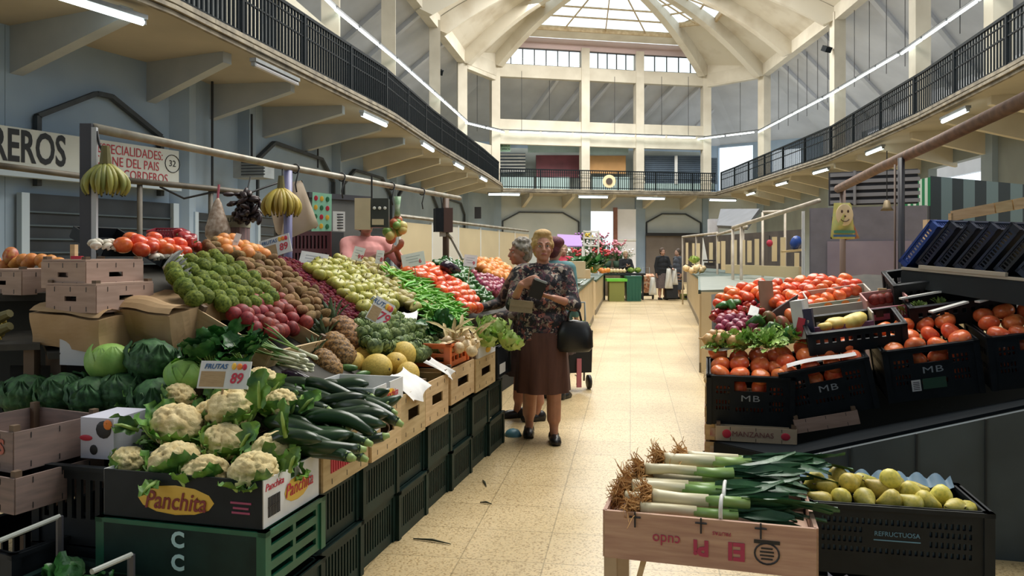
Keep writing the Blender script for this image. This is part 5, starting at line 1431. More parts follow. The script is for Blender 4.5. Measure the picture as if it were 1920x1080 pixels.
# boxes at the near left
def box_at(px, py, d, W_, D_, h, rz, name, label, mat, kind='wood', **kw):
    r = wood_crate(name, W_, D_, h, mat, 2, True); tag(r, label, 'crate', 'pinkish wood crates at the near left'); r.location = P(px, py, d)-Vector((0, 0, h/2)); r.rotation_euler = (0, 0, rz); return r
box_at(176, 514, 3.78, .27, .34, .125, -.33, 'wooden_crate', 'pinkish wood crate, upper of the two stacked on the brown paper', woodp)
box_at(190, 557, 3.74, .30, .34, .125, -.33, 'wooden_crate', 'pinkish wood crate, lower of the two stacked on the brown paper', woodp)
box_at(72, 528, 4.15, .30, .40, .12, -.38, 'wooden_crate', 'pale lidded wood crate below the peaches at the left edge', woodp)
def cardbox(px, py, d, W_, D_, h, rot, label, seed):
    r = empty('cardboard_box', label, 'box', 'crumpled brown boxes', P(px, py, d), rot)
    def wob(p, s): return p+Vector((noise.noise(p*7+Vector((s, 0, 0))), noise.noise(p*7+Vector((0, s, 0))), noise.noise(p*6+Vector((0, 0, s)))))*.022
    m = MB()
    n = 8
    for ax in range(3):
        for s in (-1, 1):
            def f(u, v, ax=ax, s=s):
                q = [0, 0, 0]; q[ax] = s*.5; q[(ax+1) % 3] = u-.5; q[(ax+2) % 3] = v-.5
                return wob(Vector((q[0]*W_, q[1]*D_, q[2]*h)), seed)
            m.grid(f, n, n)
    m.obj('body', card, r)
    m = MB()
    def g(u, v): p = wob(Vector(((u-.5)*W_, (v*.55-.5)*D_, h*.5)), seed); return p+Vector((0, -.03*v, .05*v*(1-v)*2+.012))
    m.grid(g, 8, 5); m.obj('flap', card, r)
    return r
r = empty('wood_peg', 'small upright wood peg with red tag on the top pinkish crate', 'peg', None, P(139, 478, 3.72)); MB().box((0, 0, .0), (.022, .03, .10)).obj('peg', wood, r); MB().box((.02, -.01, -.03), (.05, .02, .05)).obj('red_tag', redi, r)
cardbox(172, 613, 3.72, .40, .30, .16, (.1, .05, -.3), 'crumpled brown paper box on the left under the stacked crates', 3)
cardbox(318, 603, 3.78, .33, .32, .19, (.25, .1, -.35), 'crumpled brown cardboard box right beside the palm frond', 9)
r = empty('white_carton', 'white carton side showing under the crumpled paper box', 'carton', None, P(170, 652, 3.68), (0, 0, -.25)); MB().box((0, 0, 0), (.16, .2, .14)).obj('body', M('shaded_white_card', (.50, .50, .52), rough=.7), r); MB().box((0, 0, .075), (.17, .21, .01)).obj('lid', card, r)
sb = empty('side_table', 'dark table under the brown boxes at the near left', 'table')
m = MB(); m.plate([P(90, 668, 3.6), P(385, 660, 3.65), P(400, 600, 4.2), P(60, 600, 4.25)], .03); m.obj('table_top', MATS['dark_board'], sb)
for px, py, d in ((110, 665, 3.7), (370, 655, 3.75)):
    p = P(px, py, d); MB().bar((p.x, p.y, 0), (p.x, p.y, p.z), .05, .05).obj('leg', woodd, sb)
# neighbouring stall at the left edge
lt = empty('left_table', 'dark neighbouring stall table at the left edge', 'table')
pa, pb, pc, pd = P(-160, 560, 3.9), P(118, 556, 4.0), P(135, 505, 5.0), P(-160, 500, 5.0)
MB().plate([pa, pb, pc, pd], .04).obj('table_top', MATS['dark_board'], lt)
for p in (pb, pc): MB().bar((p.x-.05, p.y, 0), (p.x-.05, p.y, p.z), .05, .05).obj('leg', woodd, lt)
MB().plate([pa-Vector((0, -.3, 0)), pb-Vector((0, -.3, 0)), Vector((pb.x, pb.y+.3, .5)), Vector((pa.x, pa.y+.3, .5))], .02).obj('skirt', M('skirt_dark', (.014, .018, .02)), lt)
for i, (px, py) in enumerate([(8, 500), (28, 492), (44, 488), (60, 487), (78, 488), (95, 490), (110, 494), (20, 480), (52, 494), (-12, 490), (86, 496)]):
    PR['orange' if i != 7 else 'mango'][0].place(P(px, py, 4.35), rnd3(), .078 if i != 7 else .1, 'orange on the crate at the left edge' if i != 7 else 'reddish mango behind the oranges at the left edge', 'orange' if i != 7 else 'mango', 'oranges at the left edge' if i != 7 else None)
banana_bunch('banana_bunch', 'bunch of bananas lying at the left edge below the peaches', 7, P(-4, 598, 3.75), 8, .95, 1, False, (1.2, 0, 1.3)); banana_bunch('banana_bunch', 'lower bunch of bananas lying at the left edge', 7, P(-6, 622, 3.7), 9, .95, 1, False, (1.2, 0, 1.4))
ls = empty('banana_shelf', 'dark low shelf with bananas at the left edge', 'shelf'); MB().plate([P(-120, 655, 3.6), P(75, 650, 3.6), P(80, 625, 4.0), P(-120, 625, 4.0)], .03).obj('board', MATS['dark_board'], ls)
for px in (60,): 
    p = P(px, 650, 3.65); MB().bar((p.x, p.y, 0), (p.x, p.y, p.z), .05, .05).obj('leg', woodd, ls)
# low crates in the dark corner
woodk = M('shaded_crate_wood', (.26, .18, .155), (.18, .13, .115), rough=.8, scale=6, stretch=(1, 1, 8))  # crate wood again in a darker tone, corner shade put into the colour
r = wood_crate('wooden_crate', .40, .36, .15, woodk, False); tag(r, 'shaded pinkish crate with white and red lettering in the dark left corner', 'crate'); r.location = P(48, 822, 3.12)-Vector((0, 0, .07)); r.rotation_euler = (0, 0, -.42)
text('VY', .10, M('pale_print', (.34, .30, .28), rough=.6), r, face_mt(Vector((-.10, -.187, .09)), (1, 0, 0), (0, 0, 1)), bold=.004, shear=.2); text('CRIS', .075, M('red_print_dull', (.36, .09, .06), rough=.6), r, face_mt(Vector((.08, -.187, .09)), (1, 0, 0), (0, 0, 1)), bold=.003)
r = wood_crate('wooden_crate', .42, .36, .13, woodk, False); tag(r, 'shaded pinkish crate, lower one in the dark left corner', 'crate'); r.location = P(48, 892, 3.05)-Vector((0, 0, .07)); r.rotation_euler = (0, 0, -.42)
r = plastic_crate('plastic_crate', .46, .40, .36, blackp, slots(.04, .42, 8, .1, .25)); tag(r, 'black crate on the floor under the pinkish crates in the left corner', 'crate'); p = P(48, 892, 3.05); r.location = (p.x, p.y, 0.01); r.rotation_euler = (0, 0, -.42)
p = P(182, 822, 3.02)
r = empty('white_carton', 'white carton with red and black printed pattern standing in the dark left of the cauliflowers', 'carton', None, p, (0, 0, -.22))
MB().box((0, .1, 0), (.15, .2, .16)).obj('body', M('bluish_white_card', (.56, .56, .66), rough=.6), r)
MB().ell((.03, -.001, .035), (.035, .004, .035), 14, 6).obj('black_print', blki, r); MB().ell((.05, -.003, .055), (.02, .004, .02), 10, 6).obj('orange_print', M('orange_ink', (.78, .22, .03)), r); MB().ell((-.05, -.001, .0), (.03, .004, .012), 12, 6).obj('red_print', redi, r); MB().ell((-.015, -.001, -.045), (.018, .004, .02), 12, 6).obj('black_mark', blki, r)
r = plastic_crate('plastic_crate', .42, .34, .30, blackp, slots(.04, .38, 8, .1, .25)); tag(r, 'upper black crate under the white printed carton', 'crate'); r.location = (p.x+.02, p.y+.1, p.z-.39); r.rotation_euler = (0, 0, -.25)
r = plastic_crate('plastic_crate', .42, .34, p.z-.40, blackp, slots(.04, .38, 8, .05, .2)); tag(r, 'lower black crate under the white printed carton', 'crate'); r.location = (p.x+.02, p.y+.1, .005); r.rotation_euler = (0, 0, -.25)
for a, b, l in ((P(-60, 1038, 2.5), P(112, 968, 2.75), 'pale metal bar crossing the dark bottom left corner'), (P(172, 1072, 2.4), P(246, 1040, 2.55), 'short pale metal bar left of the green crate')):
    r = empty('metal_rail', l, 'bar'); MB().tube([a, b], .009, 8).obj('rod', M('pale_metal', (.34, .36, .33), rough=.4), r)
    MB().tube([b, Vector((b.x, b.y, 0))], .012, 6).obj('leg', M('dark_post', (.05, .05, .06)), r)
r = plastic_crate('plastic_crate', .40, .36, .30, greenp, slots(.04, .36, 8, .05, .25)); tag(r, 'dark crate on the floor at the bottom left holding greens', 'crate'); q = P(150, 1060, 2.62); r.location = (q.x-.06, q.y+.05, 0.01); r.rotation_euler = (0, 0, -.3)
PR['chard'][0].place((q.x-.06, q.y, .25), (.3, 0, 2), .62, 'dark leafy greens in the low crate at the bottom left', 'leafy greens'); PR['chard'][1].place((q.x+.10, q.y-.05, .25), (.3, .2, 4), .5, 'small leafy greens beside the metal bar at the bottom left', 'leafy greens')

# back of the stall: cabinet, poster, scales, seller's things
cab = empty('grey_cabinet', 'tall dark grey cabinet behind the left stall carrying the green poster', 'cabinet')
a, b = P(575, 360, 8.6), P(692, 376, 9.3)
mtc = panel_mt((a.x, a.y, 0), Vector((b.x-a.x, b.y-a.y, 0))); Lc = Vector((b.x-a.x, b.y-a.y, 0)).length; zc_ = 2.1
MB().holed(Lc, zc_, [], .03, mtc).obj('front_panel', M('cabinet_grey', (.13, .13, .125), var=.25, rough=.5, scale=3), cab)
m = MB(); n_ = mtc.to_3x3() @ Vector((0, 1, 0)); c4 = [mtc @ Vector((0, 0, 0)), mtc @ Vector((Lc, 0, 0))]
m.holed(.6, zc_, [], .03, panel_mt(c4[0], n_)); m.holed(.6, zc_, [], .03, panel_mt(c4[1], n_)); m.obj('side_panels', MATS['cabinet_grey'], cab)
MB().bar(mtc @ Vector((0, -.02, zc_)), mtc @ Vector((Lc, -.02, zc_)), .05, .06).obj('top_trim', M('dark_post', (.05, .05, .06)), cab)
a, b, c, e = P(583, 468, 8.55), P(621, 470, 8.62), P(622, 364, 8.62), P(586, 360, 8.55)
ps = empty('green_poster', 'tall mint green poster with small fruit pictures on the grey cabinet', 'poster')
MB().plate([a, b, c, e], .008).obj('sheet', M('mint_paper', (.30, .62, .44), (.26, .56, .40), rough=.6, scale=8), ps)
m = MB(); rr = random.Random(6)
for i in range(4):
    for j in range(3):
        p = a.lerp(b, .2+.3*j).lerp(e.lerp(c, .2+.3*j), .90-.16*i)-Vector((0, .012, 0)); m.m((i+j) % 3).ell(p, (.022, .004, .03), 8, 5)
m.obj('fruit_pictures', [redi, yel, M('dark_green_ink', (.03, .18, .08))], ps)
for i in range(5):
    p = a.lerp(b, .5).lerp(e.lerp(c, .5), .06+.06*i)-Vector((0, .012, 0)); MB().box(p, (.16 if i % 2 else .13, .004, .012)).obj('text_line', M('dark_green_ink', (.03, .18, .08)), ps)
nt_ = empty('white_notice', 'small white notice with dark lines right of the green poster', 'notice')
a, b, c, e = P(624, 433, 8.66), P(647, 434, 8.7), P(647, 397, 8.7), P(624, 396, 8.66); MB().plate([a, b, c, e], .006).obj('sheet', whitec, nt_)
m = MB()
for i in range(6): m.box(a.lerp(e, .15+.14*i).lerp(b.lerp(c, .15+.14*i), .5)-Vector((0, .008, 0)), (.10, .003, .012))
m.obj('text_lines', blki, nt_)
rc = empty('red_crates', 'stack of dark red slotted crates behind the ripe bananas', 'crate', None, P(575, 462, 7.2), (0, 0, -.25)); MB().holed(.5, .34, slots(.02, .48, 12, .03, .14)+slots(.02, .48, 12, .18, .30), .015, panel_mt((-.25, 0, -.2), (1, 0, 0))).obj('front_panel', M('dark_red_plastic', (.12, .02, .03), rough=.4), rc); MB().box((0, .15, -.03), (.48, .25, .33)).obj('contents', M('skirt_dark', (.014, .018, .02)), rc)
sc_ = empty('weighing_scale', 'hanging box scale with cream back hiding the seller\'s face', 'scale', None, P(697, 402, 6.75), (0, 0, .1))
MB().box((-.07, 0, 0), (.135, .2, .27)).obj('cream_case', M('scale_cream', (.60, .50, .34), var=.1, rough=.5), sc_); MB().box((.075, 0, .01), (.15, .19, .25)).obj('dark_case', M('scale_dark', (.05, .055, .05), var=.2, rough=.4), sc_)
m = MB()
for i in range(3): m.ell((.03+.045*i, -.1, .05), (.014, .006, .014), 8, 6)
m.obj('dials', whitep, sc_); MB().box((.06, -.1, -.07), (.1, .01, .05)).obj('readout', M('scale_cream', (.6, .5, .34)), sc_)
MB().tube([(-.0, 0, .13), (.0, 0, .34)], .008, 5).obj('hanger', wirem, sc_)
s2 = empty('weighing_scale', 'dark hanging scale on a brown post right of the seller', 'scale', None, P(830, 413, 8.3), (0, 0, .25))
MB().box((-.045, 0, 0), (.085, .18, .25)).obj('black_case', blackp, s2); MB().box((.045, 0, .0), (.1, .18, .26)).obj('brown_case', M('scale_brown', (.09, .05, .04), rough=.4), s2); MB().box((.0, 0, -.15), (.06, .06, .05)).obj('neck', whitep, s2); MB().tube([(0, 0, .12), (-.02, 0, .25)], .006, 5).obj('hanger', wirem, s2); MB().tube([(.04, 0, -.14), (.1, 0, -.2), (.2, -.1, -.42)], .02, 6).obj('arm', metal, s2)
# cream partition boards behind the stall
cpm = M('cream_board', (.66, .54, .33), var=.08, rough=.55, scale=2)
pa, pb = P(748, 415, 11.), P(990, 440, 18.5); dd = Vector((pb.x-pa.x, pb.y-pa.y, 0)); LL = dd.length; dd.normalize()
for i in range(6):
    q = Vector((pa.x, pa.y, 0))+dd*(LL/6*i); r = MB(); r.holed(LL/6-.02, 1.9, [], .05, panel_mt(q, dd)); m = r.obj('partition_board', cpm if i not in (1,) else M('paler_board', (.66, .62, .52), rough=.5))
    tag(m, 'cream partition board behind the left stall, %s from the grey cabinet' % on[i], 'partition', 'cream partition boards')
    m = MB().bar(q+Vector((0, -.03, .02)), q+Vector((0, -.03, 1.93)), .04, .05, up=dd); tag(m.obj('partition_post', whitep), 'thin pale post at the %s cream partition board' % on[i], 'post', 'partition posts')
tag(MB().tube([Vector((pa.x, pa.y-.1, 1.98)), Vector((pb.x, pb.y-.1, 1.98))], .03, 6).obj('partition_rail', metal), 'long metal rail on top of the cream partition boards', 'rail')
# ================================================================== RIGHT FRUIT STALL
E0 = Vector((1.37, 5.35, 0))
def SR(s, t, z=0.): return E0+V_*s+A_*t+Vector((0, 0, z))
GR_ = (V_*.15+A_*.36)
NR = Vector((-GR_.x, -GR_.y, 1)).normalized()
PRp = SR(0, 0, .64)
def onR(px, py, lift=0.): return on_plane(px, py, PRp+NR*lift, NR)
def heapR(kind, poly, sp, r, label, cat, group, sc, **kw):
    return hexfill(PR[kind], poly, PRp, NR, V_, sp, r, label, cat, group, scale=(sc*.93, sc*1.07), **kw)
tb = empty('display_table', 'dark sloping display table under the tomatoes of the right stall', 'display table')
def zr(s, t): return .64+.15*s+.36*t
m = MB(); m.plate([SR(.02, .42, zr(.02, .42)-.06), SR(2.3, .42, zr(2.3, .42)-.06), SR(2.3, .8, zr(2.3, .8)-.06), SR(1.25, 1.38, zr(1.25, 1.38)-.06), SR(.02, 1.38, zr(.02, 1.38)-.06)], .03); m.obj('top_board', MATS['dark_board'], tb)
for s, t in ((.1, .6), (2.2, .6), (.1, 1.3), (1.2, 1.3)): MB().bar(SR(s, t), SR(s, t, zr(s, t)-.08), .06, .06, up=A_).obj('leg', woodd, tb)
MB().holed(.9, .70, [], .02, panel_mt(SR(.06, .45), A_)).obj('side_panel', MATS['skirt_dark'], tb)
bp = empty('stall_boarding', 'dark blue grey boarded front under the black crates of the right stall', 'stall front')
def FR(s, z=0.): return SR(s, -1.4, z)
fz = lambda s: .40+.29*(s-.35)
m = MB(); m.plate([FR(.35), FR(3.2), FR(3.2, fz(3.2)), FR(.35, fz(.35))], .03); m.obj('boards', M('blue_grey_board', (.055, .075, .085), var=.35, rough=.7, scale=3), bp)
m = MB()
for i in range(10): m.bar(FR(.36+.30*i)-A_*.018, FR(.36+.30*i, fz(.36+.3*i))-A_*.018, .010, .008, up=V_)
m.obj('seams', MATS['skirt_dark'], bp)
# black sheet in place of the shade under the crates, rising right
r = empty('shade_cloth', 'black cloth put in for the shade under the black crates of the right stall', 'cloth'); m = MB()
ct = [SR(.03, -.045, .155), SR(.56, -.045, .165), SR(.97, -.045, .29), SR(2.9, -.045, .80)]; f0, f1 = FR(.35, fz(.35)+.01)+A_*.02, FR(3.4, fz(3.4)+.01)+A_*.02
m.plate([SR(.03, -.045, .005), SR(.56, -.045, .005)]+[ct[1], ct[0]], .012); m.plate([ct[0], ct[1], f0], .012); m.plate([ct[1], ct[2], f0], .012); m.plate([ct[2], ct[3], f1, f0], .012); m.plate([ct[0], f0, FR(.35)+A_*.02, SR(.03, -.045, .005)], .012); m.obj('cloth', M('black_shade', (.006, .008, .010), rough=.9, spec=.05), r)
MB().holed(2.6, .62, [], .02, panel_mt(SR(.06, .43), V_)).obj('front_panel', MATS['skirt_dark'], tb)

# black crates of large tomatoes
fh = [(.17, .38, .245, .315)]+slots(.05, .15, 4, .225, .245, .6)+slots(.05, .15, 4, .255, .28, .6)+slots(.40, .50, 4, .225, .245, .6)+slots(.40, .50, 4, .255, .28, .6)+slots(.05, .15, 5, .15, .18, .5)+slots(.05, .15, 5, .11, .135, .5)+slots(.40, .50, 5, .15, .18, .5)+slots(.40, .50, 5, .11, .135, .5)+slots(.18, .37, 8, .10, .13, .5)
fs_ = slots(.04, .36, 10, .12, .16, .5)+slots(.04, .36, 10, .22, .26, .5)
def mbcrate():
    r = plastic_crate('plastic_crate', .55, .40, .355, blackp, fh, fs_)
    text('MB', .062, M('grey_letter', (.30, .33, .36), rough=.5), r, face_mt(Vector((0, -.2075, .195)), (1, 0, 0), (0, 0, 1)), sx=1.5, space=1.1)
    return r
mb = Proto(mbcrate())
crs = [(.265, .02, 'black crate of large tomatoes at the aisle corner of the right stall', .0, .30), (.80, .02, 'black crate of large tomatoes with a white paper strip, second from the aisle', .24, .40), (1.42, .02, 'black crate of large tomatoes with a pale label, third from the aisle', .17, .545), (2.02, .0, 'black crate of large tomatoes, farthest from the aisle', .15, .65)]
bt = PR['bigtomato'][0]
for k_, (s, t, l, roll, z) in enumerate(crs):
    E_ = Matrix.Rotation(TH, 4, 'Z') @ Matrix.Rotation(-roll, 4, 'Y') @ Matrix.Rotation(.17, 4, 'X')
    loc = SR(s, t+.2, z)
    o = mb.place(loc, E_.to_euler(), 1., l, 'crate', 'black tomato crates')
    if k_ == 2:
        m_ = MB().box((-.11, -.2085, .10), (.055, .003, .075)).obj('pale_label', whitec, o); MB().box((0.0, -.2085, .105), (.14, .003, .07)).obj('green_label', M('dull_green', (.03, .08, .05)), o)
        mm = MB()
        for i in range(5): mm.box((-.11, -.2105, .075+.012*i), (.038, .002, .004))
        mm.obj('label_lines', blki, o)
    T = Matrix.Translation(loc) @ E_
    for i in range(4):
        for j in range(3):
            p = T @ Vector((-.20+.132*i+R.uniform(-.01, .01), -.13+.125*j, .335+.03*j+R.uniform(-.012, .02)))
            bt.place(p, (R.uniform(-.7, .7), R.uniform(-.7, .7), R.uniform(0, 6)), R.uniform(.122, .142), 'large orange red tomato in the %s black crate from the aisle' % ('first', 'second', 'third', 'fourth')[k_], 'tomato', 'large tomatoes in the %s black crate' % ('first', 'second', 'third', 'fourth')[k_])
        for zz in (.24, .11):
            p = T @ Vector((-.20+.132*i, -.118, zz))
            bt.place(p, rnd3(), .128, 'large orange red tomato in the %s black crate from the aisle' % ('first', 'second', 'third', 'fourth')[k_], 'tomato', 'large tomatoes in the %s black crate' % ('first', 'second', 'third', 'fourth')[k_])
    if k_ == 1:
        m = MB()
        def f(u, v): return T @ Vector((-.22+.44*u, -.20+.07*v, .385+.03*sin(u*5)*.3+.012*sin(v*3)))
        m.grid(f, 12, 4); tag(m.obj('paper_strip', M('grey_paper', (.66, .64, .64), var=.08, rough=.6, scale=20), None, True), 'long white paper strip lying on the second black crate of tomatoes', 'paper')
# behind them: dark inner crates
def crate_on(px, py, W_, D_, H_, rz, label, mat=blackp, lift=0., name='plastic_crate', roll=.15, pitch=.30, hl=None):
    c = onR(px, py, lift)
    E_ = Matrix.Rotation(TH+rz, 4, 'Z') @ Matrix.Rotation(-roll, 4, 'Y') @ Matrix.Rotation(pitch, 4, 'X')
    r = plastic_crate(name, W_, D_, H_, mat, hl if hl is not None else slots(.04, W_-.04, 10, H_*.5, H_*.7)); tag(r, label, 'crate'); r.location = c; r.rotation_euler = E_.to_euler(); return r
crate_on(1600, 640, .60, .30, .16, 0, 'shallow black crate behind the second crate of tomatoes', lift=-.03)
crate_on(1790, 590, .62, .32, .16, 0, 'shallow black crate holding a few greens behind the third crate', lift=-.02)
crate_on(1750, 560, .56, .30, .20, 0, 'black crate with white rim behind the one holding greens', lift=.02)
for px, py in ((1700, 588), (1722, 582), (1760, 575)):
    PR['celery'][0].place(onR(px, py, .06), (.5, 0, px), .35, 'small green leaf bunch in the shallow black crate', 'leafy greens', 'greens in the shallow black crate')
for a, b, l in (((1688, 560), (1828, 535), 'white lath along the top of the black crates on the right'), ((1832, 566), (1882, 552), 'short white lath right of the black crates'), ((1745, 585), (1812, 566), 'white wooden lath lying inside the shallow black crate')):
    m = MB().bar(onR(*a, .17), onR(*b, .17), .05, .012); tag(m.obj('lath', whitep), l, 'lath')
# produce on the slope
heapR('tomato', [(1326, 588), (1345, 560), (1385, 535), (1450, 528), (1520, 522), (1595, 518), (1616, 530), (1612, 548), (1560, 568), (1500, 574), (1460, 582), (1420, 560), (1370, 568)], .092, .047, 'bright red tomato in the big heap on the right stall', 'tomato', 'tomatoes heaped on the right stall', .108, rotf=upright(.7), hvar=.8)
heapR('red_pepper', [(1326, 600), (1350, 572), (1405, 560), (1432, 572), (1430, 590), (1380, 596)], .07, .03, 'long red pepper between the tomatoes and the onion nets', 'pepper', 'red peppers on the right stall', .075)
heapR('green_pepper', [(1350, 572), (1385, 560), (1392, 570), (1362, 580)], .07, .05, 'dark green pepper lying on the red peppers', 'pepper', 'green peppers on the right stall', .08)
heapR('red_onion', [(1340, 610), (1360, 590), (1410, 592), (1425, 610), (1385, 625), (1345, 625)], .078, .04, 'red onion in the nets left of the green peppers', 'onion', 'red onions on the right stall', .085)
heapR('onion', [(1322, 642), (1335, 628), (1380, 622), (1400, 635), (1370, 646)], .085, .045, 'brown onion at the aisle corner of the right stall', 'onion', 'brown onions on the right stall', .095, hvar=1.)
for px, py, s_, l, kd in ((1415, 606, .125, 'large green pepper on the right stall, left of the two', 'g'), (1447, 624, .13, 'large green pepper on the right stall, by the white box', 'g'), (1477, 630, .11, 'small green pepper below the printed box', 'g'),
                      (1444, 598, .12, 'dark red mango above the green peppers', 'p'), (1468, 608, .12, 'dark red mango right of the green peppers', 'p'), (1484, 592, .12, 'round red tomato left of the printed box', 't'), (1420, 628, .10, 'reddish mango under the left green pepper', 'p')):
    pr = PR['green_pepper'][0] if kd == 'g' else PR['purple'][0] if kd == 'p' else PR['bigtomato'][0]
    pr.place(onR(px, py, .06), (R.uniform(.3, 1), R.uniform(-.4, .4), px), s_, l, {'g': 'pepper', 'p': 'mango', 't': 'tomato'}[kd])
for i, (px, py) in enumerate(((1352, 652), (1385, 648), (1415, 646), (1445, 644), (1475, 640), (1400, 654), (1440, 652))):
    PR['celery'][0].place(onR(px, py, .02), (.6, R.uniform(-.5, .5), px*1.3), .62, 'pale green leafy head behind the corner crate of tomatoes', 'leafy greens', 'pale leafy heads on the right stall')
m = MB(); m.grid(lambda u, v: onR(1322+90*u, 655-22*v+4*sin(u*6), .02+.02*sin(u*5+v*4)), 10, 5); tag(m.obj('white_sheet', clothw, None, True), 'white sheet under the leafy heads at the aisle corner', 'sheet')
r = empty('brown_paper_card', 'upright brown paper bag stuck in the tomatoes of the right stall', 'paper bag', None, onR(1437, 560, .1)); MB().box((0, 0, .02), (.11, .02, .24), (-.2, 0, .1)).obj('bag', M('brown_paper', (.34, .20, .13), (.28, .16, .10), rough=.8, scale=9), r)
r = empty('paper_bag', 'dark brown crumpled bag above the green peppers of the right stall', 'bag', None, onR(1458, 585, .08))
m = MB(); m.plate([Vector((-.12, -.02, -.05)), Vector((.12, -.02, -.03)), Vector((.15, .0, .13)), Vector((.02, 0, .05))], .03); m.obj('bag', M('dark_brown_paper', (.06, .035, .03), rough=.6), r)
m = MB().plate([onR(1402, 590, .09), onR(1420, 594, .09), onR(1424, 578, .12), onR(1408, 572, .12)], .006); tag(m.obj('price_card', whitec), 'small tilted white card on the red peppers', 'card')
# printed boxes with pumpkins, pink carton
def printed_box(px, py, W_, D_, H_, label, lift=.0, side=None, mat=None):
    c = onR(px, py, lift); E_ = Matrix.Rotation(TH, 4, 'Z') @ Matrix.Rotation(-.15, 4, 'Y') @ Matrix.Rotation(.2, 4, 'X')
    r = empty('carton_tray', label, 'carton', None, c, E_.to_euler()); mat = mat or whitec
    for y, nm in ((-D_/2, 'front_flap'), (D_/2, 'back_flap')): MB().holed(W_, H_*(.6 if y < 0 else 1), [], .01, panel_mt((-W_/2, y, 0), (1, 0, 0))).obj(nm, side if (side and y < 0) else mat, r)
    for x in (-1, 1): MB().holed(D_, H_, [], .01, panel_mt((x*W_/2, -D_/2, 0), (0, 1, 0))).obj('side_flap', mat, r)
    MB().box((0, 0, .005), (W_, D_, .01)).obj('base', mat, r)
    return r
prp = M('purple_print_card', (.28, .14, .24), (.16, .07, .14), rough=.6, scale=14)
r = printed_box(1572, 618, .42, .30, .14, 'carton with purple front holding yellow pumpkins on the right stall', .0, prp, M('greyish_card', (.50, .46, .40), rough=.7))
for (px, py, s_, l) in ((1568, 606, .15, 'left yellow ribbed pumpkin in the purple carton'), (1600, 602, .19, 'large yellow ribbed pumpkin in the purple carton'), (1548, 612, .11, 'small yellow pumpkin at the left end of the purple carton')):
    PR['pumpkin'][0].place(onR(px, py, .09), (R.uniform(-.4, .4), .2, px), s_, l, 'pumpkin', 'yellow pumpkins')
r = empty('printed_carton', 'white upright carton with red lettering left of the pumpkins', 'carton', None, onR(1508, 632, .0), (0, -.15, TH-.3))
MB().box((0, 0, .13), (.08, .22, .27)).obj('body', M('white_card', (.74, .74, .72)), r); MB().box((.005, -.112, .08), (.05, .004, .13), (0, .35, 0)).obj('red_print', redi, r); MB().box((.065, -.08, .10), (.06, .06, .2)).obj('dark_edge', M('navy_card', (.03, .03, .07), rough=.6), r)
r = printed_box(1570, 572, .44, .22, .11, 'carton printed with orange fruit below the tomatoes of the right stall', .02, M('greenish_print', (.34, .38, .28), (.50, .46, .36), rough=.6, scale=10), M('greyish_card', (.5, .46, .4)))
for x in (-.08, .04, .15): MB().ell((x, -.118, .04), (.03, .004, .022), 10, 6).obj('orange_print', M('orange_ink', (.78, .22, .03)), r)
r = printed_box(1660, 590, .26, .22, .15, 'pink and purple carton between the pumpkins and the black crates', .02, M('pink_print_card', (.52, .14, .18), (.20, .07, .16), rough=.6, scale=16), M('pink_card', (.55, .28, .26), rough=.7))
MB().box((-.06, -.118, .05), (.05, .006, .05)).obj('dark_panel', blki, r); m = MB()
for i in range(5): m.box((.03+.018*i, -.118, .05), (.007, .006, .06))
m.obj('white_bars', whitep, r)
for i, px in enumerate((1654, 1690)):
    r = empty('wood_block', 'small wooden block standing behind the pink carton, %s of two' % ('left', 'right')[i], 'block', None, onR(px, 552, .12)); MB().box((0, 0, 0), (.055, .03, .09), (0, 0, TH)).obj('block', wood, r)
for i, (px, py) in enumerate(((1640, 562), (1652, 560), (1666, 558), (1678, 556))): PR['peach'][0].place(onR(px, py, .10), rnd3(), .085, 'pinkish fruit on top of the pink carton', 'fruit', 'pinkish fruit on the pink carton')
# aisle side: crates stacked at the left edge
for i, (z, h, l, mat) in enumerate(((.02, .11, 'lowest printed wood crate at the aisle corner of the right stall', wood), (.145, .11, 'second printed wood crate from the floor at the aisle corner', wood), (.27, .11, 'third wood crate from the floor at the aisle corner', wood), (.395, .12, 'wood crate of pale garlic, topmost at the aisle corner', wood))):
    r = wood_crate('wooden_crate', .36, .44, h, mat, False); tag(r, l, 'crate', 'wood crates at the aisle corner'); r.location = SR(.15, .29, z); r.rotation_euler = (0, 0, TH)
    if i < 3: MB().box((-.185, -.05, h*.5), (.004, .24, h*.6)).obj('red_print', M('red_print_dull2', (.42, .08, .10), (.55, .42, .30), rough=.6, scale=30), r); MB().box((.0, -.225, h*.5), (.3, .004, h*.55)).obj('pale_print', M('faded_print', (.42, .16, .14), (.55, .46, .34), rough=.7, scale=22), r)
for i in range(7): PR['white_onion'][0].place(SR(-.01+.02*(i % 2), .12+.055*i, .555), rnd3(), .07, 'pale garlic bulb at the aisle corner of the right stall', 'garlic', 'garlic at the aisle corner')
r = wood_crate('wooden_crate', .40, .06, .09, M('crate_wood_pinkish', (.42, .29, .23)), False); tag(r, 'pinkish wood box under the second black crate', 'crate'); r.location = SR(.76, .0, .285); r.rotation_euler = (0, -.22, TH)
r = wood_crate('wooden_crate', .52, .06, .10, M('pale_crate', (.46, .36, .25), rough=.7), False); tag(r, 'flat wood box with dull red print under the corner crate of tomatoes', 'crate'); r.location = SR(.30, -.015, .17); r.rotation_euler = (0, 0, TH)
MB().ell((-.19, -.036, .05), (.03, .004, .03), 12, 6).obj('red_disc', redi, r); MB().ell((.19, -.036, .05), (.03, .004, .025), 12, 6).obj('red_disc', redi, r)
text('MANZANAS', .05, M('brown_print', (.22, .08, .07)), r, face_mt(Vector((-.02, -.036, .05)), (1, 0, 0), (0, 0, 1)))

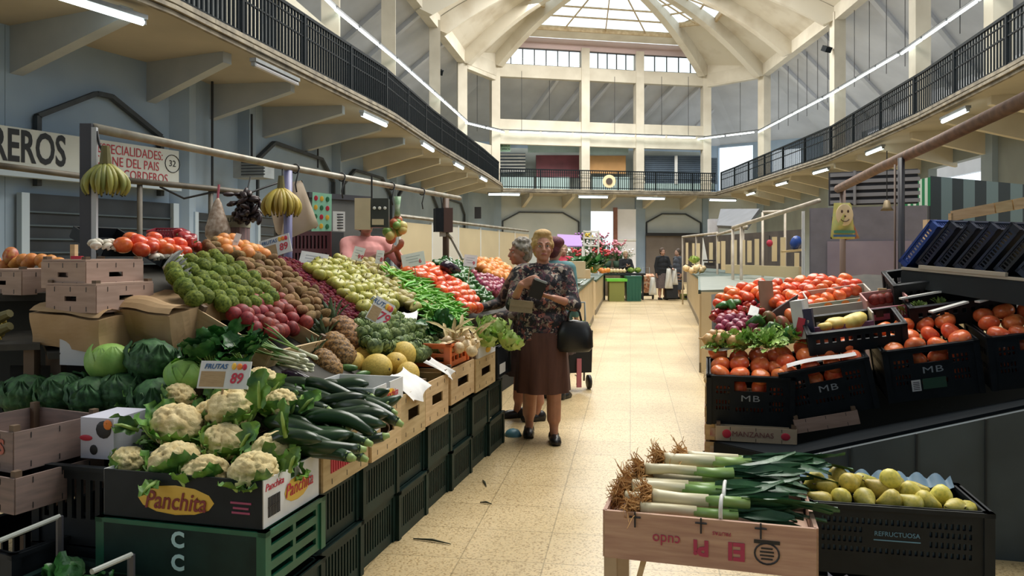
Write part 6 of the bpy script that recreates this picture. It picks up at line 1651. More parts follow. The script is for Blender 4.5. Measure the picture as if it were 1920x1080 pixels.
# -------------------------------------------------------- leeks and pears in front
lk = Vector((0, 0, 0))
c = P(1352, 1012, 2.72); HX = .36
r = empty('leek_crate', 'worn pinkish wood crate with red lettering carrying the leeks', 'crate', None, (c.x, c.y+.18, 0), (0, 0, -.27))
ztop = c.z+.075
leekw = M('leek_crate_wood', (.56, .36, .26), (.42, .24, .18), rough=.7, scale=5, stretch=(1, 1, 10), bump=.2)
MB().holed(.72, .17, [], .014, panel_mt((-.36, -.19, ztop-.17), (1, 0, 0))).obj('front_panel', leekw, r); MB().holed(.72, .17, [], .014, panel_mt((-.36, .19, ztop-.17), (1, 0, 0))).obj('back_panel', leekw, r)
for x in (-1, 1): MB().holed(.38, .17, [], .014, panel_mt((x*.36, -.19, ztop-.17), (0, 1, 0))).obj('side_panel', leekw, r)
MB().box((0, 0, ztop-.06), (.70, .37, .012)).obj('base', leekw, r)
for x in (-1, 1):
    for y in (-1, 1): MB().box((x*.34, y*.175, (ztop-.03)/2), (.045, .04, ztop-.03)).obj('leg', M('leek_leg', (.50, .37, .24), var=.2, rough=.7), r)
MB().bar((-.30, -.17, .04), (-.22, -.17, ztop-.17), .03, .02).obj('brace', wood, r)
m = MB()
for x in (-.25, -.02, .18): m.tube([(x, -.2, ztop+.004), (x, -.202, ztop-.05)], .003, 4); m.tube([(x-.02, -.2, ztop-.015), (x+.02, -.2, ztop-.015)], .003, 4)
m.obj('wire_staples', wirem, r)
crim = M('crimson_ink', (.42, .04, .10), rough=.6)
fm_ = lambda x, z: face_mt(Vector((x, -.199, z)), (-1, 0, 0), (0, 0, -1))
text('El', .085, crim, r, fm_(.10, ztop-.10), bold=.003); text('Pi', .075, crim, r, fm_(-.02, ztop-.10), bold=.003); text('cudo', .055, crim, r, fm_(-.14, ztop-.085), sx=.9); text('FRUTAS', .018, crim, r, fm_(.05, ztop-.045))
# round stamped fruit mark, left as a plain stamp
m = MB(); m.tube([(.20+.04*cos(a*pi/10), -.199, ztop-.10+.036*sin(a*pi/10)) for a in range(21)], .003, 4)
for k_ in range(4): m.box((.20, -.199, ztop-.118+.012*k_), (.05-.008*abs(k_-1.5), .002, .005))
m.box((.20, -.199, ztop-.060), (.085, .002, .012)); m.obj('stamp_mark', blki, r)
MT = Matrix.Translation((c.x, c.y+.18, 0)) @ Matrix.Rotation(-.27, 4, 'Z')
ln = ['front', 'second', 'third', 'fourth', 'fifth', 'sixth', 'seventh', 'eighth', 'ninth', 'rearmost']
pos = [(-.24, -.15, .03, .06), (-.20, -.10, .06, .0), (-.31, -.04, .03, .08), (-.29, .02, .06, .06), (-.28, .08, .05, .08), (-.25, .12, .10, .10), (-.22, .16, .06, .06), (-.18, .20, .12, .14), (-.14, .24, .09, .08), (-.09, .28, .12, .06)]
for i, (x, y, z, a) in enumerate(pos):
    PR['leek'][i % 3].place(MT @ Vector((x, y, ztop-.025+z)), (R.uniform(-.6, .6), .02, -.16+a-.05), (1.02, 1.45, 1.45), ('leek lying on the pinkish crate, %s of the row' % ln[i]) if i not in (0, 9) else '%s leek on the pinkish crate' % ln[i], 'leek', 'leeks')
for x, y, w_, l in ((.06, .04, .085, 'white band tied round the rear bunch of leeks'), (.05, -.13, .05, 'white band tied round the front pair of leeks')):
    pts = [MT @ Vector((x+.004*cos(a), y+w_*cos(a), ztop+.02+.045*sin(a))) for a in [q*pi/10 for q in range(21)]]
    tag(MB().tube(pts, .007, 6).obj('tie_band', whitep, None, True), l, 'band')
# black crate of pears
pc = P(1702, 1012, 2.85)
r = plastic_crate('plastic_crate', .62, .36, .26, blackp, slots(.05, .57, 26, .19, .212, .5)+slots(.05, .20, 8, .158, .178, .5)+slots(.42, .57, 8, .158, .178, .5)+slots(.05, .20, 8, .12, .142, .5)+slots(.42, .57, 8, .12, .142, .5)+slots(.05, .57, 26, .085, .105, .5), slots(.03, .33, 14, .12, .2, .5)); tag(r, 'black slotted crate of small yellow pears in front of the right stall', 'crate')
r.location = (pc.x, pc.y+.18, pc.z-.14); r.rotation_euler = (0, 0, -.22)
text('REFRUCTUOSA', .024, M('blue_letter', (.12, .28, .42), rough=.5), r, face_mt(Vector((0, -.1875, .158)), (1, 0, 0), (0, 0, 1)), sx=.95); MB().box((0, -.187, .135), (.16, .002, .004)).obj('blue_line', MATS['blue_letter'], r)
MB().box((0, -.168, .145), (.60, .004, .17)).obj('liner', M('blue_paper_liner', (.16, .26, .36), (.10, .18, .26), rough=.6, scale=6), r)
PT = Matrix.Translation(r.location) @ Matrix.Rotation(-.22, 4, 'Z')
ysk = M('yellow_pear_skin', (.62, .50, .09), (.40, .36, .06), rough=.45, scale=9, rand=.3, contrast=(.3, .55))
PR['ypear'] = [Proto(pear_p('pear', ysk))]
for i, (x, y, z) in enumerate([(-.26, -.12, .25), (-.17, -.10, .26), (-.09, -.12, .26), (-.01, -.11, .26), (.06, -.12, .26), (.13, -.10, .26), (.21, -.12, .25), (.26, -.1, .24), (-.22, -.02, .27), (-.12, -.02, .30), (-.03, -.01, .28), (.02, .0, .31), (.10, -.02, .27), (.19, -.01, .26), (-.25, .08, .26), (-.16, .08, .28), (-.05, .09, .27), (.05, .09, .27), (.14, .08, .25)]):
    PR['ypear'][0].place(PT @ Vector((x, y, z)), (pi/2+R.uniform(-.5, .5), R.uniform(-.5, .5), R.uniform(0, 6.3)), .095, 'small yellow pear in the black slotted crate', 'pear', 'yellow pears in the black crate')
m = MB(); m.grid(lambda u, v: PT @ Vector((-.29+.58*u, .13+.05*v, .25+.03*abs(sin(u*26))*(.4+.6*v)+.02*v)), 60, 4); tag(m.obj('blue_liner', MATS['blue_paper_liner'], None, True), 'scalloped blue paper liner at the back of the pear crate', 'liner')
r = plastic_crate('plastic_crate', .60, .34, pc.z-.16, blackp, slots(.05, .55, 16, .05, .1)); tag(r, 'black crate on the floor under the pears', 'crate'); r.location = (pc.x, pc.y+.18, .005); r.rotation_euler = (0, 0, -.22)
m = MB(); m.grid(lambda u, v: PT @ Vector((-.24+.36*u, -.20+.012*v, -.02-.02*u+.022*v*(1-abs(sin(u*17))*.8))), 60, 3); tag(m.obj('scalloped_paper', M('lilac_paper', (.42, .44, .56), rough=.6), None, True), 'scalloped pale paper edge below the pear crate', 'paper')
r = plastic_crate('plastic_crate', .34, .30, .40, blackp, []); tag(r, 'plain black crate behind the leek tops', 'crate'); q = P(1560, 900, 3.5); r.location = (q.x, q.y, .0); r.rotation_euler = (0, 0, -.2)

# -------------------------------------------------------- frame, bag, shelf with blue crates
rf_ = empty('stall_gantry', 'rough brown pole and dark upright framing the right stall', 'frame')
h0, h1 = P(1572, 354, 9.06), P(1960, 168, 3.6)
MB().tube([h0, h0.lerp(h1, .35)+Vector((.02, 0, .02)), h0.lerp(h1, .7), h1], [.05, .045, .04, .04], 9).obj('long_pole', M('rough_brown_pole', (.22, .13, .09), (.13, .08, .06), rough=.7, scale=14), rf_, True)
p = P(1690, 296, 6.07); MB().tube([(p.x, p.y, .0), (p.x, p.y, p.z)], .026, 8).obj('upright', M('dark_tube', (.045, .045, .055), var=.2, rough=.35), rf_, True)
MB().tube([(p.x-.04, p.y+.02, .0), (p.x-.04, p.y+.02, p.z-.05)], .008, 6).obj('thin_rod', M('brown_tube', (.10, .06, .04)), rf_, True)
p = P(1580, 380, 9.0); MB().tube([(p.x, p.y, 0), (p.x, p.y, h0.z)], .035, 8).obj('far_upright', M('brownish_tube', (.20, .14, .12), rough=.5), rf_, True)
sm = empty('printed_bag', 'yellow plastic bag printed with a smiling face hanging from the brown pole', 'bag', None, P(1580, 415, 8.8))
o = bagmesh([Vector((-.10, 0, .21)), Vector((.10, 0, .21)), Vector((.14, 0, -.20)), Vector((-.14, 0, -.20))], .05, M('yellow_bag', (.58, .48, .14), (.34, .42, .16), rough=.4, scale=9), 'bag_body'); o.parent = sm
MB().ell((0, -.05, .07), (.10, .012, .125), 20, 8).obj('face_print', M('face_cream', (.70, .56, .36), rough=.5), sm, True)
m = MB(); m.ell((-.035, -.063, .11), (.012, .004, .018), 8, 5).ell((.035, -.063, .11), (.012, .004, .018), 8, 5).ell((0, -.066, .055), (.012, .004, .012), 8, 5); m.tube([(.055*sin(a), -.064, .05-.055*cos(a)) for a in [-1.+.2*i for i in range(11)]], .005, 5); m.obj('face_lines', M('brown_ink', (.08, .04, .03)), sm)
MB().box((0, -.05, -.12), (.24, .01, .03)).obj('green_band', M('band_green', (.06, .2, .14)), sm); MB().box((0, -.05, -.165), (.25, .01, .025)).obj('dark_band', bluei, sm)
tag(bagmesh([P(1588, 415, 8.95), P(1600, 418, 8.95), P(1612, 447, 8.95), P(1585, 450, 8.95)], .04, M('reddish_bag', (.30, .10, .06), (.36, .22, .10), rough=.5, scale=14), 'carrier_bag'), 'small reddish bag hanging behind the smiling bag', 'bag')
bl = empty('hanging_bell', 'small brass bell lamp hanging before the grey metal cabinet', 'bell', None, P(1663, 385, 8.8)); MB().lathe([(.01, .06), (.03, .05), (.045, -.02), (.07, -.06), (.01, -.06)], 12).obj('bell', M('dull_brass', (.22, .17, .10), metal=.4, rough=.5), bl, True); MB().tube([(0, 0, .06), (0, 0, .62)], .006, 5).obj('cord', wirem, bl)
mc = empty('metal_cabinet', 'tall purplish grey metal cabinet behind the right stall', 'cabinet')
a, b = P(1520, 560, 9.8), P(1738, 560, 9.2); a.z = b.z = 0; dx = (b-a).normalized(); L_ = (b-a).length; zt_ = 2.02
mtx = panel_mt(a, dx)
MB().holed(L_, zt_, [], .05, mtx).obj('frame', M('purplish_metal_dark', (.17, .16, .19), var=.15, rough=.4), mc)
MB().holed(L_-.36, 1.55, [], .02, panel_mt(a+dx*.2-Vector((-dx.y, dx.x, 0))*.04+Vector((0, 0, .05)), dx)).obj('door', M('purplish_metal', (.40, .34, .40), (.30, .25, .31), rough=.32, metal=.45, scale=2), mc)
MB().holed(.7, zt_, [], .03, panel_mt(a, Vector((-dx.y, dx.x, 0)))).obj('side_panel', MATS['purplish_metal_dark'], mc)
MB().box(a+dx*.35+Vector((0, -.05, 1.88)), (.24, .03, .05), (0, 0, math.atan2(dx.y, dx.x))).obj('name_plate', blki, mc)
lv = empty('ventilation_grille', 'grey louvred grille above the metal cabinet', 'grille')
q = a+dx*.25+Vector((0, .1, 2.05))
MB().holed(1.0, .42, [], .03, panel_mt(q, dx)).obj('back', M('dark_post', (.05, .05, .06)), lv)
for i in range(5): MB().bar(q+Vector((0, -.05, .04+.085*i)), q+dx*1.0+Vector((0, -.05, .04+.085*i)), .04, .045).obj('louvre', M('grey_louvre', (.20, .20, .22), rough=.5), lv)
MB().bar(q+dx*.28+Vector((0, -.06, 0)), q+dx*.28+Vector((0, -.06, .42)), .16, .03, up=dx).obj('post', M('grey_louvre', (.2, .2, .22)), lv)
m = MB(); a2, b2 = P(1505, 555, 10.1), P(1519, 555, 9.9)
m.grid(lambda u, v: Vector((a2.x+(b2.x-a2.x)*u, a2.y+.05*sin(u*9), .9+1.1*v)), 8, 6); tag(m.obj('white_curtain', M('white_plastic_sheet', (.72, .72, .74), var=.1, rough=.4, scale=8), None, True), 'narrow white plastic curtain left of the metal cabinet', 'curtain')
# striped awning and curtain
def striped(name, c4, n, m1, m2, label, cat):
    a, b, c, e = c4; r = empty(name, label, cat)
    for k_, mm in enumerate((m1, m2)):
        m = MB()
        for i in range(k_, n, 2):
            u0, u1 = i/n, (i+1)/n
            m.plate([a.lerp(b, u0), a.lerp(b, u1), e.lerp(c, u1), e.lerp(c, u0)], .02)
        m.obj('stripes', mm, r)
    return r
striped('striped_awning', (P(1697, 386, 10.5), P(1745, 386, 10.3), P(1745, 332, 10.3), P(1697, 342, 10.5)), 9, M('awning_green', (.02, .22, .08), rough=.6), M('awning_white', (.62, .72, .60), rough=.6), 'short green and white striped awning above the metal cabinet', 'awning')
striped('striped_curtain', (P(1745, 500, 10.0), P(1990, 520, 9.0), P(1990, 352, 9.0), P(1745, 330, 10.0)), 11, M('curtain_dark', (.02, .03, .035), rough=.6), M('curtain_teal', (.11, .16, .17), rough=.6), 'dark and grey green striped curtain behind the blue crates', 'curtain')
q = P(1744, 412, 7.8); r = empty('card_box', 'tall narrow brown cardboard box standing left of the blue crates', 'box', None, (q.x, q.y, 0)); MB().box((0, 0, q.z/2), (.10, .08, q.z)).obj('body', M('pinkish_card', (.42, .28, .20), rough=.7), r); MB().box((-.045, -.005, q.z/2), (.02, .08, q.z)).obj('edge', M('pale_card', (.55, .40, .26), rough=.7), r)
for px in (1698, 1744):
    q = P(px, 345, 10.6); tag(MB().bar((q.x, q.y, 0), (q.x, q.y, q.z), .05, .05).obj('awning_pole', MATS['dark_tube']), 'dark pole holding the %s end of the green striped awning' % ('left' if px < 1720 else 'right'), 'pole')
sv = empty('rear_shelf', 'dark shelf with pale front edge carrying the blue crates on the right', 'shelf')
sa, sb_ = P(1692, 505, 5.6), P(2040, 538, 4.5)
sd = (sb_-sa); sn = Vector((-sd.y, sd.x, 0)).normalized()
m = MB(); m.plate([sa, sb_, sb_+sn*.45+Vector((0, 0, .01)), sa+sn*.45+Vector((0, 0, .01))], .03); m.obj('board', M('shelf_dark', (.03, .033, .035), rough=.6), sv)
MB().bar(sa-sn*.005+Vector((0, 0, .008)), sb_-sn*.005+Vector((0, 0, .008)), .02, .018).obj('pale_edge', M('pale_edge', (.48, .42, .33), rough=.6), sv)
MB().plate([sa-Vector((0, 0, .015)), sb_-Vector((0, 0, .015)), sb_-Vector((0, 0, .17)), sa-Vector((0, 0, .12))], .03).obj('fascia', MATS['skirt_dark'], sv)
for q in (sa+sd*.05+sn*.2, sa+sd*.7+sn*.2): MB().bar((q.x, q.y, 0), (q.x, q.y, q.z-.02), .06, .06).obj('leg', MATS['skirt_dark'], sv)
# wood frame behind the blue crates
wfm = empty('wooden_rack', 'pale wooden rack frame behind the tilted blue crates', 'rack')
wa, wb_ = P(1785, 500, 5.9), P(2030, 500, 5.2); wz0 = P(1785, 405, 5.9).z; wz1 = P(2030, 360, 5.2).z
MB().bar((wa.x, wa.y, sa.z), (wa.x, wa.y, wz0+.02), .035, .04).obj('post', wood, wfm)
pz = [Vector((wa.x, wa.y, wz0)), Vector((wb_.x, wb_.y, wz1))]
for i, (t0, t1) in enumerate(((0, .36), (.37, .5), (.51, 1.))): MB().bar(pz[0].lerp(pz[1], t0), pz[0].lerp(pz[1], t1), .03, .075).obj('top_board', wood, wfm)
bluep = M('blue_black_plastic', (.012, .022, .06), (.014, .018, .03), rough=.35, scale=4, rand=.2)
blue2 = M('blue_plastic', (.02, .06, .26), rough=.35)
for i in range(7):
    q = sa.lerp(sb_, .10+.115*i)+sn*.20
    r = plastic_crate('plastic_crate', .36, .30, .075, bluep if i else blue2, slots(.03, .33, 12, .02, .05, .6)); tag(r, 'tilted dark blue crate on the shelf, %s from the aisle side' % on[i], 'crate', 'tilted blue crates')
    r.rotation_euler = (Matrix.Rotation(math.atan2(sd.y, sd.x), 4, 'Z') @ Matrix.Rotation(-.85, 4, 'Y')).to_euler(); r.location = q+Vector((0, 0, .165))
m = MB(); tag(MB().bar(sa.lerp(sb_, .12)-sn*.01+Vector((0, 0, .03)), sa.lerp(sb_, .62)-sn*.01+Vector((0, 0, .03)), .03, .025).obj('lath', M('pale_edge', (.48, .42, .33))), 'pale lath along the shelf edge in front of the blue crates', 'lath')
MB_ = empty('cream_boards', 'cream boards leaning under the shelf behind the right stall', 'boards'); qa, qb = P(1730, 560, 7.2), P(1830, 540, 7.0)
for i in range(5):
    u = i/5; p = qa.lerp(qb, u); MB().box((p.x, p.y, .7), (.085, .02, 1.15)).obj('board', M('cream_board', (.66, .54, .33)), MB_)
# ================================================================== PEOPLE
def fabric(name, cols, scale=14., rough=.8, warp=.6):
    if name in MATS: return MATS[name]
    m = bpy.data.materials.new(name); m.use_nodes = True; nt = m.node_tree; N = nt.nodes; L = nt.links; b = N['Principled BSDF']
    b.inputs['Roughness'].default_value = rough
    tc = N.new('ShaderNodeTexCoord'); nz = N.new('ShaderNodeTexNoise'); nz.inputs['Scale'].default_value = scale*.6; nz.inputs['Detail'].default_value = 2
    L.new(tc.outputs['Object'], nz.inputs['Vector'])
    mx = N.new('ShaderNodeMix'); mx.data_type = 'RGBA'; mx.inputs['Factor'].default_value = .10*warp
    L.new(tc.outputs['Object'], mx.inputs['A']); L.new(nz.outputs['Color'], mx.inputs['B'])
    vo = N.new('ShaderNodeTexVoronoi'); vo.inputs['Scale'].default_value = scale; L.new(mx.outputs['Result'], vo.inputs['Vector'])
    rp = N.new('ShaderNodeValToRGB'); rp.color_ramp.interpolation = 'CONSTANT'
    for i, c in enumerate(cols):
        if i < 2: e = rp.color_ramp.elements[i]; e.position = i/len(cols)
        else: e = rp.color_ramp.elements.new(i/len(cols))
        e.color = (*c, 1)
    sp = N.new('ShaderNodeSeparateColor'); L.new(vo.outputs['Color'], sp.inputs['Color']); L.new(sp.outputs['Red'], rp.inputs['Fac'])
    L.new(rp.outputs['Color'], b.inputs['Base Color'])
    MATS[name] = m; return m
def cap(m, a, b, ra, rb, n=12):
    a, b = Vector(a), Vector(b)
    m.tube([a, b], [ra, rb], n); m.ell(a, ra, n, 7); m.ell(b, rb, n, 7); return m
def hand(m, w, d, nrm, curl=.5, side=1, s=1.):
    """palm from the wrist w along d, palm facing nrm, five bent fingers; side +1: thumb towards d x nrm"""
    w, d, nrm = Vector(w), Vector(d).normalized(), Vector(nrm).normalized(); nrm = (nrm-d*nrm.dot(d)).normalized(); x = d.cross(nrm)*side
    for k_ in range(4):
        o = x*(.027-.018*k_)*s
        cap(m, w+o*.6, w+d*.075*s+o, .013*s, .0105*s, 8)
        L_ = (.075, .083, .078, .06)[k_]*s; p = w+d*.078*s+o; a = 0.
        for j in range(3):
            a += curl*(.55+.35*j); q = p+(d*cos(a)+nrm*sin(a))*L_*(.45, .32, .23)[j]
            cap(m, p, q, (.0092-.0009*j)*s, (.0085-.001*j)*s, 8); p = q
    p = w+d*.022*s+x*.026*s; q = p+(x*.7+d*.65+nrm*.25).normalized()*.038*s; cap(m, p, q, .012*s, .0105*s, 8)
    cap(m, q, q+(d*.75+nrm*.55+x*.1).normalized()*.032*s, .0105*s, .008*s, 8)
def person(label, loc, rz, H=1.6, build=1., lf=(.09, 0), rf=(-.09, 0), larm=None, rarm=None, bow=0., headturn=0., nod=0., skin=(.50, .29, .20), hair=(.55, .42, .28), hairstyle='short', top=None, topz=.80, skirt=None, skirtz=.40, shoes=True, voxel=.008, legs=True, sleeve='long', trousers=False, coat=None, hc2=None, lcurl=.5, rcurl=.5, ln=(0, 0, 1), rn=(0, 0, 1), ld=None, rd=None, crown=0.):
    """a standing figure facing -y; arms are (elbow, wrist) points in its own frame"""
    k = H/1.6
    r = empty('person', label, 'person', None, loc, (0, 0, rz))
    sk = M('skin_%02d' % len([1 for q in MATS if q.startswith('skin_')]), skin, tuple(c*.86 for c in skin), rough=.55, scale=20, sss=.12)
    sb = Matrix.Rotation(bow, 3, 'X')      # bending forwards about the hips
    hip = Vector((0, 0, .86*k))
    B = lambda x, y, z: hip+sb @ (Vector((x*k, y*k, z*k))-hip)
    b = MB()
    # legs
    for s, f in ((1, lf), (-1, rf)):
        h = Vector((s*.085*k, 0, .84*k)); an = Vector((f[0], f[1], .075*k)); kn = h.lerp(an, .5)+Vector((0, -.02*k, .03*k))
        cap(b, h, kn, .082*k*build, .054*k*build); cap(b, kn, an+Vector((0, .015, .10*k)), .054*k*build, .05*k*build); cap(b, kn+Vector((0, .02*k, -.09*k)), an+Vector((0, .01, .05)), .056*k*build, .034*k*build); cap(b, an+Vector((0, .01, .06)), an, .034*k, .034*k)
        cap(b, an+Vector((0, .025, -.035*k)), an+Vector((s*.012, -.125*k, -.048*k)), .034*k, .026*k)
    # trunk, neck
    b.ell(B(0, 0, .88), (.155*k*build, .12*k*build, .13*k)); b.ell(B(0, -.01, 1.02), (.145*k*build, .115*k*build, .16*k)); b.ell(B(0, 0, 1.20), (.155*k*build, .105*k*build, .15*k))
    cap(b, B(-.13, 0, 1.305), B(.13, 0, 1.305), .055*k, .055*k)
    hd = B(0, -.015, 1.485)
    cap(b, B(0, .015, 1.29), hd+Vector((0, .02, -.06*k)), .052*k, .046*k)
    # head with features
    hm = Matrix.Rotation(headturn, 3, 'Z') @ Matrix.Rotation(nod, 3, 'X')
    Hd = lambda x, y, z: hd+hm @ (Vector((x, y, z))*k)
    b.ell(Hd(0, .012, .028), (.070*k, .086*k, .082*k), 20, 14, hm); b.ell(Hd(0, -.018, -.028), (.058*k, .064*k, .070*k), 18, 12, hm); b.ell(Hd(0, -.052, -.075), (.028*k, .024*k, .022*k), 12, 8, hm)
    for s in (-1, 1):
        b.ell(Hd(s*.036, -.058, -.018), (.022*k, .02*k, .02*k), 10, 8, hm); b.ell(Hd(s*.028, -.072, .034), (.023*k, .012*k, .009*k), 10, 6, hm)
        b.ell(Hd(s*.072, .012, -.002), (.009*k, .018*k, .029*k), 10, 8, hm)
    cap(b, Hd(0, -.078, .022), Hd(0, -.096, -.018), .0085*k, .0125*k, 8); b.ell(Hd(.011, -.086, -.02), (.008*k, .009*k, .007*k), 8, 6, hm); b.ell(Hd(-.011, -.086, -.02), (.008*k, .009*k, .007*k), 8, 6, hm)
    cap(b, Hd(-.016, -.079, -.047), Hd(.016, -.079, -.047), .0075*k, .0075*k, 8)
    # arms and hands
    A = {}
    for s, arm, nm, cu, nn, dd_ in ((1, larm, 'l', lcurl, ln, ld), (-1, rarm, 'r', rcurl, rn, rd)):
        sh_ = B(s*.165*build**.5, .0, 1.30)
        if arm is None: el, wr = B(s*.215*build**.5, .02, 1.05), B(s*.22*build**.5, -.03, .82)
        else: el, wr = Vector(arm[0])*k, Vector(arm[1])*k
        cap(b, sh_, el, .050*k, .038*k); cap(b, el, wr, .037*k, .025*k)
        d = Vector(dd_).normalized() if dd_ else (wr-el).normalized()
        hand(b, wr, d, nn if arm is not None else (-s, 0, 0), cu, 1 if s > 0 else -1, k)
        A[nm] = (sh_, el, wr)
    blob(b, 'body', sk, r, voxel, 3)
    dk = M('eye_dark', (.03, .02, .02), rough=.3); lipm = M('lip', (.36, .11, .10), rough=.5)
    for s in (-1, 1):
        e = MB().m(0).ell(Hd(s*.029, -.069, .015), (.013*k, .008*k, .0075*k), 10, 8, hm).m(1).ell(Hd(s*.029, -.0745, .015), (.006*k, .005*k, .006*k), 8, 6, hm); e.obj('eye', [M('eye_white', (.60, .55, .50), rough=.4), dk], r, True)
        MB().tube([Hd(s*.012, -.083, .036), Hd(s*.03, -.082, .043), Hd(s*.05, -.066, .036)], .0035*k, 6).obj('eyebrow', M('brow', (.16, .10, .06), rough=.8), r)
    MB().ell(Hd(0, -.0835, -.047), (.022*k, .006*k, .0075*k), 12, 6, hm).obj('lips', lipm, r, True)
    # hair
    hmat = M('hair_%.2f_%.2f' % (hair[0], hair[2]), hair, hc2 or tuple(c*.55 for c in hair), rough=.7, scale=45, bump=.6, bscale=110)
    h = MB(); rr = random.Random(int(H*1000)+len(label))
    h.ell(Hd(0, .030, .050), (.083*k, .088*k, .085*k), 18, 12, hm); h.ell(Hd(0, .055, .0), (.076*k, .068*k, .085*k), 16, 10, hm)
    if hairstyle == 'curly':
        for i in range(90):
            a = rr.uniform(0, 2*pi); e = rr.uniform(-.5, 1.5); q = Vector((cos(a)*cos(e)*.088, .035+sin(a)*cos(e)*.092, .045+sin(e)*.092))
            if q.y < -.035 and q.z < .075: continue
            h.ell(Hd(*q), rr.uniform(.015, .024)*k, 7, 5)
    elif hairstyle == 'short':
        for i in range(60):
            a = rr.uniform(0, 2*pi); e = rr.uniform(-.3, 1.5); q = Vector((cos(a)*cos(e)*.078, .03+sin(a)*cos(e)*.086, .05+sin(e)*.082))
            if q.y < -.04 and q.z < .085: continue
            h.ell(Hd(*q), rr.uniform(.014, .02)*k, 7, 5)
        for s in (-1, 1): h.ell(Hd(s*.074, .0, .03), (.014*k, .03*k, .035*k), 8, 6, hm)
    elif hairstyle == 'hat':
        h.ell(Hd(0, .02, .075), (.105*k, .11*k, .065*k), 18, 10, hm)
    if crown: h.ell(Hd(0, .01, .115), (.07*k, .075*k, .04*k), 14, 8, hm)
    blob(h, 'hair' if hairstyle != 'hat' else 'hat', hmat, r, max(voxel, .007), 1)
    # clothes
    if top:
        t = MB(); g = 1.10
        zb = topz
        rx = .170*build
        t.ell(B(0, 0, 1.20), (rx*k*1.02, .125*k*build, .145*k)); t.ell(B(0, -.012, 1.06), (rx*k*1.0, .14*k*build, .15*k)); t.ell(B(0, -.01, .95), (rx*k*1.08, .148*k*build, .12*k))
        m_ = [B(0, 0, zb+.0), B(0, 0, .90)]
        for q in range(6):
            z = zb+(.98-zb)*q/5; t.ell(B(0, 0, z), (rx*k*1.10, .15*k*build, .05*k), 18, 8)
        cap(t, B(-.13*build**.5, .0, 1.305), B(.13*build**.5, .0, 1.305), .068*k, .068*k); t.ell(B(0, .018, 1.345), (.085*k, .068*k, .04*k))
        for nm in 'lr':
            sh_, el, wr = A[nm]
            cap(t, sh_, el, .066*k, .054*k)
            if sleeve == 'long': cap(t, el, el.lerp(wr, .86), .054*k, .042*k)
            elif sleeve == 'mid': cap(t, el, el.lerp(wr, .28), .056*k, .052*k)
        o = blob(t, coat or 'blouse', top, r, max(voxel, .010), 3)
        for v in o.data.vertices:
            f = noise.noise(v.co*9)*.006+noise.noise(v.co*Vector((22, 22, 6)))*.004
            v.co += v.normal*f
    if skirt:
        m = MB(); sw = .158*build; z0_ = topz+.05
        def f(u, v):
            a = 2*pi*u; z = (z0_-(z0_-skirtz)*v)*k; w_ = (sw+.042*v**.7+.012*v*sin(a*9))*k
            return Vector((cos(a)*w_, sin(a)*w_*.95+(lf[1]+rf[1])*.35*v, z))
        m.grid(f, 48, 12); m.add([f(i/48, 1) for i in range(48)], [tuple(range(48))])
        m.obj('skirt', skirt, r, True)
    if trousers:
        t = MB()
        for s, f in ((1, lf), (-1, rf)):
            h_ = Vector((s*.085*k, 0, .88*k)); an = Vector((f[0], f[1], .10*k)); cap(t, h_, h_.lerp(an, .5), .10*k, .075*k); cap(t, h_.lerp(an, .5), an, .075*k, .06*k)
        blob(t, 'trousers', trousers, r, .012, 2)
    if shoes:
        for s, f in ((1, lf), (-1, rf)):
            t = MB(); an = Vector((f[0], f[1], 0)); t.ell(an+Vector((s*.006, -.06*k, .028)), (.047*k, .098*k, .042), 14, 8); t.ell(an+Vector((s*.0, .035*k, .035)), (.044*k, .054*k, .055), 12, 8); t.ell(an+Vector((s*.01, -.10*k, .022)), (.044*k, .052*k, .032), 12, 8)
            t.box(an+Vector((s*.004, -.03*k, .008)), (.075*k, .2*k, .014))
            blob(t, 'shoe', M('black_leather', (.012, .012, .013), rough=.35), r, .007, 1)
    return r
floral = fabric('floral_blouse', [(.010, .010, .014), (.26, .09, .07), (.012, .012, .016), (.40, .34, .28), (.07, .02, .04), (.012, .012, .018), (.14, .07, .07), (.012, .012, .016), (.05, .05, .06), (.22, .19, .15), (.02, .016, .024)], 38, warp=1.3)
floral2 = fabric('dark_floral_blouse', [(.02, .02, .022), (.12, .09, .07), (.03, .028, .03), (.26, .22, .17), (.018, .016, .018), (.09, .05, .05)], 30)
brownskirt = M('brown_skirt', (.12, .052, .040), (.075, .032, .026), rough=.85, scale=6, stretch=(3, 3, .4))
WX, WY = P(1018, 475, 5.95).x, 5.98
person('blond old woman in floral blouse and brown skirt holding a dark purse', (WX, WY, 0), 0., 1.60, 1.10, lf=(.085, -.03), rf=(-.10, .20),
       larm=((.235, -.10, 1.06), (.07, -.27, 1.12)), rarm=((-.235, -.11, 1.06), (-.17, -.29, 1.22)), ld=(-.9, -.1, .25), rd=(.75, -.1, .3), ln=(0, .3, 1), rn=(.1, .9, -.1), lcurl=.32, rcurl=.5, nod=-.06, headturn=.06,
       skin=(.50, .24, .16), hair=(.60, .40, .17), hc2=(.44, .27, .10), hairstyle='short', crown=1, top=floral, topz=.80, skirt=brownskirt, skirtz=.38, sleeve='mid', voxel=.0065)
pu = empty('purse', 'black purse held open in the hands of the blond woman', 'purse', None, (WX-.055, WY-.315, 1.185), (.1, .35, .2)); MB().box((0, 0, 0), (.10, .04, .13)).obj('body', M('black_leather', (.012, .012, .013)), pu); MB().box((0, -.01, .07), (.09, .035, .015)).obj('clasp', M('grey_metal', (.3, .33, .34)), pu)
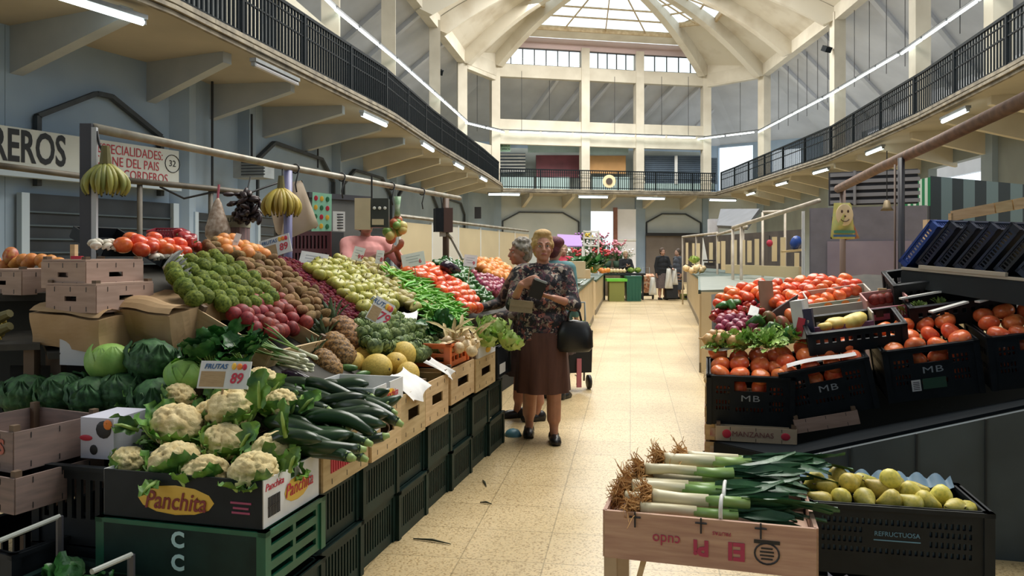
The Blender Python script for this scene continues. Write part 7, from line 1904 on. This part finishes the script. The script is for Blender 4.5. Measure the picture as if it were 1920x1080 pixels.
wl = empty('flat_bag', 'flat beige purse hanging before the waist of the blond woman', 'purse', None, (WX-.17, WY-.21, 1.055), (0, .12, .12)); MB().box((0, 0, 0), (.17, .03, .09)).obj('body', M('beige_leather', (.34, .27, .17), var=.2, rough=.6, scale=20), wl); MB().box((0, -.017, .02), (.172, .006, .05)).obj('flap', M('beige_leather', (.34, .27, .17)), wl)
hb = empty('handbag', 'black handbag hanging from the bent arm of the blond woman', 'handbag', None, (WX+.235, WY-.11, .0)); MB().lathe([(.01, .70), (.10, .705), (.125, .74), (.12, .85), (.09, .93), (.01, .945)], 20).obj('body', M('black_leather', (.012, .012, .013)), hb, True, scale=(1.15, .6, 1)); MB().tube([(-.06, 0, .90), (-.04, 0, 1.0), (0, 0, 1.045), (.04, 0, 1.0), (.06, 0, .90)], .009, 6).obj('strap', M('black_leather', (.012, .012, .013)), hb, True)
W2 = P(962, 475, 6.72)
person('grey curly haired woman in dark patterned blouse leaning over the fruit', (W2.x+.16, 6.78, 0), radians(-72), 1.57, 1.08, lf=(.09, .02), rf=(-.09, -.10), bow=.16, nod=.02,
       larm=((.25, -.14, .98), (.17, -.38, .93)), rarm=((-.25, -.22, 1.02), (-.15, -.46, .98)), lcurl=.4, rcurl=.5, ln=(0, 0, -1), rn=(0, 0, -1), skin=(.48, .23, .16), hair=(.36, .33, .28), hc2=(.14, .12, .10), hairstyle='curly', top=floral2, topz=.78, skirt=M('dark_brown_skirt', (.07, .04, .035), var=.3, rough=.85), skirtz=.40, voxel=.008)
W3 = P(1040, 475, 7.7)
person('person in a maroon hat and teal top standing behind the blond woman', (W3.x, 7.75, 0), radians(150), 1.60, 1.05, skin=(.46, .25, .18), hair=(.11, .012, .028), hc2=(.06, .008, .016), hairstyle='hat', top=M('teal_top', (.10, .24, .26), var=.2, rough=.8), skirt=M('dark_brown_skirt', (.07, .04, .035)), skirtz=.45, voxel=.010)
VX = P(690, 475, 7.2)
person('seller in a pink shirt behind the left stall holding up a bag', (VX.x-.03, 7.25, .22), radians(24), 1.62, 1.16, larm=((.30, -.18, 1.12), (.16, -.46, 1.24)), rarm=((-.22, -.22, 1.10), (.04, -.44, 1.20)), ln=(0, 0, 1), rn=(0, 0, 1), ld=(.2, -.8, .45), skin=(.42, .21, .15), hair=(.05, .035, .03), top=M('pink_shirt', (.72, .34, .32), (.62, .26, .25), rough=.8, scale=6, bump=.2, bscale=10), sleeve='mid', topz=.82, trousers=M('dark_trousers', (.04, .04, .05), rough=.8), voxel=.010)
r = empty('seller_platform', 'low platform the pink shirted seller stands on', 'platform'); MB().box((VX.x, 7.3, .1), (.9, .7, .2)).obj('deck', woodd, r)
fp = P(745, 425, 6.95)
r = empty('fruit_bag', 'clear bag of green and yellow fruit held up by the seller', 'bag', None, fp); m = MB(); rr = random.Random(3)
for i in range(14): m.m(i % 3).ell((rr.gauss(0, .045), rr.gauss(0, .03), rr.gauss(0, .05)), rr.uniform(.035, .05), 10, 7)
m.obj('fruit', [M('bag_green', (.20, .36, .08), rough=.4), M('bag_yellow', (.60, .50, .16), rough=.4), M('bag_red', (.50, .14, .06), rough=.4)], r, True)
MB().lathe([(.01, .09), (.03, .10), (.02, .16), (.035, .27), (.01, .27)], 10).obj('twisted_top', M('bag_pale', (.56, .62, .50), (.16, .34, .16), rough=.4, scale=14), r, True)
# far people
D3 = 24.0
def far(px, label, rz, d, **kw): p = P(px, 475, d); return person(label, (p.x, p.y, 0), rz, voxel=.012, **kw)
far(1242, 'far woman in a black cardigan and grey skirt carrying white bags', .35, 24.2, H=1.60, build=1.1, skin=(.50, .28, .2), hair=(.12, .07, .045), top=M('black_cardigan', (.014, .016, .02), rough=.9), topz=.78, skirt=M('grey_brown_skirt', (.14, .11, .11), var=.3, rough=.9, scale=30), skirtz=.36, larm=((.24, -.06, 1.05), (.22, -.24, .98)))
far(1271, 'far woman in a long grey coat standing beside the black cardigan', -1.2, 24.6, H=1.58, build=1.05, skin=(.50, .30, .22), hair=(.10, .07, .05), top=M('grey_coat', (.07, .08, .10), var=.2, rough=.9), topz=.5, coat='coat', skirt=M('grey_coat', (.07, .08, .10)), skirtz=.30)
far(1173, 'far woman in a black jacket holding her purse behind the green bins', .2, 24.5, H=1.50, build=1.05, skin=(.50, .30, .22), hair=(.48, .34, .19), top=M('black_cardigan', (.014, .016, .02)), topz=.78, skirt=M('grey_brown_skirt', (.14, .11, .11)), skirtz=.42, larm=((.22, -.10, 1.04), (.02, -.26, 1.12)), rarm=((-.22, -.10, 1.04), (-.06, -.26, 1.10)))
far(1057, 'far person in a red top among the flowers', .0, 17.0, H=1.62, skin=(.48, .27, .2), hair=(.30, .2, .12), top=M('red_top', (.42, .03, .06), rough=.8), trousers=M('dark_trousers', (.04, .04, .05)))
# ================================================================== FARTHER STALLS AND THE AISLE
counterm = M('counter_cream', (.62, .50, .32), (.54, .43, .27), rough=.5, scale=3)
greengrey = M('grey_green_top', (.17, .19, .155), (.13, .155, .125), rough=.5, scale=5)
def counter(name, p0, p1, depth, z, label, side, topm):
    a, b = Vector((*p0, 0)), Vector((*p1, 0)); d = (b-a).normalized(); n = Vector((d.y, -d.x, 0))*side
    r = empty(name, label, 'counter'); L_ = (b-a).length
    MB().holed(L_, z, [], .04, panel_mt(a, d)).obj('front_panel', counterm, r)
    for q in (a, b): MB().holed(depth, z, [], .04, panel_mt(q, n)).obj('end_panel', counterm, r)
    m = MB(); m.plate([a-n*.03+Vector((0, 0, z)), b-n*.03+Vector((0, 0, z)), b+n*depth+Vector((0, 0, z+.06)), a+n*depth+Vector((0, 0, z+.06))], .04); m.obj('counter_top', topm, r)
    MB().bar(a-n*.02+Vector((0, 0, z)), b-n*.02+Vector((0, 0, z)), .03, .05).obj('edge_strip', M('dark_green_edge', (.06, .11, .09), rough=.4), r)
    MB().bar(a-n*.01+Vector((0, 0, .06)), b-n*.01+Vector((0, 0, .06)), .03, .12).obj('plinth', M('plinth_grey', (.28, .24, .18), rough=.7), r)
    return r
counter('market_counter', (2.30, 9.4), (3.55, 14.6), 1.3, .98, 'cream counter with grey green sloping top behind the tomatoes', 1, greengrey)
counter('market_counter', (3.75, 15.4), (5.6, 24.7), 1.3, .95, 'farther cream counter on the right of the aisle', 1, M('dark_green_top', (.05, .09, .07), rough=.5))
counter('market_counter', (.62, 8.9), (1.75, 16.8), 1.1, .92, 'cream counter with dark green trays left of the aisle beyond the women', -1, greengrey)
counter('market_counter', (1.95, 18.2), (2.85, 24.2), 1.1, .80, 'farther dark topped counter left of the aisle by the bins', -1, M('dark_green_top', (.05, .09, .07)))
for i in range(4):
    p = Vector((.62, 8.9)).lerp(Vector((1.75, 16.8)), .08+.22*i); r = empty('green_tray', 'dark green tray with pale rim on the counter beyond the women, %s from the women' % on[i], 'tray', 'green trays', (p.x-.50, p.y, .99), (0, .16, -.14))
    MB().box((0, 0, 0), (.9, 1.2, .02)).obj('base', M('dark_green_tray', (.02, .08, .06), rough=.4), r)
    m = MB().box((0, .6, .03), (.92, .02, .05)).box((0, -.6, .03), (.92, .02, .05)).box((.45, 0, .03), (.02, 1.2, .05)).box((-.45, 0, .03), (.02, 1.2, .05)); m.obj('rim', M('pale_green_rim', (.46, .52, .46), rough=.5), r)
bx = empty('cream_box', 'stepped cream boxes on the counter behind the blond woman', 'boxes'); 
for px, y0, y1, d in ((1078, 490, 520, 12.), (1088, 505, 522, 12.4)):
    p = P(px, y1, d); q = P(px, y0, d); MB().box((p.x, p.y, (p.z+q.z)/2), (.3, .3, q.z-p.z)).obj('box', counterm, bx)
# trolley left of the counter, behind the blond woman
tr = empty('shopping_trolley', 'black two wheeled shopping trolley full of vegetables beside the counter', 'trolley', None, (P(1083, 620, 8.2).x, 8.2, 0), (0, 0, .2))
MB().box((0, 0, .42), (.24, .22, .44), taper=1.1).obj('bag', M('black_canvas', (.014, .014, .016), rough=.8), tr); MB().tube([(.1, .1, .08), (.12, .12, .75), (.12, .14, .92), (-.08, .14, .92), (-.08, .12, .75)], .011, 6).obj('handle', M('grey_metal', (.3, .33, .34)), tr, True)
for x in (-.12, .14): MB().lathe([(.01, -.015), (.075, -.015), (.075, .015), (.01, .015)], 14, None, (x, .05, .076), Matrix.Rotation(pi/2, 3, 'Y')).obj('wheel', blki, tr, True)
MB().box((-.02, -.12, .2), (.05, .02, .3)).obj('pink_strap', M('pink_strap', (.5, .16, .2), rough=.7), tr)
p = Vector((P(1083, 620, 8.2).x, 8.2, .66)); PR['celery'][0].place((p.x+.03, p.y-.05, p.z), (.2, .2, 1), .45, 'green leafy head sticking out of the black trolley', 'leafy greens')
r = empty('plastic_bag', 'blue plastic bag lying on the floor at the feet of the women', 'bag', None, P(962, 822, 6.15)); MB().ell((0, 0, 0.02), (.07, .07, .06), 12, 8, None, lambda q: 1+.2*noise.noise(q*3)).obj('bag', M('blue_bag', (.10, .26, .32), var=.2, rough=.4, scale=10), r, True)
# bins and produce at the end of the left counter
g1 = empty('green_bin', 'dark green wheeled bin at the end of the far left counter', 'bin', None, (P(1187, 475, 23.6).x, 23.6, 0)); MB().box((0, 0, .36), (.42, .42, .72), taper=1.1).obj('body', M('bin_green', (.015, .11, .075), rough=.45), g1); MB().box((0, 0, .74), (.48, .48, .04)).obj('rim', M('bin_green', (.015, .11, .075)), g1)
m = MB()
for i in range(4): m.box((-.15+.1*i, -.225, .36), (.02, .02, .6))
m.obj('ribs', M('bin_green', (.015, .11, .075)), g1)
g2 = empty('lime_topped_bin', 'olive bin with bright lime lid left of the dark green bin', 'bin', None, (P(1155, 475, 23.6).x, 23.6, 0)); MB().box((0, 0, .30), (.46, .4, .60)).obj('body', M('olive_bin', (.22, .24, .06), rough=.6), g2); MB().box((0, 0, .64), (.62, .5, .08)).obj('lid', M('lime_lid', (.14, .55, .05), rough=.5), g2)
tbx = empty('produce_table', 'dark table of pale vegetables behind the lime and green bins', 'table'); a = P(1170, 475, 24.0); MB().box((a.x, a.y+.1, .80), (1.3, .5, .06)).obj('top', MATS['skirt_dark'], tbx)
for x in (-.6, .6): MB().bar((a.x+x, a.y+.1, 0), (a.x+x, a.y+.1, .78), .05, .05).obj('leg', MATS['skirt_dark'], tbx)
for i, (dx_, k_, l) in enumerate(((-.5, 'white_onion', 'pale vegetable'), (-.4, 'white_onion', ''), (-.3, 'white_onion', ''), (-.2, 'white_onion', ''), (-.1, 'white_onion', ''), (.0, 'white_onion', ''))):
    PR['white_onion'][0].place((a.x+dx_, a.y-.02, .90), rnd3(), .15, 'pale round vegetable on the dark table behind the bins', 'vegetable', 'pale vegetables behind the bins')
PR['lettuce'][0].place((a.x+.22, a.y-.05, .84), (0, 0, 1), 1.3, 'bright green lettuce on the dark table, left', 'lettuce'); PR['lettuce'][1].place((a.x+.42, a.y-.05, .84), (0, 0, 2), 1.3, 'bright green lettuce on the dark table above the green bin', 'lettuce')
# basket trolley and bags by the far women
ct = empty('basket_trolley', 'orange checked wheeled basket left of the woman in the black cardigan', 'trolley', None, (P(1214, 475, 24.5).x, 24.5, 0)); MB().box((0, 0, .5), (.34, .3, .55), (.2, 0, 0), 1.15).obj('bag', fabric('orange_check', [(.45, .2, .1), (.55, .42, .3), (.3, .12, .06), (.6, .3, .16)], 18), ct); MB().tube([(-.1, .1, .2), (-.1, .25, 1.0), (.1, .25, 1.0), (.1, .1, .2)], .012, 6).obj('handle', M('grey_metal', (.3, .33, .34)), ct, True)
for x in (-.18, .18): MB().lathe([(.01, -.02), (.1, -.02), (.1, .02), (.01, .02)], 12, None, (x, .05, .1), Matrix.Rotation(pi/2, 3, 'Y')).obj('wheel', blki, ct, True)
MB().bar((0, .05, .1), (0, .02, .26), .3, .05).obj('axle_plate', blki, ct)
def wbag(px, py, d, w_, h, label): 
    return tag(bagmesh([P(px, py, d)+Vector((-w_*.25, 0, h)), P(px, py, d)+Vector((w_*.25, 0, h)), P(px, py, d)+Vector((w_*.5, 0, 0)), P(px, py, d)+Vector((-w_*.5, 0, 0))], .08, M('white_bag', (.70, .70, .66), var=.1, rough=.4, scale=10), 'plastic_bag'), label, 'bag', 'white carrier bags')
wbag(1224, 553, 24.0, .26, .55, 'white plastic bag standing on the floor left of the black cardigan'); wbag(1254, 541, 23.9, .26, .62, 'white plastic bag hanging from the hand of the black cardigan woman'); wbag(1265, 534, 24.0, .22, .5, 'white plastic bag held between the two far women')
r = empty('dark_trolley', 'black shopping trolley at the feet of the two far women', 'trolley', None, (P(1258, 475, 24.1).x, 24.1, 0)); MB().box((0, 0, .28), (.36, .28, .5), (-.2, 0, .1)).obj('bag', M('black_canvas', (.014, .014, .016)), r); MB().tube([(.1, .1, .3), (.12, .18, .85), (-.1, .18, .85), (-.1, .1, .3)], .012, 6).obj('handle', wirem, r, True)
r = empty('green_box', 'low olive box on the floor by the right counter end', 'box', None, (P(1283, 475, 24.6).x, 24.3, 0)); MB().box((0, 0, .09), (.35, .3, .17)).obj('body', M('olive_bin', (.22, .24, .06)), r); MB().box((0, -.152, .09), (.2, .01, .08)).obj('dark_label', blki, r)
v = P(896, 399, 31.); tag(MB().box(v, (.26, .12, .46)).obj('wall_cabinet', blki), 'small black box on the far left wall', 'box')
# flower stall
fs = empty('flower_stand', 'stepped wooden stand carrying the flowers left of the bright doorway', 'stand')
for k_, (d, z) in enumerate(((27., .95), (28.3, 1.25), (29.6, 1.55))):
    a, b = P(1050, 475, d), P(1178 - k_*8, 475, d); MB().box(((a.x+b.x)/2, d, z/2), (b.x-a.x, .9, z)).obj('step', M('stand_brown', (.16, .12, .08), var=.3, rough=.8), fs)
fl_cols = {'pink': M('pink_petal', (.62, .24, .32), rough=.6, rand=.3), 'white': M('white_petal', (.76, .70, .68), rough=.6), 'red': M('red_petal', (.55, .05, .06), rough=.6), 'yellow': M('yellow_petal', (.75, .50, .05), rough=.6), 'purple': M('purple_petal', (.40, .18, .50), rough=.6)}
leafg = leafm('flower_leaf', (.08, .22, .05), (.03, .10, .03))
def flowerpot(col, seed):
    r = empty('flower_bucket'); rr = random.Random(seed)
    MB().lathe([(.01, 0), (.09, 0), (.12, .2), (.1, .2), (.01, .05)], 12).obj('bucket', M('bucket_green', (.06, .12, .08), rough=.6), r, True)
    m = MB(); f = MB()
    for i in range(16):
        a = rr.uniform(0, 6.3); e = rr.uniform(.02, .2); p = Vector((cos(a)*e, sin(a)*e, rr.uniform(.36, .56)))
        m.tube([(0, 0, .12), p*.6+Vector((0, 0, .1)), p], .005, 4); leafpatch(m, p*.7, (cos(a), sin(a), .4), (0, 0, 1), .14, .05, -.4, .005, 4, 2)
        f.ell(p, (.04, .04, .028), 8, 6, None, lambda q: 1+.25*sin(6*math.atan2(q.y, q.x)))
    m.obj('foliage', leafg, r, True); f.obj('blooms', fl_cols[col], r, True); return r
fps = {c_: Proto(flowerpot(c_, i)) for i, c_ in enumerate(fl_cols)}
FP = [(1052, 19., 'white', 'left end of the front step'), (1070, 19., 'red', 'front step under the purple awning'), (1088, 19., 'white', 'front step below the yellow flowers'), (1104, 19., 'red', 'middle of the front step'), (1120, 19., 'red', 'front step right of the middle'), (1136, 19., 'pink', 'front step near the doorway'), (1152, 19., 'white', 'right end of the front step'),
      (1068, 20., 'white', 'middle step left end'), (1090, 20., 'white', 'middle step under the yellow flowers'), (1108, 20., 'pink', 'middle step centre'), (1124, 20., 'pink', 'middle step right of centre'), (1140, 20., 'pink', 'middle step by the doorway'), (1084, 21., 'yellow', 'top step, tall yellow ones'), (1098, 21., 'white', 'top step right of the yellow flowers'), (1112, 21., 'pink', 'top step near the doorway'), (1074, 21., 'purple', 'top step under the purple awning')]
for px, d, c_, l in FP:
    d = {19.: 27., 20.: 28.3, 21.: 29.6}[d]; px = px+10+(px-1052)*.12; p = P(px, 475, d); z = {27.: .95, 28.3: 1.25, 29.6: 1.55}[d]; fps[c_].place((p.x, d-.1, z), (0, 0, px), 1.2, 'bucket of %s flowers on the flower stand, %s' % (c_, l), 'flowers', 'flower buckets')
aw = empty('purple_awning', 'purple cloth awning over the flower stand', 'awning'); m = MB(); a, b, c_, e = P(1045, 462, 20.), P(1092, 462, 20.), P(1088, 442, 21.5), P(1045, 440, 21.5); m.plate([a, b, c_, e], .03); m.obj('cloth', M('purple_cloth', (.34, .18, .50), rough=.7), aw)
for q in (a, b): MB().bar((q.x, q.y, 0), q, .04, .04).obj('pole', whitep, aw)
wr_ = empty('white_rack', 'white wire rack standing behind the yellow flowers', 'rack')
for x in (1095, 1108, 1122):
    p = P(x, 432, 22.5); MB().bar((p.x, p.y, 0), (p.x, p.y, p.z), .05, .05).obj('post', whitep, wr_)
for y in (434, 446, 460): MB().bar(P(1095, y, 22.5), P(1122, y+1, 22.5), .25, .04).obj('shelf', whitep, wr_)
for px, d, sc, l in ((1098, 16.5, 1.6, 'dark leafy bunch on the counter left of the carrots'), (1112, 16.2, 1.5, 'leafy bunch on the counter beside the carrots'), (1085, 15.8, 1.4, 'leafy bunch on the counter behind the cream boxes')):
    p = P(px, 475, d); PR['chard'][int(px) % 2].place((p.x, d, 1.05), (.1, 0, px), sc, l, 'leafy greens')
for i in range(14):
    p = P(1118+R.uniform(-12, 26), 475, 18.3); PR['orange'][0].place((p.x, 18.4+R.uniform(-.2, .4), 1.02+R.uniform(0, .08)), rnd3(), .12, 'orange vegetable on the far left counter before the flowers', 'vegetable', 'orange vegetables before the flowers')
# right hand stalls: frames, upright boards
def frame(px0, py0, d0, px1, py1, d1, label, posts=(0, .5, 1), mat=metal, rad=.03):
    r = empty('stall_gantry', label, 'frame'); a, b = P(px0, py0, d0), P(px1, py1, d1)
    MB().tube([a, a.lerp(b, .5), b], rad, 7).obj('bar', mat, r, True)
    for t in posts:
        p = a.lerp(b, t); MB().tube([(p.x, p.y, 0), (p.x, p.y, p.z)], rad*.8, 6).obj('post', mat, r, True)
    return r
palebar = M('pale_tube', (.56, .50, .42), (.40, .34, .27), rough=.5, scale=6)
frame(1374, 427, 12.5, 1536, 376, 9.9, 'pale tube frame over the cream counter right of the aisle', (0, .12), palebar); frame(1280, 444, 22., 1345, 437, 17.5, 'pale tube frame at the far end of the right counters', (.0, .45), palebar)
frame(1345, 440, 17., 1400, 425, 14., 'pale tube frame over the middle of the right counters', (0, .9), palebar)
frame(1430, 398, 13., 1472, 396, 13., 'short pale bar hung over the cream counter', (0, 1), palebar, .025)
i = 0
for px, y0, y1, d, w_ in [(1288, 455, 496, 20, 4), (1300, 456, 495, 19, 4), (1309, 456, 497, 18, 6), (1333, 455, 497, 17, 6), (1347, 453, 494, 16, 5), (1356, 452, 506, 15, 7), (1376, 450, 506, 14, 10), (1393, 450, 505, 13.6, 7), (1405, 451, 492, 13.2, 7), (1419, 448, 497, 12.8, 7), (1452, 444, 490, 12.2, 8), (1468, 445, 508, 12, 8), (1494, 474, 513, 11.6, 7)]:
    a, b = P(px-w_/2, y1, d), P(px+w_/2, y0, d)
    m = MB().box(((a.x+b.x)/2, d, (a.z+b.z)/2), (b.x-a.x, .05, b.z-a.z)); tag(m.obj('upright_board', M('cream_board', (.66, .54, .33))), 'cream upright board on the right counters, number %d counted from the far end' % (i+1) if False else 'cream upright board on the right counters, %s from the far end' % ('first second third fourth fifth sixth seventh eighth ninth tenth eleventh twelfth last'.split()[i]), 'board', 'upright boards'); i += 1
bk = empty('stall_backing', 'dark backing of the stalls behind the upright cream boards', 'stall back'); m = MB(); m.plate([P(1285, 500, 22.), P(1505, 515, 12.8), P(1505, 430, 12.8), P(1285, 446, 22.)], .05); m.obj('boards', M('backing_dark', (.06, .05, .05), (.10, .08, .07), rough=.8, scale=4), bk)
sk_ = empty('low_board', 'long cream board below the upright boards of the right counter', 'board'); m = MB(); m.plate([P(1362, 512, 13.5), P(1500, 522, 11.2), P(1500, 500, 11.2), P(1362, 496, 13.5)], .04); m.obj('board', M('cream_board', (.66, .54, .33)), sk_)
wc = empty('white_cone', 'white leaning paper cone on the far right counter', 'paper'); m = MB(); m.plate([P(1316, 498, 16.8), P(1328, 498, 16.8), P(1318, 446, 16.8)], .05); m.obj('sheet', whitep, wc)
ds = empty('dark_scale', 'dark weighing scale on the far right counter', 'scale', None, P(1330, 495, 15.5)); MB().box((0, 0, .0), (.16, .2, .06)).box((0, 0, .07), (.2, .22, .03)).obj('body', blki, ds)
rb = empty('red_bag', 'small red bag hanging among the upright boards', 'bag', None, P(1443, 456, 12.0)); MB().ell((0, 0, 0), (.05, .04, .055), 10, 8).obj('bag', M('red_top', (.42, .03, .06)), rb, True); MB().tube([(0, 0, .04), (0, 0, .12)], .008, 5).obj('tie', wirem, rb)
bbg = empty('blue_bundle', 'blue plastic bundle left of the metal cabinet', 'bag', None, P(1492, 455, 11.0)); MB().ell((0, 0, 0), (.08, .06, .1), 12, 8, (0, .4, 0), lambda q: 1+.2*noise.noise(q*3)).obj('bundle', M('blue_plastic', (.02, .06, .26)), bbg, True); MB().bar((-.2, 0, -.13), (.12, 0, -.1), .08, .03).obj('board', wood, bbg)
# white pillar and dark hood at the right wall
r = empty('hooded_awning', 'dark grey sloping hood on the right wall beyond the stalls', 'hood'); m = MB(); m.plate([P(1345, 425, 25.), P(1400, 428, 21.), P(1425, 394, 24.), P(1352, 394, 28.)], .1); m.obj('hood', M('hood_grey', (.14, .15, .17), var=.2, rough=.6, scale=2), r)
p = P(1337, 475, 26.); tag(MB().box((p.x, p.y, 1.3), (.30, .3, 2.6)).obj('white_pillar_box', M('lilac_white', (.62, .62, .68), var=.1, rough=.6)), 'pale lilac white pillar beyond the right counters', 'pillar')
# pale vegetables on the far right counter
for i in range(10):
    p = P(1300+R.uniform(-14, 22), 475, 16.8+R.uniform(-.6, .6)); PR['white_onion'][0].place((p.x, p.y, 1.07+R.uniform(0, .07)), rnd3(), .15, 'pale yellow vegetable on the far right counter', 'vegetable', 'pale vegetables on the far right counter')
PR['lettuce'][0].place(P(1302, 494, 16.), (0, 0, 1), 1.2, 'green lettuce on the far right counter', 'lettuce')
# dark shop front at the far right end, stains on the floor
a, b = Vector((6.7, 38.7, 0)), Vector((9.7, 39.3, 0)); r = empty('dark_shop', 'brown grey shutter in the end wall right of the white door', 'shutter'); MB().plate([a, b, b+Vector((0, 0, 2.35)), a+Vector((0, 0, 2.35))], .1).obj('curtain', M('brown_grey_shutter', (.17, .14, .12), var=.2, rough=.6, scale=2), r); MB().bar(a+Vector((0, -.1, 2.4)), b+Vector((0, -.1, 2.4)), .15, .15).obj('lintel', blki, r)
LT = [((905, 900), (912, 912), 'short dark stalk on the floor near the crates'), ((900, 942), (922, 945), 'dark stalk lying on the floor left of the aisle line'), ((775, 1010), (845, 1020), 'long dark green stalk on the floor in front of the crates'), ((1318, 846), (1326, 850), 'small dark scrap on the floor by the wood crates'), ((1078, 703), (1081, 705), 'tiny dark scrap on the floor right of the women'), ((1080, 720), (1086, 722), 'small leaf scrap on the floor right of the women')]
for a, b, l in LT:
    p, q = PZ(*a, .006), PZ(*b, .006); m = MB().tube([p, p.lerp(q, .5)+Vector((0, .01, .004)), q], [.003, .006, .002], 6); tag(m.obj('floor_scrap', M('scrap_dark', (.035, .04, .02), rough=.8), None, True), l, 'scrap', 'scraps on the floor')
# ================================================================== LIGHT AND CAMERA
drop_unused()
if TMP is not None: bpy.data.scenes.remove(TMP)
w = bpy.data.worlds.new('sky'); SC.world = w; w.use_nodes = True
w.node_tree.nodes['Background'].inputs['Color'].default_value = (.86, .95, 1., 1)
w.node_tree.nodes['Background'].inputs['Strength'].default_value = 1.6
def area(name, loc, size, sizey, power, color, rot=(0, 0, 0)):
    l = bpy.data.lights.new(name, 'AREA'); l.shape = 'RECTANGLE'; l.size = size; l.size_y = sizey; l.energy = power; l.color = color
    o = bpy.data.objects.new(name, l); COL.objects.link(o); o.location = loc; o.rotation_euler = rot
    return o
area('roof_light_far', (4.2, 30.5, 12.2), 7, 6, 2100, (1., .98, .94))
area('added_near_light', (3.0, 10.9, 11.0), 6.8, 13.6, 2050, (1., .95, .86))  # unseen lamp added to brighten the near stalls
cam = bpy.data.cameras.new('camera'); co = bpy.data.objects.new('camera', cam); COL.objects.link(co)
co.location = (0, 0, CAMH); co.rotation_euler = (pi/2, 0, 0)
cam.sensor_width = 36; cam.lens = 36*F/1920; cam.shift_y = -65/1920; cam.clip_end = 200; cam.clip_start = .05
SC.camera = co
vs = SC.view_settings; vs.view_transform = 'Standard'; vs.look = 'None'; vs.exposure = .1; vs.gamma = 1; vs.use_curve_mapping = False
SC.cycles.max_bounces = 6; SC.cycles.transparent_max_bounces = 12; SC.cycles.caustics_reflective = False; SC.cycles.caustics_refractive = False
